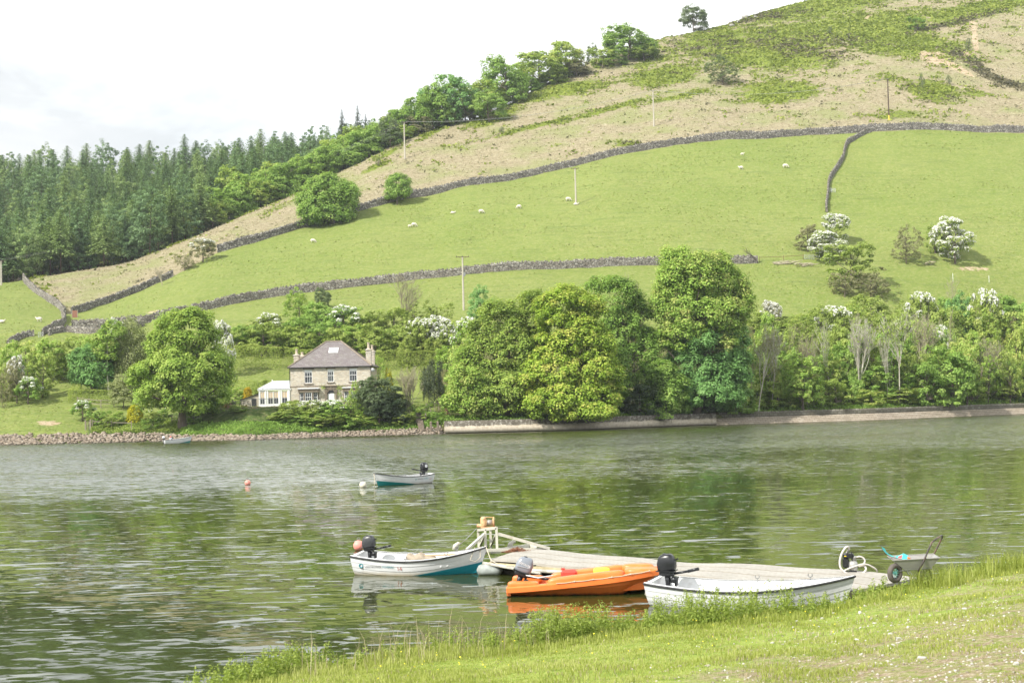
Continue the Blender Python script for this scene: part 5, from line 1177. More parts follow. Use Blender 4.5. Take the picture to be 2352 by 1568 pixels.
def chimney(x, y, zb, zt, pot, pz):
    mb = MB(); mb.box((x, y, (zb + zt) / 2), (.85, 1.2, zt - zb)); mb.box((x, y, zt - .42), (.98, 1.33, .1)); mb.box((x, y, zt + .07), (1.12, 1.45, .16)); mb.box((x, y, zt + .2), (.8, 1.1, .14), taper=.8)
    c = mb.build('chimney', M_HST, house)
    MB().lathe([(.24, zt + .25), (.2, zt + .55), (.19, zt + pz - .12), (.26, zt + pz - .1), (.26, zt + pz), (.18, zt + pz + .02)], 10, (x, y, 0)).build('chimney_pot', pot, c)
chimney(.62, 3.6, 6.3, 8.6, M_POT, 1.1); chimney(.7, 9.4, 6.3, 8.6, M_POT, .8)
chimney(HW - .55, 3.0, 6.3, 9.2, M_POT, 1.3); chimney(HW - .45, 8.2, 6.3, 9.1, M_POT, 1.2)
def sash(x0, x1, z0, z1, y=.1, parent=house, blind=.18, bars=1, name='window'):
    f = .085; mb = MB(); w_, h_ = x1 - x0, z1 - z0; cx, cz = (x0 + x1) / 2, (z0 + z1) / 2
    mb.box((x0 + f / 2, y, cz), (f, .1, h_)); mb.box((x1 - f / 2, y, cz), (f, .1, h_)); mb.box((cx, y - .01, z0 + f / 2), (w_ - 2 * f, .12, f + .04)); mb.box((cx, y, z1 - f / 2), (w_ - 2 * f, .1, f)); mb.box((cx, y - .015, cz), (w_ - 2 * f, .09, .07))
    for k in range(bars): xx = x0 + f + (w_ - 2 * f) * (k + 1) / (bars + 1); mb.box((xx, y, cz), (.035, .06, h_ - 2 * f))
    if bars == 2: pass
    o = mb.build(name, M_WHITE, parent)
    MB().add([(x0 + f, y + .03, z0 + f), (x1 - f, y + .03, z0 + f), (x1 - f, y + .03, z1 - f), (x0 + f, y + .03, z1 - f)], [(0, 1, 2, 3)]).build('pane', m_gl, o if parent is house else parent)
    if blind: MB().add([(x0 + f, y + .022, z1 - f - h_ * blind), (x1 - f, y + .022, z1 - f - h_ * blind), (x1 - f, y + .022, z1 - f), (x0 + f, y + .022, z1 - f)], [(0, 1, 2, 3)]).build('blind', M_WHITE, o if parent is house else parent)
    return o
for h in upw:
    sash(h[0], h[1], h[2], h[3], bars=2)
mb = MB()
for h in upw: mb.box(((h[0] + h[1]) / 2, -.02, h[3] + .17), (h[1] - h[0] + .55, .1, .3)); 
mb.build('lintel', M_DRESSD, house)
for h in upw: MB().box(((h[0] + h[1]) / 2, -.06, h[2] - .09), (h[1] - h[0] + .3, .2, .16)).build('sill', M_DRESS, house)
def bay(xc, w_):
    mb = MB(); dp = .75; zt = 2.75; pw = .24
    for x in (xc - w_ / 2 + pw / 2, xc - w_ / 2 + .95, xc + w_ / 2 - .95, xc + w_ / 2 - pw / 2):
        yy = -dp if abs(x - xc) < w_ / 2 - .5 else -.1; mb.box((x, yy + .1, zt / 2 - .3), (pw, .22, zt - .5))
    mb.box((xc, -.35, zt - .22), (w_ + .1, dp + .1, .44)); mb.box((xc, -.35, zt + .07), (w_ + .3, dp + .35, .14)); mb.box((xc, -.33, .2), (w_, dp, .9))
    o = mb.build('bay_window', M_DRESSD, house)
    MB().box((xc, -.36, zt + .2), (w_ + .36, dp + .42, .12), taper=.93).build('bay_roof', M_LEAD, o)
    sash(xc - w_ / 2 + 1.1, xc + w_ / 2 - 1.1, .65, zt - .44, -dp + .12, o, 0, 2, 'window_frame')
    for s in (-1, 1):
        sash(xc + s * (w_ / 2 - .5) - .33, xc + s * (w_ / 2 - .5) + .33, .65, zt - .44, -dp * .45, o, 0, 1, 'window_frame')
    return o
bay(3.12, 3.3); bay(10.55, 3.3)
dc = (door_h[0] + door_h[1]) / 2
mb = MB()
for s in (-1, 1): mb.box((dc + s * .86, -.06, 1.35), (.32, .24, 2.7)); mb.box((dc + s * .86, -.09, 2.3), (.4, .32, .12))
mb.box((dc, -.05, 3.0), (2.1, .22, .5)); mb.box((dc, -.12, 3.3), (2.5, .4, .14)); mb.box((dc, -.1, 2.85), (.22, .3, .6))
for k in range(9):
    a = math.pi * (k + .5) / 9; mb.box((dc + .62 * math.cos(a), -.04, 2.12 + .62 * math.sin(a)), (.24, .2, .22), M=Matrix.Rotation(-a + math.pi / 2, 3, 'Y'))
mb.build('door_surround', M_DRESSD, house)
mb = MB(); mb.box((dc, .1, 1.02), (1.0, .08, 2.04)); mb.box((dc, .05, 1.35), (.72, .03, .95)); mb.box((dc, .05, .45), (.72, .03, .5)); dr = mb.build('door', M_WHITE, house)
MB().lathe([(.02, -.03), (.035, 0), (.02, .03)], 8, (dc + .38, .02, 1.0), Matrix.Rotation(R(90), 3, 'X')).build('handle', M_DRESSD, dr)
MB().add([(dc + .5 * math.cos(math.pi * k / 10), .1, 2.14 + .5 * math.sin(math.pi * k / 10)) for k in range(11)], [tuple(range(11))]).build('fanlight', m_gl, house)
mb = MB(); mb.lathe([(0.0, 0), (.2, .05), (.33, .16), (.34, .17), (.2, .07), (.0, .02)], 14, (HW + .35, -.35, 5.75), Matrix.Rotation(R(-70), 3, 'X') @ Matrix.Rotation(R(20), 3, 'Y')); mb.tube([(HW + .05, -.05, 5.6), (HW + .35, -.3, 5.7)], .025, 5); mb.build('satellite_dish', simple('dish_grey', C(420, 430, 440), .5), house)
rng = np.random.default_rng(5); P = np.concatenate([np.stack([rng.normal(x, .25, 60), rng.uniform(-.35, -.1, 60), rng.normal(z, .22, 60)], -1) for x, z in ((8.15, 3.0), (8.75, 2.9), (8.1, 2.0), (5.5, 3.1))])
a = leaf_quads(P, rng.normal(size=(240, 3)) + np.array([0, -1, .5]), np.full(240, .16), rng, rng.random(240)); mk('climbing_plant', a[0], a[1], LM['fresh'], house, att=dict(tint=a[2]))

# conservatory at the left side of the house
cx0, cx1, cy0, cy1, ch = -5.3, -.03, -.1, 3.8, 2.65; fz_ = .15
cons = MB(); cons.box(((cx0 + cx1) / 2, (cy0 + cy1) / 2, fz_ - .35), (cx1 - cx0 + .1, cy1 - cy0 + .1, .8)); 
ps = [cx0 + .12, cx0 + 1.15, cx0 + 1.45, cx0 + 3.45, cx0 + 3.75, cx0 + 4.95, cx1 - .1]
for x in ps: cons.box((x, cy0 + .09, fz_ + ch / 2), (.2, .18, ch - .02))
cons.box(((cx0 + cx1) / 2, cy0 + .12, fz_ + ch + .12), (cx1 - cx0 + .3, .36, .24)); cons.box(((cx0 + cx1) / 2, cy0 + .08, fz_ + .2), (cx1 - cx0, .14, .3)); cons.box((cx0 + .1, (cy0 + cy1) / 2, fz_ + ch + .1), (.3, cy1 - cy0, .2))
for y in (cy0 + 1.3, cy0 + 2.6, cy1): cons.box((cx0 + .1, y, fz_ + ch / 2), (.2, .16, ch))
con = cons.build('conservatory', M_WHITE, house)
ez_ = fz_ + ch + .24; rt = ez_ + 1.25
mb = MB(); mb.add([(cx0 - .15, cy0 - .15, ez_), (cx1, cy0 - .15, ez_), (cx1, cy1, ez_), (cx0 - .15, cy1, ez_), (cx0 + 2.0, (cy0 + cy1) / 2, rt), (cx1, (cy0 + cy1) / 2, rt)], [(0, 1, 5, 4), (3, 0, 4), (2, 3, 4, 5)])
mb.build('glazed_roof', simple('roof_glazing', C(600, 640, 670), .25, var=.05), con)
mb = MB()
for k in range(8):
    f = k / 7; xb = cx0 - .15 + (cx1 - cx0 + .1) * f; xt = cx0 + 2.0 + (cx1 - cx0 - 2.0) * max(0, f * 1.0); mb.bar((xb, cy0 - .16, ez_ + .04), (xt, (cy0 + cy1) / 2, rt + .05), .06)
mb.bar((cx0 + 2, (cy0 + cy1) / 2, rt + .06), (cx1, (cy0 + cy1) / 2, rt + .06), .1); mb.lathe([(.03, 0), (.1, .12), (.11, .18), (.03, .27), (.01, .33)], 8, (cx0 + 2, (cy0 + cy1) / 2, rt + .02)); mb.build('glazing_bars', M_WHITE, con)
for a_, b_, n_ in ((ps[0] + .1, ps[1] - .1, 1), (ps[2] + .1, (ps[2] + ps[3]) / 2 - .03, 1), ((ps[2] + ps[3]) / 2 + .03, ps[3] - .1, 1), (ps[4] + .1, ps[5] - .1, 1)):
    mb = MB(); zc = fz_ + 1.4; hh = 2.15; cxm = (a_ + b_) / 2; wd = b_ - a_
    for x in (a_ + .04, cxm, b_ - .04): mb.box((x, cy0 + .06, zc), (.07 if x != cxm else .03, .07, hh))
    for z in (zc - hh / 2 + .04, zc - .1, zc + hh / 2 - .04): mb.box((cxm, cy0 + .055, z), (wd - .1, .06, .06 if z != zc - .1 else .03))
    mb.build('window_frame', M_WHITE, con)
    MB().add([(a_, cy0 + .11, zc - hh / 2), (b_, cy0 + .11, zc - hh / 2), (b_, cy0 + .11, zc), (a_, cy0 + .11, zc)], [(0, 1, 2, 3)]).build('pane', m_gl, con)
    MB().add([(a_, cy0 + .112, zc + .0), (b_, cy0 + .112, zc + .0), (b_, cy0 + .112, zc + hh / 2), (a_, cy0 + .112, zc + hh / 2)], [(0, 1, 2, 3)]).build('blind', M_BLIND, con)

# outbuilding left of the conservatory, retaining wall, railing and garden furniture
P = pt(594, 925, 237)
out = thing('garden_shed', 'small stone lean-to with a dark sloping roof beside the conservatory', 'shed', (HL.x - 8.6, 240, HZ))
MB().add([(0, 0, -1), (3.3, 0, -1), (3.3, 0, 2.3), (0, 0, 1.3), (0, 3, -1), (3.3, 3, -1), (3.3, 3, 2.3), (0, 3, 1.3)], [(0, 1, 2, 3), (4, 0, 3, 7), (1, 5, 6, 2), (5, 4, 7, 6)]).build('wall', M_HST, out)
MB().bar((-.2, 1.5, 1.3), (3.3, 1.5, 2.42), 3.4, .12, up=(0, 0, 1)).build('roof', M_GUT, out)
MB().box((2.1, -.03, .75), (.8, .05, 1.6)).build('door', M_GUT, out)
M_GWALL = brickmat('garden_wall_stone', [C(250, 180, 110), C(400, 310, 205), C(310, 235, 150), C(460, 390, 285)], C(150, 115, 75), .42, .16, .03, dirt=(C(100, 110, 50), .45))
gA, gB = pt(478, 950, 229.5), pt(652, 948, 230.5)
def strip_wall(name, A, B, zt, th, mat, label, cap=None, cat='wall', zb=None):
    A = Vector((A.x, A.y, 0)); B = Vector((B.x, B.y, 0)); ang = math.atan2(B.y - A.y, B.x - A.x); L = (B - A).length
    e = thing(name, label, cat, (A.x, A.y, 0), ang); z0 = zb if zb is not None else 1.0
    MB().box((L / 2, 0, (z0 + zt) / 2), (L, th, zt - z0)).build('masonry', mat, e)
    n = int(L / .35); mb = MB()
    for k in range(n): mb.box(((k + .5) * L / n, 0, zt + .09 + .02 * math.sin(k * 7.3)), (L / n * .86, th + .1, .18 + .03 * math.sin(k * 3.1)))
    mb.build('coping', cap or mat, e); return e
strip_wall('terrace_wall', gA, gB, 4.75, .5, M_GWALL, 'long low stone terrace wall below the garden railing', M_DRESS, zb=1.5)
M_RAIL = simple('grey_railing', C(300, 305, 300), .5, .3)
def railing(name, A, B, z0, h, label, sp=.13, mat=M_RAIL, r=.011):
    A = Vector((A.x, A.y, z0)); B = Vector((B.x, B.y, z0)); L = (B - A).length; ang = math.atan2(B.y - A.y, B.x - A.x)
    e = thing(name, label, 'railing', A, ang); mb = MB(); n = int(L / sp)
    for k in range(n + 1): mb.box((k * L / n, 0, h / 2), (2 * r, 2 * r, h * .95))
    mb.build('balusters', mat, e); MB().box((L / 2, 0, h), (L, .06, .06)).build('top_rail', mat, e)
    return e
rA, rB = pt(525, 948, 230.2), pt(637, 946, 230.4)
railing('terrace_railing', rA, Vector((pt(573, 948, 230.3).x, 230.3, 0)), 4.95, 1.05, 'thin grey railing along the terrace in front of the flower pots', .16, simple('pale_railing', C(330, 330, 290), .5))
railing('terrace_railing', Vector((pt(574, 948, 230.3).x, 230.3, 0)), rB, 4.95, 1.25, 'taller grey railing in front of the conservatory', .14)
for k, (X, lab) in enumerate(((553, 'left dark garden chair behind the terrace railing'), (562, 'middle dark garden chair behind the terrace railing'), (571, 'right dark garden chair behind the terrace railing'))):
    q = pt(X, 945, 232); e = thing('garden_chair', lab, 'chair', (q.x, 232, 4.95), R(20 * k), 'dark garden chairs on the terrace')
    for sx in (-.2, .2):
        for sy in (-.2, .2): MB().box((sx, sy, .22), (.035, .035, .44)).build('leg', M_GUT, e)
    MB().box((0, 0, .45), (.48, .46, .04)).build('seat', M_GUT, e)
    mb = MB(); mb.box((0, .22, .95), (.48, .03, .06))
    for j in range(6): mb.box((-.2 + .08 * j, .22, .7), (.03, .02, .5))
    mb.build('backrest', M_GUT, e)
q = pt(567, 945, 233.2); e = thing('garden_table', 'dark garden table between the chairs on the terrace', 'table', (q.x, 233.2, 4.95))
MB().box((0, 0, .72), (1.3, .8, .04)).build('tabletop', M_GUT, e); [MB().box((sx, sy, .35), (.05, .05, .7)).build('leg', M_GUT, e) for sx in (-.55, .55) for sy in (-.3, .3)]
M_TERR = simple('terracotta', C(420, 200, 110), .85)
for k, X in enumerate((528, 534, 541, 557, 565)):
    q = pt(X, 945, 231); e = thing('plant_trough', 'one of the small terracotta troughs lined up behind the terrace railing', 'planter', (q.x, 231, 4.95), 0, 'terracotta troughs on the terrace')
    MB().box((0, 0, .14), (.42, .25, .28), taper=1.08).build('trough', M_TERR, e)
    a = leaf_quads(np.random.default_rng(k).normal(size=(30, 3)) * np.array([.14, .08, .06]) + np.array([0, 0, .33]), np.random.default_rng(k).normal(size=(30, 3)) + np.array([0, 0, 1]), np.full(30, .1), np.random.default_rng(k), np.full(30, .5)); mk('plants', a[0], a[1], LM['mid'], e, att=dict(tint=a[2]))
# trampoline
q = pt(477, 935, 238); tz_ = float(gz(q.x, 238)); e = thing('trampoline', 'garden trampoline with turquoise edge and dark safety net right of the sycamore trunk', 'trampoline', (q.x, 238, tz_))
mb = MB(); mb.torus((0, 0, .85), 1.75, .11, 28, 6); mb.build('edge_pad', simple('turquoise_pad', C(20, 330, 300), .6), e)
MB().lathe([(1.66, .86), (1.66, .85), (.01, .82)], 24).build('mat', M_GUT, e); mb = MB()
for k in range(8): a_ = k * math.pi / 4; mb.tube([(1.9 * math.cos(a_), 1.9 * math.sin(a_), 0), (1.9 * math.cos(a_), 1.9 * math.sin(a_), 2.9)], .045, 5)
mb.build('net_poles', M_GUT, e)
m_net, t, b, co = newmat('net_mesh'); b.inputs['Base Color'].default_value = (.03, .035, .03, 1); b.inputs['Alpha'].default_value = .45; mb = MB(); mb.lathe([(1.75, .9), (1.75, 2.8)], 28, cap=False); mb.build('safety_net', m_net, e)
# swing frame
q = pt(372, 948, 236); tz_ = float(gz(q.x, 236)); e = thing('swing_set', 'white metal swing frame with a rope ladder on the garden lawn', 'swing', (q.x - 1.2, 236, tz_))
mb = MB()
for x in (-1.9, 2.6):
    for s in (-1, 1): mb.tube([(x + s * .9 * (1 if x < 0 else 1), s * .6, 0), (x, 0, 2.4)], .045, 6)
mb.tube([(-1.9, 0, 2.4), (2.6, 0, 2.4)], .05, 6); mb.build('frame', M_WHITE, e)
mb = MB(); [mb.tube([(-.6, s * .2, 2.4), (-.5, s * .2, .3)], .015, 4) for s in (-1, 1)]; [mb.bar((-.5, -.2, .4 + .35 * k), (-.5, .2, .4 + .35 * k), .03) for k in range(6)]; mb.build('rope_ladder', M_WHITE, e)
mb = MB(); [mb.tube([(1.0 + s * .25, 0, 2.4), (1.0 + s * .25, 0, .6)], .012, 4) for s in (-1, 1)]; mb.box((1.0, 0, .55), (.55, .2, .04)); mb.build('swing_seat', M_GUT, e)

# ------------------------------------------------------------------ gates, posts and fences
M_GALV = simple('galvanised_steel', C(520, 545, 560), .4, .3, var=.08)
M_WOOD = simple('weathered_wood', C(260, 225, 170), .85, var=.25, scale=8, bump=.4)
M_WOODD = simple('dark_wood', C(90, 65, 45), .85, var=.25, scale=8, bump=.4)
def rotp(A, B): return math.atan2(B.y - A.y, B.x - A.x)
def gate(A, B, h, label, mat, bars=5, posts=True, vert=0, name='field_gate', pm=None):
    A = Vector((A.x, A.y, float(gz(A.x, A.y)))); B = Vector((B.x, B.y, float(gz(B.x, B.y)))); L = Vector((B.x - A.x, B.y - A.y)).length; dz = B.z - A.z
    e = thing(name, label, 'gate', A, rotp(A, B)); mb = MB(); k = lambda x: dz * x / L
    for j in range(bars): z = .18 + (h - .18) * (j / (bars - 1)) ** .85; mb.bar((0, 0, z), (L, 0, z + dz), .05)
    for x in [0, L] + [L * (i + 1) / (vert + 1) for i in range(vert)]: mb.bar((x, 0, .12 + k(x)), (x, 0, h + .03 + k(x)), .05)
    mb.bar((0, .03, .2), (L, .03, h + dz), .04); mb.build('leaf', mat, e)
    if posts:
        for x in (-.12, L + .12): MB().box((x, 0, h / 2 + k(x)), (.17, .17, h + .6)).build('post', pm or M_WOOD, e)
    return e
gate(gp(88, 776), gp(99, 775), 1.15, 'small white metal gate at the left end of the low field wall', M_GALV, 5, False, 1)
gate(gp(1903, 443), gp(1919, 443), 1.2, 'small white metal gate beside the winding field wall', M_GALV, 5, False, 1)
gate(gp(601, 821), gp(646, 812), 1.7, 'dark timber field gate between the clipped garden hedges', M_WOODD, 5, True, 3, pm=M_WOOD)
gate(gp(1848, 597), gp(1870, 597), 1.2, 'metal field gate half hidden behind the white hawthorn', M_GALV, 5, False, 1)
gate(gp(24, 640), gp(42, 638), 1.2, 'timber gate at the top of the far left wall', M_WOOD, 4, True, 0)
gate(gp(198, 988), gp(206, 987), 1.3, 'short broken timber gate above the rocks at left', M_WOOD, 5, True, 0)
gate(pt(966 - 8, 955, 227), pt(976, 955, 227), 1.1, 'dark timber garden gate at the head of the shore steps', M_WOODD, 3, True, 5, name='garden_gate')
e = thing('wooden_gate', 'rust-brown wooden door set in the field wall', 'gate', gp(172, 729)); MB().rbox((0, 0, .75), (1.1, .12, 1.7)).build('leaf', simple('rust_paint', C(240, 110, 70), .8), e)
mb = MB(); [mb.box((s * .62, 0, .8), (.14, .14, 1.9)) for s in (-1, 1)]; mb.build('posts', M_WOOD, e)
def post_fence(pts, h, label, rails=2, gap=2.2, mat=M_WOOD, name='post_fence', pr=.11):
    P = densify([Vector((p.x, p.y, 0)) for p in pts], gap); e0_ = P[0]; z0 = float(gz(e0_.x, e0_.y)); e = thing(name, label, 'fence', (e0_.x, e0_.y, z0)); Q = [Vector((p.x - e0_.x, p.y - e0_.y, float(gz(p.x, p.y)) - z0)) for p in P]
    for q_ in Q: MB().box((q_.x, q_.y, q_.z + h / 2 - .1), (pr, pr, h + .2)).build('post', mat, e)
    for j in range(rails):
        mb = MB(); z = h * (.45 + .45 * j / max(1, rails - 1)) if rails > 1 else h * .8
        for a_, b_ in zip(Q[:-1], Q[1:]): mb.bar(a_ + Vector((0, 0, z)), b_ + Vector((0, 0, z)), .03 if rails > 2 else .04, .09)
        mb.build('rail', mat, e)
    return e
post_fence([gp(232, 935), gp(262, 936)], 1.3, 'pale post fence in front of the square hedge', 2, 2.4)
post_fence([gp(178, 932), gp(232, 938)], 1.4, 'thin post and wire fence across the left meadow', 2, 2.6)
post_fence([gp(212, 985), gp(302, 990)], 1.5, 'rough post fence above the rocks below the garden shrubs', 1, 2.8)
post_fence([gp(395, 975), gp(412, 974)], 1.5, 'short rail fence left of the sycamore trunk', 3, 1.3)
post_fence([gp(430, 970), gp(452, 966)], 1.5, 'short rail fence right of the sycamore trunk', 3, 1.5)
post_fence([gp(979, 948), gp(1008, 942)], 1.5, 'slatted timber fence between the yew and the copper shrub', 4, 1.4)
post_fence([gp(1745, 602), gp(1800, 600), (gp(1845, 597))], 1.3, 'rusty iron posts and wire past the end of the lower wall', 1, 6.5, simple('rusty_iron', C(150, 75, 50), .8), pr=.09)
post_fence([gp(200, 616), gp(222, 612)], 1.2, 'short timber fence at the foot of the conifers', 2, 1.8)
for k, (X, Y, Yt, lab) in enumerate([(2189, 648, 628, 'white tree guard tube standing under the leafless sapling'), (2272, 650, 634, 'lone white tree guard tube near the right edge of the pasture')]):
    q = gp(X, Y); e = thing('tree_guard', lab, 'post', q); MB().lathe([(.05, 0), (.05, (Y - Yt) * q.y / F)], 8).build('tube', M_WHITE, e)

# ------------------------------------------------------------------ electricity poles
M_POLE = simple('grey_pole_wood', C(430, 395, 330), .85, var=.15, scale=4); M_INS = simple('insulator', C(60, 45, 40), .3)
def pole(X, Y, Yt, label, arms=((0, 1.1),), col=M_POLE, rz=0.0, r=.22, extra=None, yellow=False):
    q = gp(X, Y); H = (Y - Yt) * q.y / F; e = thing('utility_pole', label, 'utility pole', q, rz)
    MB().tube([(0, 0, -.5), (0, 0, H)], [r * 1.15, r * .8], 10).build('pole', col, e)
    tips = []
    for (dz, hw) in arms:
        z = H - .15 - dz; mb = MB(); mb.box((0, -.14, z), (2 * hw, .1, .13)); mb.bar((-hw * .55, -.14, z), (0, -.1, z - .6), .05); mb.bar((hw * .55, -.14, z), (0, -.1, z - .6), .05); arm = mb.build('crossarm', M_WOODD if len(arms) == 1 else col, e)
        for x in (-hw * .9, 0, hw * .9): MB().lathe([(.03, 0), (.07, .08), (.03, .12), (.07, .2), (.03, .28)], 7, (x, -.14, z + .06)).build('insulator', M_INS, arm); 
        tips = tips or [q + Vector((x * math.cos(rz), x * math.sin(rz), z + .34)) for x in (-hw * .9, 0, hw * .9)]
    if extra == 'transformer': MB().rbox((.35, -.25, H * .66), (.45, .4, .8), .05).build('transformer', simple('transformer_grey', C(230, 240, 250), .5), e)
    if yellow: MB().tube([(0, 0, 0), (0, 0, 1.6)], r * 1.2, 10).build('marker_band', simple('yellow_band', C(600, 450, 60), .6), e)
    return tips
t1 = pole(528, 505, 424, 'utility pole standing against the conifers at left', rz=.3)
t2 = pole(930, 366, 280, 'utility pole on the straw slope below the crest oaks', rz=.4)
t3 = pole(1502, 291, 208, 'utility pole with double crossarms in the middle of the straw hillside', ((0, .6), (1.6, 1.3)), rz=.2)
t4 = pole(2042, 277, 181, 'dark utility pole just above the right part of the upper wall', ((0, .5),), M_WOODD, yellow=True)
t5 = pole(1323, 471, 386, 'utility pole in the green pasture among the sheep', rz=0)
t6 = pole(1065, 712, 588, 'near utility pole with a dark crossarm behind the garden thorns', ((0, 1.45),), extra='transformer', r=.2)
t7 = pole(3, 655, 598, 'utility pole at the left edge under the conifers', ((0, 1.2),), rz=.2)
def wires(a_, b_, sag, label, r=.017):
    mb = MB(); e = thing('power_line', label, 'cable', a_[0])
    for p, q_ in zip(a_, b_):
        pts = [p.lerp(q_, k / 24) - Vector((0, 0, sag * 4 * (k / 24) * (1 - k / 24))) - a_[0] for k in range(25)]; mb.tube(pts, r, 4)
    mb.build('wire', simple('wire_grey', C(330, 330, 330), .5), e)
wires(t7, t1, 3.5, 'overhead wires sagging across the front of the conifers')
wires(t1, t2, 2.5, 'overhead wires climbing past the crest oaks')
wires(t2, t3, 3.0, 'faint overhead wires crossing the straw hillside')
wires(t3, t4, 3.0, 'faint overhead wires across the upper right hillside')

# ------------------------------------------------------------------ sheep
M_WOOL = simple('wool', C(640, 600, 510), .95, var=.08, scale=12, bump=.6); M_FACE = simple('sheep_face', C(560, 510, 430), .9)
def sheep_mesh(graze=True, lying=False):
    bm_v = []; mb = MB()
    def ell(c, r, n=12, m=8, tilt=0):
        Rm = Matrix.Rotation(tilt, 3, 'Y'); V = []; Fc = []
        for i in range(m + 1):
            th = math.pi * i / m
            for j in range(n):
                ph = 2 * math.pi * j / n; V.append(Rm @ Vector((r[0] * math.cos(th), r[1] * math.sin(th) * math.cos(ph), r[2] * math.sin(th) * math.sin(ph))) + Vector(c))
        for i in range(m):
            for j in range(n): a_ = i * n + j; b_ = i * n + (j + 1) % n; Fc.append((a_, b_, b_ + n, a_ + n))
        mb.add(V, Fc)
    h = .28 if lying else .62
    sk = [((-.5, 0, h + .02), .22), ((-.3, 0, h + .03), .29), ((0, 0, h + .02), .31), ((.28, 0, h + .04), .27), ((.5, 0, h + .06 if not graze else h - .02), .17), ((.66, 0, h + .22 if not graze else h - .22), .11), ((.74, 0, h + .36 if not graze else h - .4), .085), ((.88, 0, h + .32 if not graze else h - .5), .055)]
    mb.tube([p for p, r in sk], [r for p, r in sk], 12)
    mb.tube([(-.56, 0, h + .1), (-.64, 0, h - .08), (-.64, 0, h - .25)], [.05, .045, .02], 6)
    hp = sk[-2][0]
    for s in (-1, 1): mb.tube([(hp[0] - .02, s * .05, hp[2] + .05), (hp[0] - .05, s * .15, hp[2] + .03)], [.03, .012], 5)
    if not lying:
        for x, back in ((-.36, 1), (.3, 0)):
            for s in (-1, 1):
                if back: mb.tube([(x, s * .13, h - .1), (x + .05, s * .14, h - .28), (x - .06, s * .14, .24), (x - .03, s * .14, 0)], [.1, .06, .035, .035], 6)
                else: mb.tube([(x, s * .12, h - .1), (x, s * .13, .3), (x + .01, s * .13, 0)], [.08, .045, .035], 6)
    return mb
SM = [sheep_mesh(True), sheep_mesh(False), sheep_mesh(False, True)]
SMd = []
for m_ in SM:
    o = m_.build('sheep', M_WOOL, smooth=True); SMd.append(o.data); bpy.data.objects.remove(o)
for k, (X, Y, typ, sc, flip, lab) in enumerate([(1305, 462, 0, 1.0, 1, 'ewe grazing just left of the pasture pole'), (1323, 472, 2, .9, 1, 'lamb lying at the foot of the pasture pole'), (1192, 480, 0, 1, -1, 'ewe grazing left of the pair by the pasture pole'), (1105, 491, 0, 1, 1, 'ewe grazing in the middle of the pasture row'), (1040, 491, 2, .9, 1, 'sheep lying flat at the left of the middle row'),
        (951, 521, 0, 1, 1, 'ewe grazing beside a lamb below the small upright tree'), (941, 523, 1, .7, 1, 'lamb beside the ewe below the small upright tree'), (719, 558, 0, .95, 1, 'sheep grazing just below the round oak'), (1702, 391, 1, .95, -1, 'sheep standing left of the lone ewe near the upper wall'), (1804, 387, 0, 1.1, 1, 'lone ewe grazing left of the winding wall'),
        (1705, 358, 1, .75, 1, 'small sheep standing highest in the pasture'), (1922, 308, 1, 1, 1, 'ewe at the junction of the two walls'), (1912, 303, 1, .6, -1, 'lamb left of the ewe at the wall junction'), (1923, 302, 1, .5, 1, 'second lamb behind the ewe at the wall junction'), (90, 740, 1, 1, -1, 'ewe standing in the far left meadow'), (4, 742, 2, 1, 1, 'sheep lying at the left edge of the meadow')]):
    q = gp(X, Y); o = bpy.data.objects.new('sheep', SMd[typ]); COL.objects.link(o); o.location = q; o.rotation_euler = (0, 0, (0 if flip > 0 else math.pi) + random.uniform(-.5, .5)); o.scale = (1.15 * sc,) * 3; tag(o, lab, 'sheep', 'sheep scattered over the pastures')

# fallen timber, rocks, dead tree
def deadwood(X, Y, w_, h_, label, seed, bark='twig', name='fallen_branches'):
    q = gp(X, Y); rg2 = random.Random(seed); k = q.y / F; mb = MB()
    for j in range(9):
        x0_ = rg2.uniform(-.5, .3) * w_ * k; a_ = rg2.uniform(-.35, .5); L = rg2.uniform(.3, .6) * w_ * k; z0_ = rg2.uniform(0, .4) * h_ * k; P_ = Vector((x0_, rg2.uniform(-.8, .8), z0_)); pts = [P_]
        for s in range(4): P_ = P_ + Vector((math.cos(a_) * L / 4, rg2.uniform(-.2, .2), math.sin(a_ * .6) * L / 5 + rg2.uniform(-.12, .12))); pts.append(P_.copy())
        for p in pts: p.z = max(.05, p.z)
        mb.tube(pts, [.2, .17, .13, .09, .04], 6)
    e = thing(name, label, 'branches', q); mb.build('boughs', BK[bark], e); return e
deadwood(1805, 608, 60, 12, 'pale fallen boughs on the pasture past the end of the lower wall', 1); deadwood(1845, 612, 50, 14, 'tangled heap of fallen branches below the white hawthorn', 2); deadwood(2133, 612, 24, 24, 'broken branches between the olive thorn and the big white hawthorn', 3)
bare_tree('wind', 1742, 562, 44, 'leafless wind-bent tree at the right end of the lower wall', Yb=606, bark='dark', name='dead_tree', lean=-.75, spread=.4, levels=3, seed=5)
def boulder(X, Y, w_, label, mat=None, seed=1, zf=None, hk=.6, name='boulder'):
    q = gp(X, Y); k = q.y / F; rng = np.random.default_rng(seed); o = rocks_mesh(name, np.array([[0, 0, w_ * k * .2]]), np.array([w_ * k * .7]), m_rock if mat is None else mat, rng, flatk=hk); o.location = q; return tag(o, label, 'rock')
M_GRIT = simple('gritstone', C(330, 320, 290), .9, var=.2, bump=.5)
boulder(1712, 40, 16, 'largest grey boulder on the skyline slope', M_GRIT, 2); boulder(1681, 62, 12, 'grey boulder lowest on the skyline slope', M_GRIT, 3); boulder(1695, 53, 8, 'small boulder between the two skyline boulders', M_GRIT, 4); boulder(1738, 42, 12, 'flat boulder right of the largest skyline one', M_GRIT, 5, hk=.35)
# eroded scar: knobbly bare mound
q = gp(2150, 138)

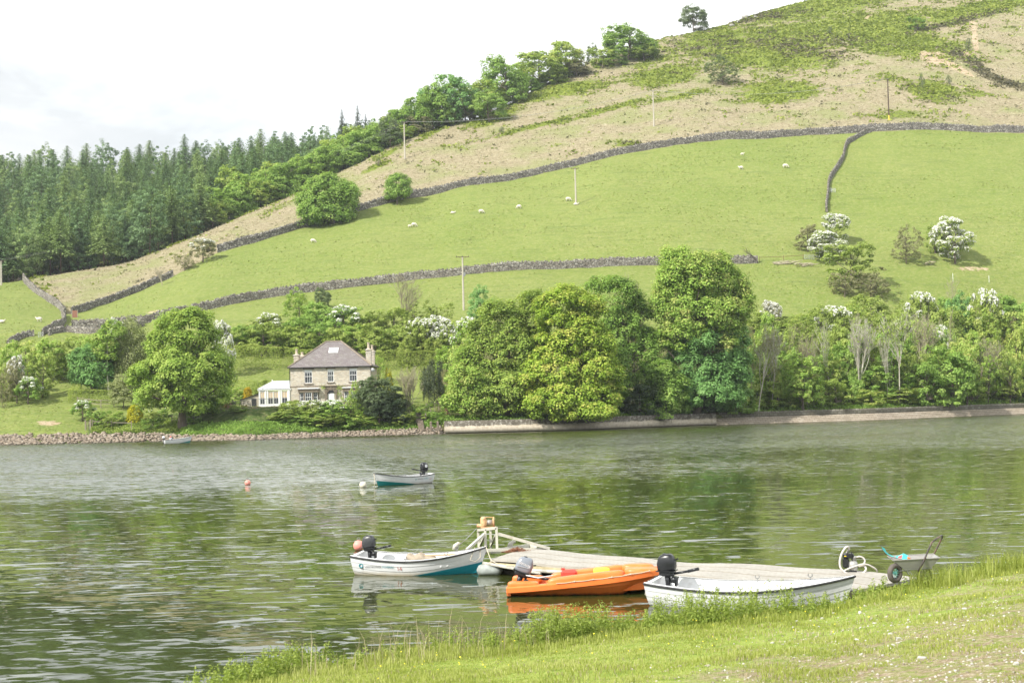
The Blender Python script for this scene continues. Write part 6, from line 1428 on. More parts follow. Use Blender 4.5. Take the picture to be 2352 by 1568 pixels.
# garden steps and bank details
sA = pt(968, 985, 223); e = thing('shore_steps', 'worn stone steps rising from the shore to the garden gate', 'steps', (sA.x, 223.5, .6))
for k in range(9): MB().box((-.10 * k, .75 * k, .2 + .30 * k), (.95, .8, .3)).build('step', M_DRESSD, e)
for k, (X, lab) in enumerate(((1006, 'dark stone gatepost left of the concrete wall end'), (990, 'dark stone gatepost at the foot of the shore steps'))):
    q = pt(X, 990, 223.0); e = thing('stone_post', lab, 'post', (q.x, 223, .5)); MB().rbox((0, 0, .7), (.35, .35, 1.3), .05).build('shaft', M_DRESSD, e); MB().lathe([(.2, 1.35), (.22, 1.4), (.1, 1.5), (.02, 1.53)], 8).build('cap', M_DRESS, e)
# ------------------------------------------------------------------ boats
def superq(mb, c, r, e1=.5, e2=.5, n=20, m=12, M=None, fn=None):
    M = M or Matrix.Identity(3); sg = lambda v, e: math.copysign(abs(v) ** e, v); V = []; Fc = []
    for i in range(m + 1):
        th = -math.pi / 2 + math.pi * i / m
        for j in range(n):
            ph = 2 * math.pi * j / n; p = Vector((r[0] * sg(math.cos(th), e1) * sg(math.cos(ph), e2), r[1] * sg(math.cos(th), e1) * sg(math.sin(ph), e2), r[2] * sg(math.sin(th), e1)))
            if fn: p = fn(p)
            V.append(M @ p + Vector(c))
    for i in range(m):
        for j in range(n): a_ = i * n + j; b_ = i * n + (j + 1) % n; Fc.append((a_, b_, b_ + n, a_ + n))
    return mb.add(V, Fc)
def hull_mat(name, teal=None, L=4.1, stain=.6, flip=False):
    m, t, b, co = newmat(name); ob = co.outputs['Object']; s = t.new('ShaderNodeSeparateXYZ'); t.link(ob, s.inputs[0])
    c = t.ramp(t.noise(ob, 3, 4), [(.3, C(640, 650, 655)), (.7, C(740, 745, 750))])
    sc_ = t.noise(t.mapr(ob, (1, 1, 5), (0, .3, 0)), 7, 6, .8); c = t.mix(t.math('MULTIPLY', t.step(sc_, .64, .70), .45), c, C(230, 225, 215))
    if stain:
        lo = t.step(t.math('ADD', s.outputs['Z'], t.math('MULTIPLY', t.math('SUBTRACT', t.noise(ob, 5, 5, .7), .5), .16)), .17, .03); c = t.mix(t.math('MULTIPLY', lo, stain), c, C(400, 290, 95))
    if teal:
        ln = t.math('SUBTRACT', s.outputs['Z'], t.math('MULTIPLY', t.math('SUBTRACT', s.outputs['X'], L * teal[0]), teal[1])); tm = t.step(ln, .012, -.012)
        tc_ = t.mix(t.math('MULTIPLY', t.step(t.noise(t.mapr(ob, (1, 1, 3)), 9, 5, .8), .60, .66), .7), teal[2], C(20, 60, 60)); c = t.mix(tm, c, tc_)
    wl = t.step(t.math('ADD', s.outputs['Z'], t.math('MULTIPLY', t.math('SUBTRACT', t.noise(ob, 8, 4), .5), .03)), .03, .0); c = t.mix(wl, c, C(22, 22, 18))
    t.link(c, b.inputs['Base Color']); b.inputs['Roughness'].default_value = .32; return m
M_INT = simple('boat_interior', C(740, 745, 740), .5, var=.05, dirt=C(300, 270, 200), dirt_amt=.25)
M_RUB = simple('rubber_rail', C(28, 28, 30), .6, var=.4, dirt=C(200, 200, 195), dirt_amt=.25)
M_BLK = simple('black_plastic', C(20, 21, 23), .28, var=.2); M_STEEL = simple('steel', C(330, 330, 325), .35, .8); M_ROPE = simple('rope', C(520, 470, 370), .9)
M_RUST = simple('rusty_steel', C(240, 105, 55), .85, var=.4, scale=9, dirt=C(90, 45, 28), dirt_amt=.7)
def hullfn(L, B, zs, zk, rake=.34, stern=.80, full=2.3):
    def S(u, v, off=0.0):
        b_ = B * (stern + (1 - stern) * min(1, u / .4) ** .8) * max(0.0, 1 - max(0.0, (u - .38) / .62) ** full)
        top = zs[0] * (1 - u) ** 2 + zs[1] * 2 * u * (1 - u) + zs[2] * u * u
        kl = zk + (.10 if u < .2 else 0) * (1 - u / .2) + max(0, (u - .8) / .2) ** 2 * .10
        ey = .28 + .50 * max(0, (u - .45) / .55); ez = 1.7 - .7 * max(0, (u - .45) / .55)
        x = L * u - rake * (1 - v) ** 1.1 * max(0, (u - .55) / .45) ** 1.6 + .05 * (1 - u) ** 8 * -(v) * 2
        return Vector((x, max(b_ * v ** ey - off, 0), kl + (top - kl) * v ** ez + off * .6 * (1 - v)))
    return S
def make_hull(root, S, mat, nstr=6, nu=30):
    us = [i / nu for i in range(nu + 1)]; mb = MB(); prof = []
    for k in range(nstr):
        v0, v1 = k / nstr, (k + 1) / nstr; prof += [(v0, -.011 if k else 0), ((v0 + v1) / 2, -.006), (v1, 0.0)]
    prof[0] = (0, 0)
    for sgn in (-1, 1):
        V = []; 
        for u in us:
            for v, o_ in prof: p = S(u, v, o_); V.append((p.x, p.y * sgn, p.z))
        k = len(prof); Fc = []
        for i in range(nu):
            for j in range(k - 1):
                a_ = i * k + j; f = (a_, a_ + k, a_ + k + 1, a_ + 1); Fc.append(f if sgn < 0 else f[::-1])
        mb.add(V, Fc)
    tr = [S(0, v) for v in [j / 10 for j in range(11)]]; mb.add([(p.x, -p.y, p.z) for p in tr] + [(p.x, p.y, p.z) for p in tr[::-1]], [tuple(range(22))])
    o = mb.build('hull', mat, root)
    mb = MB(); prof = [j / 7 for j in range(8)]
    for sgn in (-1, 1):
        V = []; k = 8
        for u in us:
            uu = min(u, .985)
            for v in prof: p = S(uu, max(v, .0), .05); V.append((p.x + (.05 if u < .02 else 0), p.y * sgn, max(p.z, .02 if v < .4 else p.z) - (0 if v < 1 else 0)))
        Fc = []
        for i in range(nu):
            for j in range(k - 1): a_ = i * k + j; f = (a_, a_ + 1, a_ + k + 1, a_ + k); Fc.append(f if sgn < 0 else f[::-1])
        mb.add(V, Fc)
        V = []
        for u in us:
            p = S(u, 1); q_ = S(min(u, .985), 1, .085); V += [(p.x, p.y * sgn, p.z + .006), (q_.x, q_.y * sgn, q_.z + .012)]
        mb.add(V, [((2 * i, 2 * i + 2, 2 * i + 3, 2 * i + 1) if sgn > 0 else (2 * i, 2 * i + 1, 2 * i + 3, 2 * i + 2)) for i in range(nu)])
    tr = [S(0, v, .04) for v in [j / 10 for j in range(11)]]; mb.add([(.06, -p.y, p.z) for p in tr] + [(.06, p.y, p.z) for p in tr[::-1]], [tuple(range(21, -1, -1))])
    p = S(0, 1); mb.box((.03, 0, p.z + .0), (.1, 2 * p.y, .04))
    mb.build('interior', M_INT, root)
    mb = MB(); pts = [S(u, 1) for u in us]; path = [(p.x, -p.y - .01, p.z - .02) for p in pts] + [(p.x, p.y + .01, p.z - .02) for p in pts[::-1]]; mb.tube(path, .026, 6); mb.tube([path[0], path[-1]], .02, 6); mb.build('rub_rail', M_RUB, root, True)
    return o
def thwarts(root, S, us, z=.3, w_=.26, mat=None):
    for u in us: p = S(u, .8, .05); MB().rbox((p.x, 0, z), (w_, 2 * p.y, .04), .01).build('thwart', mat or M_INT, root)
def outboard(root, at, zt, cowl, s=1.0, tilt=0.0, ll=1.0, ang=0.0, tiller=1, name='outboard_motor', decal=None):
    """motor on the transom; x points forward in the boat"""
    M = Matrix.Rotation(tilt, 3, 'Y') @ Matrix.Rotation(ang, 3, 'Z'); A = Vector((at[0], at[1], zt)); T = lambda x, y, z: A + M @ Vector((x * s, y * s, z * s))
    mb = MB(); superq(mb, T(-.16, 0, .36), (.2 * s, .15 * s, .185 * s), .45, .55, M=M, fn=lambda p: Vector((p.x * (1 - .25 * max(0, p.z) / (.185 * s)) - .05 * p.z, p.y * (1 - .22 * max(0, p.z) / (.185 * s)), p.z + .10 * p.x)))
    mo = mb.build(name, cowl, root, True)
    mb = MB(); superq(mb, T(-.15, 0, .15), (.17 * s, .125 * s, .07 * s), .5, .5, M=M); mb.tube([T(-.15, 0, .14), T(-.14, 0, -.15 * ll), T(-.16, 0, -.55 * ll)], [.075 * s, .055 * s, .045 * s], 10); mb.bar(T(-.05, 0, .02), T(.06, 0, .0), .2 * s, .12 * s); mb.bar(T(.04, 0, .06), T(.04, 0, -.12), .14 * s, .04 * s)
    superq(mb, T(-.17, 0, -.6 * ll), (.17 * s * ll, .045 * s, .05 * s), .9, .9, M=M); mb.build('leg', M_BLK, mo, True)
    mb = MB(); mb.box(T(-.16, 0, .195), (.40 * s, .31 * s, .018 * s), M=M); mb.lathe([(.05 * s, 0), (.045 * s, .02 * s), (.01, .03 * s)], 10, T(-.2, 0, .53), M); mb.bar(T(.03, .03, .42), T(.09, .03, .45), .03 * s); mb.build('cowl_trim', M_BLK, mo)
    if tiller:
        mb = MB(); a_, b_ = T(-.02, 0, .13), T(.32, -.05 * tiller, .20 + .1 * abs(tilt)); mb.tube([a_, a_.lerp(b_, .5), b_], .026 * s, 8); mb.tube([b_, T(.56, -.08 * tiller, .26 + .12 * abs(tilt))], .034 * s, 8); mb.build('tiller', M_BLK, mo, True)
    return mo
def text_mesh(body, size, warp, mat, parent, name='lettering', extr=.0):
    cu = bpy.data.curves.new('t', 'FONT'); cu.body = body; cu.size = size; cu.resolution_u = 2; o = bpy.data.objects.new('t', cu); COL.objects.link(o)
    dg = bpy.context.evaluated_depsgraph_get(); dg.update(); me = bpy.data.meshes.new_from_object(o.evaluated_get(dg)); bpy.data.objects.remove(o)
    for v in me.vertices: v.co = warp(v.co.x, v.co.y)
    me.materials.append(mat); r_ = bpy.data.objects.new(name, me); COL.objects.link(r_); r_.parent = parent; return r_
M_TXK = simple('black_lettering', C(30, 30, 34), .6); M_TXT = simple('teal_lettering', C(20, 240, 290), .6); M_TXR = simple('red_lettering', C(380, 60, 30), .6); M_TXW = simple('white_lettering', C(720, 725, 730), .5)
def hull_text(root, S, L, sgn, x0, z0, size, num):
    """writing laid on the flared hull side: sgn -1 starboard (reads towards the bow), +1 port (reads towards the stern)"""
    def put(body, xs, mat, sz=size, dz=0):
        def warp(tx, ty):
            u = (x0 + xs + tx) / L if sgn < 0 else (x0 - xs - tx) / L; z = z0 + dz + ty; lo, hi = 0.0, 1.0
            for _ in range(18):
                m_ = (lo + hi) / 2
                if S(u, m_).z < z: lo = m_
                else: hi = m_
            p = S(u, lo, -.026); return Vector((p.x, sgn * p.y, z))
        text_mesh(body, sz, warp, mat, root)
    put('LADYBOWER', .17, M_TXK); put('FISHERIES', .17 + size * 6.4, M_TXT); put(num, .17 + size * 11.6, M_TXR, size * 1.9, -.07)
    rgt = x0 + .06; u = (x0 + .06) / L if sgn < 0 else (x0 - .06) / L; p = S(u, .72, -.028)
    Rm = Matrix.Rotation(R(90), 3, 'X'); MB().torus((p.x, sgn * p.y, z0 + .05), .055, .014, 16, 4, Rm).build('emblem', M_TXT, root)
def place_boat(name, label, stern, bow, L):
    a_ = math.atan2(bow[1] - stern[1], bow[0] - stern[0]); return thing(name, label, 'boat', (stern[0], stern[1], 0), a_)
M_COWLD = simple('charcoal_cowl', C(45, 47, 50), .3, var=.1); M_COWLG = simple('grey_cowl', C(215, 235, 270), .3, .0, var=.06)
TEAL = C(10, 210, 270); TEAL2 = C(8, 190, 190)
# left boat
b1s, b1b = pt(829, 1262, 42.5), pt(1124, 1258, 41.5)
L1 = 3.92; S1 = hullfn(L1, .78, (.60, .26, .80), -.16); h1 = hull_mat('white_teal_hull', (.42, .165, TEAL), L1)
bt = place_boat('rowing_boat', 'white and teal motor dinghy moored at the left end of the jetty', (b1s.x, b1s.y), (b1b.x, b1b.y), L1); bt.rotation_euler.x = R(2.5)
make_hull(bt, S1, h1); thwarts(bt, S1, (.26, .46, .70)); outboard(bt, (.42, .02), S1(0, 1).z - .04, M_COWLD, 1.0, ll=.5)
hull_text(bt, S1, L1, -1, .22, .26, .085, '14')
mb = MB(); superq(mb, (1.75, .1, .42), (.38, .2, .13), .8, .9, fn=lambda p: p + Vector((0, 0, .05 * math.sin(p.x * 17)))); superq(mb, (2.05, .12, .40), (.28, .16, .1), .8, .9); mb.build('canvas_bundle', simple('canvas', C(330, 275, 210), .95, var=.2, bump=.6), bt, True)
mb = MB(); mb.tube([(1.95, .1, .5), (3.2, .05, .56)], .03, 8); mb.build('oar', simple('oar_wood', C(480, 330, 210), .6), bt, True)
def rowlock(x, y, z, parent):
    mb = MB(); mb.tube([(x, y, z - .04), (x, y, z + .05)], .012, 6); mb.tube([(x + .05 * math.sin(a_), y, z + .10 - .05 * math.cos(a_)) for a_ in [i * .5 - 2.2 for i in range(10)]], .011, 5); mb.build('rowlock', M_STEEL, parent)
for u in (.42, .72):
    for s in (-1, 1): p = S1(u, 1); rowlock(p.x, s * (p.y - .05), p.z, bt)
mb = MB(); p = S1(.985, 1); mb.tube([(L1 - .05, -.02, p.z + .03), (L1 + .15, -.25, .45), (L1 + .5, -.5, .30), (L1 + 1.0, -.9, .38)], .014, 5); mb.tube([(L1 - .32, -.2, p.z), (L1 - .45, -.3, .45), (L1 - .3, -.26, .38), (L1 - .18, -.16, .5), (L1 - .2, -.1, p.z + .02)], .012, 5); mb.build('mooring_rope', M_ROPE, bt, True)
p = S1(.66, .62, -.03); mb = MB(); mb.box((p.x, -p.y, .32), (.2, .01, .1)); mb.build('number_plate', M_TXW, bt)
# far boat, bow to the left
fs, fb = pt(981, 1092, 89.2), pt(850, 1096, 86.2); L2 = 4.15; S2 = hullfn(L2, .80, (.58, .34, .82), -.16); h2 = hull_mat('white_teal_hull_far', (.30, .125, TEAL2), L2, .3)
bf = place_boat('rowing_boat', 'white and teal motor dinghy moored alone in mid-water beside a pale buoy', (fs.x, fs.y), (fb.x, fb.y), L2); make_hull(bf, S2, h2); thwarts(bf, S2, (.26, .46, .7))
mo = outboard(bf, (.42, 0), S2(0, 1).z, M_BLK, 1.25, ll=.4); MB().lathe([(.001, 0), (.1, .0), (.1, .012), (.001, .014)], 14, (.22, .2, S2(0, 1).z + .47), Matrix.Rotation(R(-90), 3, 'X')).build('round_sticker', M_TXW, mo)
hull_text(bf, S2, L2, 1, 1.55, .28, .085, '17')
for s in (-1, 1): p = S2(.55, 1); rowlock(p.x, s * (p.y - .05), p.z, bf)
mb = MB(); p = S2(.985, 1); mb.tube([(L2 - .02, 0, p.z), (L2 + .1, .2, .3), (L2 + .2, .3, -.02)], .02, 5); mb.build('mooring_rope', M_ROPE, bf, True)
# right boat
rs, rb = pt(1508, 1325, 34.9), pt(1963, 1325, 33.0); L3 = math.hypot(rb.x - rs.x, rb.y - rs.y) + .02; S3 = hullfn(L3, .86, (.58, .26, .78), -.16); h3 = hull_mat('plain_white_hull', None, L3, 0)
br = place_boat('rowing_boat', 'plain white motor dinghy with a black rubbing strip moored nearest the bank', (rs.x, rs.y), (rb.x, rb.y), L3); br.rotation_euler.x = R(2.0)
make_hull(br, S3, h3); thwarts(br, S3, (.26, .46, .70), .3); outboard(br, (.46, .0), S3(0, 1).z - .02, M_BLK, 1.15, ll=.45)
for u in (.48, .76):
    for s in (-1, 1): p = S3(u, 1); rowlock(p.x, s * (p.y - .05), p.z, br)
mb = MB(); mb.bar((.22, .12, .62), (.24, .12, .45), .03); mb.build('kill_cord', simple('red_cord', C(600, 40, 30), .6), br)
mb = MB(); mb.tube([(-.02, -.55, .62), (-.1, -.6, .3), (-.02, -.5, .12)], .012, 5); mb.build('mooring_rope', M_ROPE, br, True)
# small occupied boat by the far shore
q0, q1 = pt(378, 1017, 205), pt(441, 1015, 207); L4 = math.hypot(q1.x - q0.x, q1.y - q0.y); S4 = hullfn(L4, .75, (.55, .5, .95), -.15); h4 = hull_mat('small_white_hull', (.45, .16, TEAL2), L4, 0)
bs = place_boat('rowing_boat', 'small white boat with one person near the far rocky shore', (q0.x, q0.y), (q1.x, q1.y), L4); make_hull(bs, S4, h4, 4, 14); thwarts(bs, S4, (.25, .6)); outboard(bs, (0, 0), .6, M_TXW, .9)
def seated_person(loc, rz):
    e = thing('person', 'person in red and white jacket sitting in the small white boat', 'person', loc, rz)
    V = [(0, 0, .45), (0, 0, .62), (.02, 0, .82), (.04, 0, .98), (.05, 0, 1.06), (.07, 0, 1.18), (.09, 0, 1.26), (.0, .1, .45), (.38, .13, .48), (.42, .13, .1), (.52, .13, .05), (0, -.1, .45), (.38, -.13, .48), (.42, -.13, .1), (.52, -.13, .05), (.04, .18, .96), (.14, .24, .72), (.34, .14, .66), (.42, .1, .66), (.04, -.18, .96), (.14, -.24, .72), (.34, -.14, .66), (.42, -.1, .66)]
    E = [(0, 1), (1, 2), (2, 3), (3, 4), (4, 5), (5, 6), (0, 7), (7, 8), (8, 9), (9, 10), (0, 11), (11, 12), (12, 13), (13, 14), (3, 15), (15, 16), (16, 17), (17, 18), (3, 19), (19, 20), (20, 21), (21, 22)]
    rad = [.15, .15, .16, .13, .055, .10, .085, .1, .08, .055, .045, .1, .08, .055, .045, .075, .055, .042, .04, .075, .055, .042, .04]
    me = bpy.data.meshes.new('body'); me.from_pydata(V, E, []); o = bpy.data.objects.new('body', me); COL.objects.link(o)
    sk_ = o.modifiers.new('s', 'SKIN')
    for i, r_ in enumerate(rad): me.skin_vertices[0].data[i].radius = (r_, r_ * (.75 if i < 4 else 1)); 
    me.skin_vertices[0].data[0].use_root = True
    o.modifiers.new('u', 'SUBSURF').levels = 1; dg = bpy.context.evaluated_depsgraph_get(); dg.update(); m2 = bpy.data.meshes.new_from_object(o.evaluated_get(dg)); bpy.data.objects.remove(o)
    m, t, b, co = newmat('person_clothes'); s = t.new('ShaderNodeSeparateXYZ'); t.link(co.outputs['Object'], s.inputs[0])
    c = t.mix(t.step(s.outputs['Z'], .56, .58), C(40, 45, 60), C(640, 640, 650)); c = t.mix(t.step(s.outputs['Z'], .9, .92), c, C(520, 50, 50)); c = t.mix(t.step(s.outputs['Z'], 1.06, 1.08), c, C(520, 330, 240))
    t.link(c, b.inputs['Base Color']); m2.materials.append(m); o = bpy.data.objects.new('body', m2); COL.objects.link(o); o.parent = e
    mb = MB(); superq(mb, (.09, 0, 1.29), (.11, .1, .07), .9, 1); mb.build('cap', simple('cap_grey', C(260, 250, 245), .8), e, True)
    mb = MB(); superq(mb, (.28, 0, .78), (.12, .16, .18), .8, .9); mb.build('bag', M_BLK, e, True); return e
u_ = Vector((q1.x - q0.x, q1.y - q0.y, 0)).normalized(); seated_person((q0.x + u_.x * .85, q0.y + u_.y * .85, -.05), math.atan2(u_.y, u_.x))

# orange workboat
os_, ob_ = pt(1170, 1320, 37.2), pt(1513, 1306, 36.8); LO = math.hypot(ob_.x - os_.x, ob_.y - os_.y)
m_or, t, b, co = newmat('orange_plastic'); ob = co.outputs['Object']; s = t.new('ShaderNodeSeparateXYZ'); t.link(ob, s.inputs[0])
c = t.ramp(t.noise(ob, 2.5, 4), [(.3, C(760, 165, 28)), (.7, C(830, 215, 52))]); c = t.mix(t.math('MULTIPLY', t.step(t.noise(t.mapr(ob, (1, 1, 2)), 9, 6, .8), .6, .7), .3), c, C(820, 400, 210))
c = t.mix(t.step(t.math('ADD', s.outputs['Z'], t.math('MULTIPLY', t.math('SUBTRACT', t.noise(ob, 6, 5, .7), .5), .16)), .09, .0), c, C(30, 22, 12)); t.link(c, b.inputs['Base Color']); b.inputs['Roughness'].default_value = .38
ow = thing('workboat', 'bright orange plastic workboat with a grey outboard alongside the jetty', 'boat', (os_.x, os_.y, 0), math.atan2(ob_.y - os_.y, ob_.x - os_.x))
def OB(u): return .84 * (1 - .62 * max(0, (u - .62) / .38) ** 2.0) * (.95 + .05 * min(1, u / .2))
def OZ(u): return .24 + .36 * u ** 1.25
NU = 28; us = [i / NU for i in range(NU + 1)]
def OKz(u): return -.12 + .42 * max(0, (u - .72) / .28) ** 1.7
mb = MB()
for sgn in (-1, 1):
    V = []
    for u in us:
        b_, z_, kz = OB(u), OZ(u), OKz(u); x = LO * u; rk = .55 * max(0, (u - .6) / .4) ** 1.5; ch = .10 + .20 * u
        V += [(x - rk, 0, kz), (x - rk * .9, sgn * b_ * .55, kz + .03 + .05 * u), (x - rk * .6, sgn * (b_ - .10), min(ch, z_ - .12)), (x - .06 * u, sgn * (b_ - .06), z_ - .12), (x, sgn * b_, z_ - .13), (x, sgn * b_, z_ - .01), (x - .0, sgn * (b_ - .03), z_ + .02), (x - .03 * u, sgn * (b_ - .16), z_ + .025), (x - .12 * (u > .95), sgn * (b_ - .24), z_ + .0), (x - .14 * (u > .95), sgn * (b_ - .28), .1)]
    k = 10; Fc = []
    for i in range(NU):
        for j in range(k - 1): a_ = i * k + j; f = (a_, a_ + k, a_ + k + 1, a_ + 1); Fc.append(f if sgn < 0 else f[::-1])
    mb.add(V, Fc)
    for i, flip in ((0, sgn > 0), (NU, sgn < 0)):
        f = tuple(i * k + j for j in range(9)); n0 = len(mb.v) - len(V); mb.f.append(tuple(n0 + q_ for q_ in (f if flip else f[::-1]))); mb.mi.append(0)
mb.add([(0.3, -.58, .12), (LO - .3, -.3, .12), (LO - .3, .3, .12), (.3, .58, .12)], [(0, 1, 2, 3)])
mb.box((LO * .985, 0, OZ(1) - .06), (.06, 2 * OB(1) - .06, .14)); mb.box((.05, 0, .14), (.1, 1.5, .22))
mb.build('hull', m_or, ow)
for s in (-1, 1):
    mb = MB(); superq(mb, (LO * .52, s * .56, .42), (.98, .16, .13), .35, .35, fn=lambda p: p + Vector((0, 0, .11 * p.x))); superq(mb, (.42, s * .60, .29), (.40, .16, .09), .35, .35); mb.build('side_locker', m_or, ow, True)
mb = MB(); superq(mb, (LO * .86, .3, .57), (.42, .2, .12), .5, .6); superq(mb, (LO * .88, 0, .53), (.42, .40, .11), .4, .5); mb.build('foredeck', m_or, ow, True)
mb = MB()
for u0_, u1_ in [(.33 + .122 * i, .33 + .122 * (i + 1)) for i in range(5)]:
    a_, b_ = Vector((LO * u0_, -OB(u0_) - .012, OZ(u0_) + .02)), Vector((LO * u1_, -OB(u1_) - .012, OZ(u1_) + .02)); mb.tube([a_, a_.lerp(b_, .5) - Vector((0, 0, .015)), b_], .011, 5); superq(mb, b_, (.022, .018, .022), 1, 1, 8, 6)
mb.build('grab_line', M_ROPE, ow)
mo = outboard(ow, (.42, -.14), .30, M_COWLG, 1.12, tilt=R(24), ll=.35, tiller=1)
Mt = Matrix.Rotation(R(24), 3, 'Y'); base = Vector((.42, -.14, .30))
text_mesh('YAMAHA', .085, lambda x, y: base + Mt @ Vector(((-.36 + x) * 1.0, -.175, (.36 + y) * 1.12)), M_TXW, mo)
MB().bar(base + Mt @ Vector((-.36, -.176, .33)), base + Mt @ Vector((-.02, -.176, .39)), .004, .022, up=(0, 1, 0)).build('stripe', M_TXW, mo)
mb = MB(); mb.rbox((LO * .40, .12, .45), (.42, .28, .26), .06); mb.lathe([(.05, 0), (.05, .05)], 10, (LO * .36, .12, .57)); mb.build('fuel_tank', simple('red_tank', C(700, 70, 50), .4), ow)
mb = MB(); superq(mb, (LO * .62, .1, .52), (.22, .14, .10), .5, .6); mb.build('life_jacket', simple('yellow_jacket', C(780, 700, 60), .7), ow, True)
mb = MB(); mb.tube([(LO * .12, -.3, .5), (LO * .2, -.34, .43), (LO * .3, -.3, .48)], .018, 6); mb.build('fuel_hose', M_TXW, ow, True)

# buoys
def buoy(X, Y, r, mat, label, ring=False, dip=.35):
    p = wat(X, Y); e = thing('buoy', label, 'buoy', (p.x, p.y, 0)); mb = MB(); superq(mb, (0, 0, r * (1 - dip)), (r, r, r), 1, 1); mb.build('float', mat, e, True)
    mb = MB(); mb.torus((0, 0, 2 * r - dip * r + .04), .05, .014, 12, 5, Matrix.Rotation(R(90), 3, 'X')); mb.tube([(0, 0, 1.6 * r), (0, 0, 2 * r)], .04, 6); mb.build('eye', M_STEEL, e)
M_BRED = simple('pink_red_buoy', C(780, 290, 235), .5, dirt=C(700, 600, 560), dirt_amt=.5); M_BWH = simple('cream_buoy', C(650, 610, 500), .5, dirt=C(300, 270, 190), dirt_amt=.5)
buoy(824, 1263, .185, M_BRED, 'faded red ball buoy floating just behind the left moored dinghy', dip=.15)
buoy(569, 1113, .19, M_BRED, 'small red buoy alone in the water left of the far dinghy', dip=.3)
buoy(834, 1119, .22, M_BWH, 'pale buoy at the bow of the far dinghy', dip=.35)

# ------------------------------------------------------------------ jetty
ZD = .42; FL, FR, NR_, NL = wat(1200, 1262, ZD), wat(2110, 1322, ZD), wat(1962, 1353, ZD), wat(1126, 1284, ZD)
jt = thing('jetty', 'pale floating jetty of ribbed plastic panels reaching out from the bank', 'jetty', (0, 0, 0))
m_dk, t, b, co = newmat('deck_panel'); uvx, uvy = t.attr('du'), t.attr('dv')
cb = t.new('ShaderNodeCombineXYZ'); t.link(uvy, cb.inputs[0]); t.link(uvx, cb.inputs[1])
br_ = t.new('ShaderNodeTexBrick'); br_.inputs['Scale'].default_value = 1; br_.inputs['Brick Width'].default_value = .30; br_.inputs['Row Height'].default_value = .16; br_.inputs['Mortar Size'].default_value = .012; br_.inputs['Mortar Smooth'].default_value = .2; t.link(cb.outputs[0], br_.inputs['Vector'])
c = t.ramp(t.noise(co.outputs['Object'], 1.5, 5, .6), [(.35, C(325, 304, 265)), (.65, C(392, 370, 328))]); dash = t.math('MULTIPLY', br_.outputs['Fac'], t.math('GREATER_THAN', t.math('FRACT', t.math('MULTIPLY', uvy, 3.3)), .45))
c = t.mix(t.math('MULTIPLY', dash, .55), c, C(170, 145, 110)); c = t.mix(t.math('MULTIPLY', t.step(t.noise(co.outputs['Object'], .9, 6, .75), .56, .68), .35), c, C(250, 225, 180)); t.link(c, b.inputs['Base Color']); b.inputs['Roughness'].default_value = .7
t.link(t.bump(t.math('SUBTRACT', 1.0, br_.outputs['Fac']), .5, .01), b.inputs['Normal'])
LD = (FR - FL).length; nu, nv = 60, 14; V = []; du = []; dv = []
def deck_pt(u, v):
    p = NL.lerp(NR_, u).lerp(FL.lerp(FR, u), v); p = p.copy(); p.z = ZD + .035 * math.sin(u * 9.5 + .6) * (.4 + .6 * v) + .02 * math.sin(u * 23); return p
for i in range(nu + 1):
    for j in range(nv + 1): p = deck_pt(i / nu, j / nv); V.append(tuple(p)); du.append(i / nu * LD); dv.append(j / nv * 2.7)
k = nv + 1; n0 = len(V); Fc = [(i * k + j, (i + 1) * k + j, (i + 1) * k + j + 1, i * k + j + 1) for i in range(nu) for j in range(nv)]
for i in range(nu + 1):
    for v in (0, 1): p = deck_pt(i / nu, v); V.append((p.x, p.y, p.z - .07)); du.append(0); dv.append(0)
for i in range(nu): Fc += [(i * k, n0 + 2 * i, n0 + 2 * i + 2, (i + 1) * k), ((i + 1) * k + nv, n0 + 2 * i + 3, n0 + 2 * i + 1, i * k + nv)]
Fc += [(0, nv, n0 + 1, n0), (nu * k + nv, nu * k, n0 + 2 * nu, n0 + 2 * nu + 1)]
mk('deck', V, Fc, m_dk, jt, att=dict(du=du, dv=dv))
mb = MB()
for v in (.34, .67):
    for i in range(nu): a_, b_ = deck_pt(i / nu, v), deck_pt((i + 1) / nu, v); mb.bar(a_ + Vector((0, 0, .002)), b_ + Vector((0, 0, .002)), .012, .012)
mb.build('seam', simple('seam_brown', C(240, 205, 155), .8), jt)
nrm = (NR_ - NL).normalized(); side = Vector((nrm.y, -nrm.x, 0))
mb = MB(); mb.bar(NL + Vector((0, 0, -.13)) + side * .02, NR_ + Vector((0, 0, -.13)) + side * .02, .10, .10); mb.bar(FL + Vector((0, 0, -.13)) - side * .02, FR + Vector((0, 0, -.13)) - side * .02, .1, .1); mb.bar(NL + Vector((0, 0, -.13)), FL + Vector((0, 0, -.13)), .1, .1); mb.build('edge_beam', simple('yellowed_timber', C(430, 370, 230), .85, var=.2, dirt=C(120, 100, 60), dirt_amt=.5), jt)
mb = MB()
for q_ in (.07, .35, .65, .93):
    c_ = deck_pt(q_, .5); mb.rbox((c_.x, c_.y, .06), (1.5, 2.0, .40), .1, rz=math.atan2(nrm.y, nrm.x))
mb.build('pontoon', simple('dirty_pontoon', C(70, 62, 45), .9, var=.3, dirt=C(200, 170, 110), dirt_amt=.5), jt)
a_ = NL + side * .2 + Vector((-.25, 0, -.28)); mb = MB(); d_ = Vector((1, -.15, 0)).normalized()
mb.tube([a_ + d_ * x for x in (0, .05, .12, .6, .70, .76)], [.04, .13, .165, .165, .12, .02], 14); mb.build('end_float', simple('pale_float', C(330, 360, 340), .6, var=.25, dirt=C(80, 85, 70), dirt_amt=.6), jt, True)
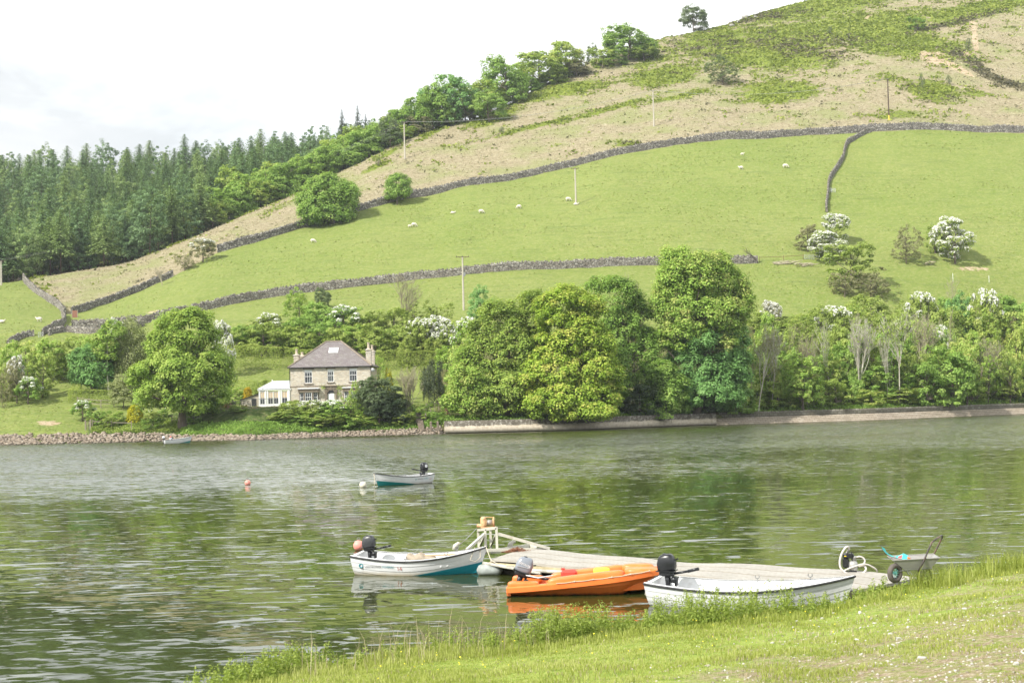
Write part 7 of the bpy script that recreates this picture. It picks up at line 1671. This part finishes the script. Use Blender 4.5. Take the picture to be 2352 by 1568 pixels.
mb = MB(); mb.tube([NL + Vector((-.2, .1, -.12)), NL + side * .12 + nrm * 1.6 + Vector((0, 0, -.2)), NL + side * .15 + nrm * 3.2 + Vector((0, 0, -.16))], .05, 8); mb.tube([NL + side * .2 + Vector((0, 0, -.1)), NL + side * .25 + nrm * 2.2 + Vector((0, 0, -.24))], .035, 6); mb.build('pipe', simple('pale_pipe', C(470, 450, 390), .6, dirt=C(90, 90, 80), dirt_amt=.6), jt)
# winch frame
M_FRM = simple('cream_frame_paint', C(560, 540, 460), .55, var=.08, dirt=C(300, 220, 120), dirt_amt=.35)
wf = thing('winch_stand', 'cream steel frame with long white struts at the outer end of the jetty', 'frame', (0, 0, 0)); mb = MB()
lg = [(1099, 1217, 1262, 44.8), (1115, 1215, 1272, 43.3), (1127, 1214, 1258, 44.8), (1141, 1212, 1266, 43.3)]
tops = []
for X, Yt, Yb, d in lg:
    a_, b_ = pt(X + 1, Yb, d), pt(X - 1, Yt, d); tops.append(b_); mb = MB(); mb.bar(a_, b_, .075); mb.build('leg', M_FRM, wf)
mb = MB(); mb.bar(tops[0], tops[2], .075); mb.bar(tops[1], tops[3], .075); mb.bar(tops[0], tops[1], .075); mb.bar(tops[2], tops[3], .075); mb.bar(pt(1113, 1226, 43.3), pt(1072, 1262, 42.6), .075); mb.bar(pt(1114, 1228, 43.3), pt(1101, 1256, 44.8), .06); mb.bar(pt(1141, 1224, 43.3), pt(1127, 1254, 44.8), .06)
mb.bar(pt(1144, 1225, 43.3), pt(1262, 1259, 43.6), .085); mb.bar(pt(1128, 1266, 43.4), pt(1216, 1253, 45.2), .05, .13); mb.bar(pt(1216, 1253, 45.2), pt(1233, 1258, 45.0), .05, .1); mb.bar(pt(1072, 1264, 43.0), pt(1262, 1260, 43.7), .1, .08); mb.build('brace', M_FRM, wf)
for X, Y, s_ in ((1178, 1258, 1), (1052, 1262, 1)):
    q_ = pt(X, Y, 44.5); e = thing('bollard', 'cream cast bollard %s' % ('behind the heap of rusty chain' if X > 1100 else 'on the left end of the jetty frame'), 'bollard', q_); MB().tube([(-.1, 0, 0), (-.07, 0, .13), (.02, 0, .2), (.09, 0, .18)], [.09, .08, .06, .03], 10).build('body', M_FRM, e, True)
wn = thing('winch', 'rusty orange winch drum bolted on top of the jetty frame', 'winch', (tops[0] + tops[1] + tops[2] + tops[3]) / 4 + Vector((0, 0, .05)), math.atan2(tops[3].y - tops[1].y, tops[3].x - tops[1].x)); s_ = .0
M_WIN = simple('peeling_orange', C(640, 400, 210), .75, var=.2, scale=12, dirt=C(270, 90, 40), dirt_amt=.85)
Mx = Matrix.Rotation(R(90), 3, 'Y'); mb = MB(); superq(mb, (-.12, 0, .17), (.09, .14, .16), .5, .7); mb.lathe([(.05, -.32), (.07, -.28), (.05, -.22), (.08, -.2), (.08, -.1)], 12, (0, -.03, .06), Mx); mb.build('gearbox', M_WIN, wn, True)
MB().lathe([(.085, -.03), (.085, .17)], 16, (0, 0, .15), Mx).build('cable_drum', simple('steel_cable', C(330, 310, 280), .5, .3), wn, True)
mb = MB(); mb.lathe([(.15, .17), (.15, .2), (.1, .205)], 18, (0, 0, .15), Mx); mb.lathe([(.12, -.04), (.12, -.02)], 18, (0, 0, .15), Mx); superq(mb, (.2, 0, .17), (.03, .12, .15), .5, .7); mb.box((.04, 0, .01), (.46, .26, .03)); mb.tube([(-.1, 0, .31), (.2, 0, .31)], .012, 6); mb.build('end_plate', M_WIN, wn)
a_ = tops[0] + Vector((-.05, 0, .05)); b_ = pt(1050, 1254, 42.6); e = thing('winch_cable', 'thin steel cable running down from the winch frame to the left', 'cable', a_); MB().tube([(0, 0, 0), (b_ - a_) * .5 + Vector((0, 0, -.03)), b_ - a_], .011, 5).build('strand', M_STEEL, e)
rgc = random.Random(3); q_ = pt(1188, 1268, 43.2); e = thing('chain', 'heap of rusty chain lying on the outer end of the jetty', 'chain', q_); mb = MB()
for k in range(130):
    x = rgc.gauss(0, .2); h_ = max(0, .13 - abs(x) * .33); mb.torus((x, rgc.uniform(-.12, .12), rgc.uniform(.0, max(.01, h_)) + .02), .028, .009, 8, 4, Matrix.Rotation(rgc.uniform(0, 3), 3, 'X') @ Matrix.Rotation(rgc.uniform(0, 3), 3, 'Y'))
mb.build('links', M_RUST, e)
# pump with hoses
pu0 = wat(1953, 1314, ZD + .01); pu = thing('water_pump', 'portable petrol pump with a loop of pale hose on the jetty', 'pump', pu0, R(-8)); K = .00150
pp = lambda x, z, y=0: Vector(((x - 450) * K, y, (725 - z) * K))
mb = MB(); mb.rbox(pp(380, 560), (.16, .2, .24), .03); superq(mb, pp(425, 440), (.14, .12, .065), .5, .5); mb.rbox(pp(440, 700), (.34, .26, .03), .01); mb.tube([pp(400, 365, -.1), pp(480, 375, -.1), pp(480, 520, -.1)], .012, 6); mb.build('engine', M_BLK, pu)
M_ALU = simple('cast_alloy', C(420, 415, 395), .45, .5, var=.12); mb = MB(); superq(mb, pp(500, 610, -.03), (.12, .12, .14), .8, .9); mb.lathe([(.06, 0), (.05, .08), (.07, .09), (.03, .13)], 10, pp(520, 530, -.03)); superq(mb, pp(525, 650, -.1), (.06, .05, .06), .8, .9); mb.build('pump_body', M_ALU, pu, True)
MB().box(pp(368, 440, -.125), (.05, .01, .022)).build('yellow_label', simple('yellow_label', C(780, 600, 40), .5), pu)
M_HOSE = simple('pale_hose', C(560, 520, 480), .55, var=.06)
h1_ = [(400, 400, .02), (440, 330, -.02), (420, 285, -.06), (370, 310, -.1), (310, 400, -.13), (275, 520, -.15), (280, 620, -.16), (330, 690, -.17), (430, 745, -.19), (540, 760, -.2), (640, 730, -.18), (700, 670, -.14), (690, 620, -.1), (640, 600, -.08), (590, 620, -.06)]
h2_ = [(340, 690, -.1), (430, 640, -.16), (540, 600, -.18), (640, 575, -.16), (730, 585, -.12), (810, 625, -.08), (870, 670, -.04), (895, 715, .0)]
h3_ = [(560, 470, 0), (620, 460, .02), (680, 490, .03), (700, 545, .02), (660, 600, 0)]
def spl(P): 
    P = [pp(*q) for q in P]; out = []
    for i in range(len(P) - 1):
        p0, p1, p2, p3 = P[max(0, i - 1)], P[i], P[i + 1], P[min(len(P) - 1, i + 2)]
        for s in range(4):
            f = s / 4; out.append(.5 * ((2 * p1) + (p2 - p0) * f + (2 * p0 - 5 * p1 + 4 * p2 - p3) * f * f + (3 * p1 - p0 - 3 * p2 + p3) * f ** 3))
    return out + [P[-1]]
for h_, r_ in ((h1_, .026), (h2_, .02), (h3_, .022)): mb = MB(); mb.tube([Vector((p.x, p.y, max(p.z, -.0))) for p in spl(h_)], r_, 10); mb.build('hose', M_HOSE, pu, True)
# wheelbarrow: origin at the near wheel's foot
wb0 = pt(2057, 1338, 31); wb = thing('wheelbarrow', 'grey garden cart with a turquoise wheel parked on the bank beside the jetty', 'wheelbarrow', wb0, R(-4)); K2 = .00128
wp = lambda x, z, y=0: Vector(((x - 1185) * K2, y, (935 - z) * K2))
Mw = Matrix.Rotation(R(90), 3, 'X') ; Mw = Matrix.Rotation(R(38), 3, 'Z') @ Mw
for yy, nm in ((-.0, 'wheel'),):
    cc = wp(1180, 770, yy); mb = MB(); mb.torus(cc, .158, .058, 28, 10, Mw); w1_ = mb.build('wheel', simple('tyre_rubber', C(110, 95, 85), .9, var=.2), wb, True)
    mb = MB(); mb.torus(cc, .115, .012, 24, 6, Mw); mb.lathe([(.03, -.04), (.03, .04)], 10, cc, Mw)
    for k in range(10): a_ = k * math.pi / 5; mb.bar(cc + Mw @ Vector((.02 * math.cos(a_), .02 * math.sin(a_), .012)), cc + Mw @ Vector((.115 * math.cos(a_), .115 * math.sin(a_), .012)), .012)
    mb.build('rim', simple('turquoise_rim', C(230, 620, 560), .5), w1_)
mb = MB(); ty0, ty1 = -.06, .66; rim_ = [wp(1150, 550, ty0), wp(1930, 520, ty0), wp(1940, 515, ty1), wp(1160, 540, ty1)]; bot = [wp(1340, 715, ty0 + .1), wp(1800, 690, ty0 + .1), wp(1800, 690, ty1 - .1), wp(1340, 715, ty1 - .1)]
Vt = [tuple(p) for p in rim_ + bot]; mb.add(Vt, [(0, 4, 5, 1), (1, 5, 6, 2), (2, 6, 7, 3), (3, 7, 4, 0), (4, 7, 6, 5)]); mb.add([tuple(p + Vector((0, 0, .004)) + (Vector((0, .3, .12)) * 0)) for p in rim_] + [tuple(p + Vector((0, 0, .01))) for p in bot], [(0, 1, 5, 4), (1, 2, 6, 5), (2, 3, 7, 6), (3, 0, 4, 7), (4, 5, 6, 7)])
mb.tube([rim_[0], rim_[1], rim_[2], rim_[3], rim_[0]], .012, 6); mb.build('tray', simple('galvanised_tray', C(330, 322, 305), .5, .3, var=.1, dirt=C(230, 200, 160), dirt_amt=.4), wb)
hd = [wp(1560, 740, -.05), wp(1650, 580, -.07), wp(1740, 380, -.07), wp(1800, 260, -.07), wp(1850, 222, -.04), wp(1950, 205, .2), wp(2090, 195, .62), wp(2105, 235, .67), wp(2040, 360, .68), wp(1950, 530, .68), wp(1900, 680, .66)]
MB().tube(hd, .019, 8).build('handle', simple('rusty_black_tube', C(60, 50, 48), .5, var=.3, dirt=C(300, 130, 70), dirt_amt=.6), wb, True)
mb = MB(); mb.tube([wp(1180, 770, -.0), wp(1180, 770, .62)], .012, 6); mb.tube([wp(1340, 740, .05), wp(1430, 745, .05), wp(1500, 860, .0)], .014, 6); mb.tube([wp(1340, 740, .55), wp(1430, 745, .55), wp(1500, 860, .55)], .014, 6); mb.tube([wp(1190, 760, .02), wp(1340, 730, .05), wp(1820, 700, .05)], .014, 6); mb.build('undercarriage', M_STEEL, wb)
mt = thing('foam_mat', 'curled foam mat, red outside and turquoise inside, sticking out of the garden cart', 'mat', wb0, R(-4)); prof = [(975, 330), (1000, 390), (1050, 450), (1130, 500), (1220, 530), (1320, 552), (1400, 575)]
V = []; 
for i_, (x, z) in enumerate(prof): p = wp(x, z, .05); q_ = wp(x + (1320 - x) * .1 + 90, z + (75, 70, 55, 35, 0, -60, -50)[i_], .5); V += [tuple(p), tuple(q_)]
Fq_ = [(2 * i, 2 * i + 2, 2 * i + 3, 2 * i + 1) for i in range(6)]; mk('outer_face', V, Fq_, simple('red_foam', C(620, 110, 110), .8), mt); mk('inner_face', [(a_, b_, c_ + .012) for a_, b_, c_ in V], [f[::-1] for f in Fq_], simple('turquoise_foam', C(60, 480, 470), .8), mt)
# a rag and orange straps in the tray
mb = MB(); superq(mb, (0, 0, 0), (.1, .07, .035), .8, .9); o = mb.build('rope_coil', simple('orange_rope', C(700, 160, 30), .8), None, True); o.location = wb0 + wp(1440, 560, .3); tag(o, 'small orange rope bundle lying in the grey garden cart', 'rope')
# ------------------------------------------------------------------ foreground bank vegetation
def pos_bank(rng, n, a0, a1, t0, t1, pw=1.0):
    a = rng.uniform(a0, a1, n); e = np.interp(a, EA, EY); tt_ = t0 + (t1 - t0) * rng.random(n) ** pw; y = e * tt_; return a * y, y
def blades(name, label, n, a0, a1, t0, t1, hmin, hmax, wid, mat, seed, keep=None, pw=.8, bend=.5, clump=1.0):
    rng = np.random.default_rng(seed); x, y = pos_bank(rng, n, a0, a1, t0, t1, pw)
    if keep is not None: k = keep(x, y, rng); x, y = x[k], y[k]
    n = len(x); z = nz(x, y); cl = np.clip(.75 + clump * 1.3 * vnoise(x, y, .6), .3, 1.7)
    h = rng.uniform(hmin, hmax, n) * cl; an = rng.uniform(0, 6.28, n); bx, by = np.cos(an) * h * bend * rng.random(n), np.sin(an) * h * bend * rng.random(n)
    pa = an + 1.57 + rng.normal(0, .4, n); w_ = wid * rng.uniform(.6, 1.4, n) * .5 * np.clip(y / 18, .6, 1.5); wx_, wy_ = np.cos(pa) * w_, np.sin(pa) * w_
    P0 = np.stack([x, y, z - .01], -1); W = np.stack([wx_, wy_, wx_ * 0], -1); P1 = np.stack([x + bx * .35, y + by * .35, z + h * .6], -1); P2 = np.stack([x + bx, y + by, z + h * (1 - .25 * bend)], -1)
    V = np.stack([P0 - W, P0 + W, P1 - W * .8, P1 + W * .8, P2 - W * .12, P2 + W * .12], 1).reshape(-1, 3); b_ = (np.arange(n) * 6)[:, None]
    Fq = np.concatenate([b_ + np.array([[0, 1, 3, 2]]), b_ + np.array([[2, 3, 5, 4]])]); T = np.repeat(np.clip(.5 + rng.normal(0, .18, n) + .5 * vnoise(x, y, 1.4), 0, 1), 6)
    return tag(mk(name, V, Fq, LM[mat], att=dict(tint=T)), label, kind='stuff')
def sparse(x, y, rng): return rng.random(len(x)) > np.clip((bareness(x, y) + .12) * 1.3, 0, 1) * np.clip(.8 + 2.2 * vnoise(x, y, .8), 0, 1.3)
blades('bank_grass', 'short bright grass covering the near bank', 210000, -.30, .42,   .30, 1.04, .02, .075, .012, 'grass', 1, sparse)
blades('edge_grass', 'longer grass along the water edge of the near bank', 40000, -.34, .44, .90, 1.08, .07, .20, .011, 'grass', 2, pw=1.0)
blades('tall_grass', 'tall feathery grass on the bank beyond the garden cart', 5000, .27, .42, .90, 1.05, .25, .62, .010, 'grass', 3, lambda x, y, r: (vnoise(x, y, 1.1) > .02), bend=.6)
blades('dry_stalks', 'dry straw-coloured stalks at the lower left of the bank', 380, -.16, .03, .90, 1.06, .3, .75, .008, 'straw', 4, bend=.5)
# leafy weeds along the edge
rng = np.random.default_rng(9); Ps = []; Ns = []; S_ = []; Ti = []; stems = []
def weed(x, y, h, sp):
    z = float(nz(x, y)); lean = rng.normal(0, .12, 2); m_ = int(16 + h * 44); pts = []
    for k in range(m_):
        f = (k + 1) / m_; r_ = sp * h * .30 * (1 - f * .75) * rng.uniform(.4, 1); a_ = rng.uniform(0, 6.28)
        Ps.append((x + lean[0] * f * h + r_ * math.cos(a_), y + lean[1] * f * h + r_ * math.sin(a_), z + h * f)); Ns.append((math.cos(a_) * .5, math.sin(a_) * .5, 1)); S_.append(.088 * (1.15 - .6 * f)); Ti.append(.35 + .4 * f + rng.normal(0, .1))
    stems.append(((x, y, z), (x + lean[0] * h, y + lean[1] * h, z + h)))
for k in range(950):
    X = rng.choice([rng.uniform(430, 2400), rng.normal(1300, 90), rng.normal(1600, 150), rng.normal(600, 90)], p=[.42, .2, .26, .12]); a_ = xa(X); e_ = float(np.interp(a_, EA, EY)); t_ = rng.uniform(.93, 1.05); y = e_ * t_; x = a_ * y
    hh_ = rng.uniform(.14, .40) * (1.6 if (1480 < X < 1800 or 1200 < X < 1380) else 1) * (1.25 if X < 700 else 1); weed(x, y, hh_, 1)
V, Fq, T = leaf_quads(np.array(Ps), np.array(Ns) + rng.normal(0, .5, (len(Ps), 3)), np.array(S_), rng, np.clip(np.array(Ti), 0, 1), .45)
mb = MB(); [mb.tube([a_, b_], [.006, .003], 3, cap=False) for a_, b_ in stems]; off = len(V); V2 = np.array(mb.v); F2 = np.array(mb.f) + off
tag(mk('waterside_weeds', np.concatenate([V, V2]), np.concatenate([Fq, F2]), LM['weed'], att=dict(tint=np.concatenate([T, np.full(len(V2), .4)]))), 'leafy green weeds growing along the edge of the near bank', kind='stuff')
x, y = pos_bank(rng, 170, -.1, .42, .7, 1.02); P = np.stack([x, y, nz(x, y) + rng.uniform(.08, .28, len(x))], -1); V, Fq, T = leaf_quads(P, rng.normal(size=P.shape) + np.array([0, -.5, 1]), np.full(len(x), .022), rng, rng.random(len(x)), 1.0)
tag(mk('buttercups', V, Fq, simple('yellow_petal', C(800, 680, 40), .6), att=dict(tint=T)), 'small yellow flowers scattered in the bank grass', kind='stuff')
# stones
M_STN, t, b, co = newmat('pale_stone'); c = t.ramp(t.noise(co.outputs['Object'], 9, 5, .7), [(.35, C(330, 310, 270)), (.65, C(600, 585, 545))]); t.link(c, b.inputs['Base Color']); b.inputs['Roughness'].default_value = .85; t.link(t.bump(t.noise(co.outputs['Object'], 25, 4), .5, .01), b.inputs['Normal'])
def gbank(X, Y):
    v = f0 * F + CR * (X - 1176) - CU * (Y - 784); ys = np.arange(6, 45, .04); k = ys / v.y; h = nz(k * v.x, ys); zz = 5 + k * v.z; b_ = np.nonzero(h >= zz)[0]
    if not len(b_): return None
    i = b_[0]; return Vector((k[i] * v.x, ys[i], h[i]))
def stone_mesh(seed):
    rg2 = np.random.default_rng(seed); mb = MB(); ph = rg2.uniform(0, 6, 6)
    superq(mb, (0, 0, 0), (1, .8, .55), .8, .8, 12, 8, fn=lambda p: p * (1 + .16 * math.sin(3 * p.x + ph[0]) + .14 * math.sin(4 * p.y + ph[1]) + .12 * math.sin(5 * p.z + ph[2] + 2 * p.x))); o = mb.build('stone', M_STN); me = o.data; bpy.data.objects.remove(o); return me
STM = [stone_mesh(k) for k in range(5)]; rgs = random.Random(8)
big = [(2118, 1514, 22, 'largest pale stone low on the bank near the centre right'), (2063, 1467, 13, 'pale stone left of a pair in the middle of the bank'), (2215, 1399, 12, 'pale stone standing alone below the garden cart'), (2333, 1526, 16, 'elongated pale stone near the lower right corner'), (1975, 1408, 11, 'pale stone in the grass below the bow of the right dinghy'), (2045, 1457, 11, 'right-hand stone of the pair in the middle of the bank'), (1968, 1470, 11, 'rounded stone at the left of the stony patch')]
def put_stone(X, Y, w_, label, group=None):
    p = gbank(X, Y)
    if p is None: return
    o = bpy.data.objects.new('stone', rgs.choice(STM)); COL.objects.link(o); s = w_ * p.y / F * .5; o.location = p + Vector((0, 0, s * .2)); o.scale = (s, s, s); o.rotation_euler = (rgs.uniform(-.3, .3), rgs.uniform(-.3, .3), rgs.uniform(0, 6.3)); tag(o, label, 'stone', group)
for q_ in big: put_stone(*q_)
for k in range(110):
    Y = rgs.uniform(1370, 1566); X = rgs.uniform(1480 + (1566 - Y) * 2.2 + 60, 2352) if rgs.random() < .85 else rgs.uniform(1500, 2352); put_stone(X, Y, rgs.choice([4, 5, 6, 7, 9]), 'one of the small pale stones scattered over the worn bank', 'small pale stones on the near bank')
rng = np.random.default_rng(12); a = rng.uniform(.06, .42, 11000); y = np.interp(a, EA, EY) * rng.uniform(.28, .93, len(a)); x = a * y; k = rng.random(len(x)) < np.clip((bareness(x, y) - .25) * (1 + 1.5 * vnoise(x, y, .7)), 0, 1); x, y = x[k], y[k]
M_GRV, t, b, co = newmat('gravel_bits'); t.link(t.ramp(t.attr('tint'), [(0, C(200, 165, 120)), (.6, C(420, 380, 310)), (1, C(620, 600, 550))]), b.inputs['Base Color']); b.inputs['Roughness'].default_value = .9
tag(rocks_mesh('gravel', np.stack([x, y, nz(x, y) + .004], -1), rng.uniform(.006, .026, len(x)), M_GRV, rng), 'pale gravel in the worn patches of the bank', kind='stuff')

blades('dead_grass', 'bleached dead grass mixed through the turf of the bank', 16000, -.28, .42, .30, 1.02, .02, .07, .010, 'straw', 6)
# ------------------------------------------------------------------ thin summer haze
hz = MB(); hz.box((20, 850, 100), (3600, 2300, 640)).build('haze', None)
hzo = bpy.data.objects['haze']; tag(hzo, 'thin pale haze hanging over the reservoir and hill', kind='stuff')
m = bpy.data.materials.new('haze_air'); m.use_nodes = True; t = NT(m); t.n.remove(t.n['Principled BSDF'])
pv = t.new('ShaderNodeVolumePrincipled'); pv.inputs['Color'].default_value = (.88, .94, 1, 1); pv.inputs['Density'].default_value = .00011; pv.inputs['Anisotropy'].default_value = .2
t.link(pv.outputs[0], t.n['Material Output'].inputs['Volume']); hzo.data.materials.append(m)
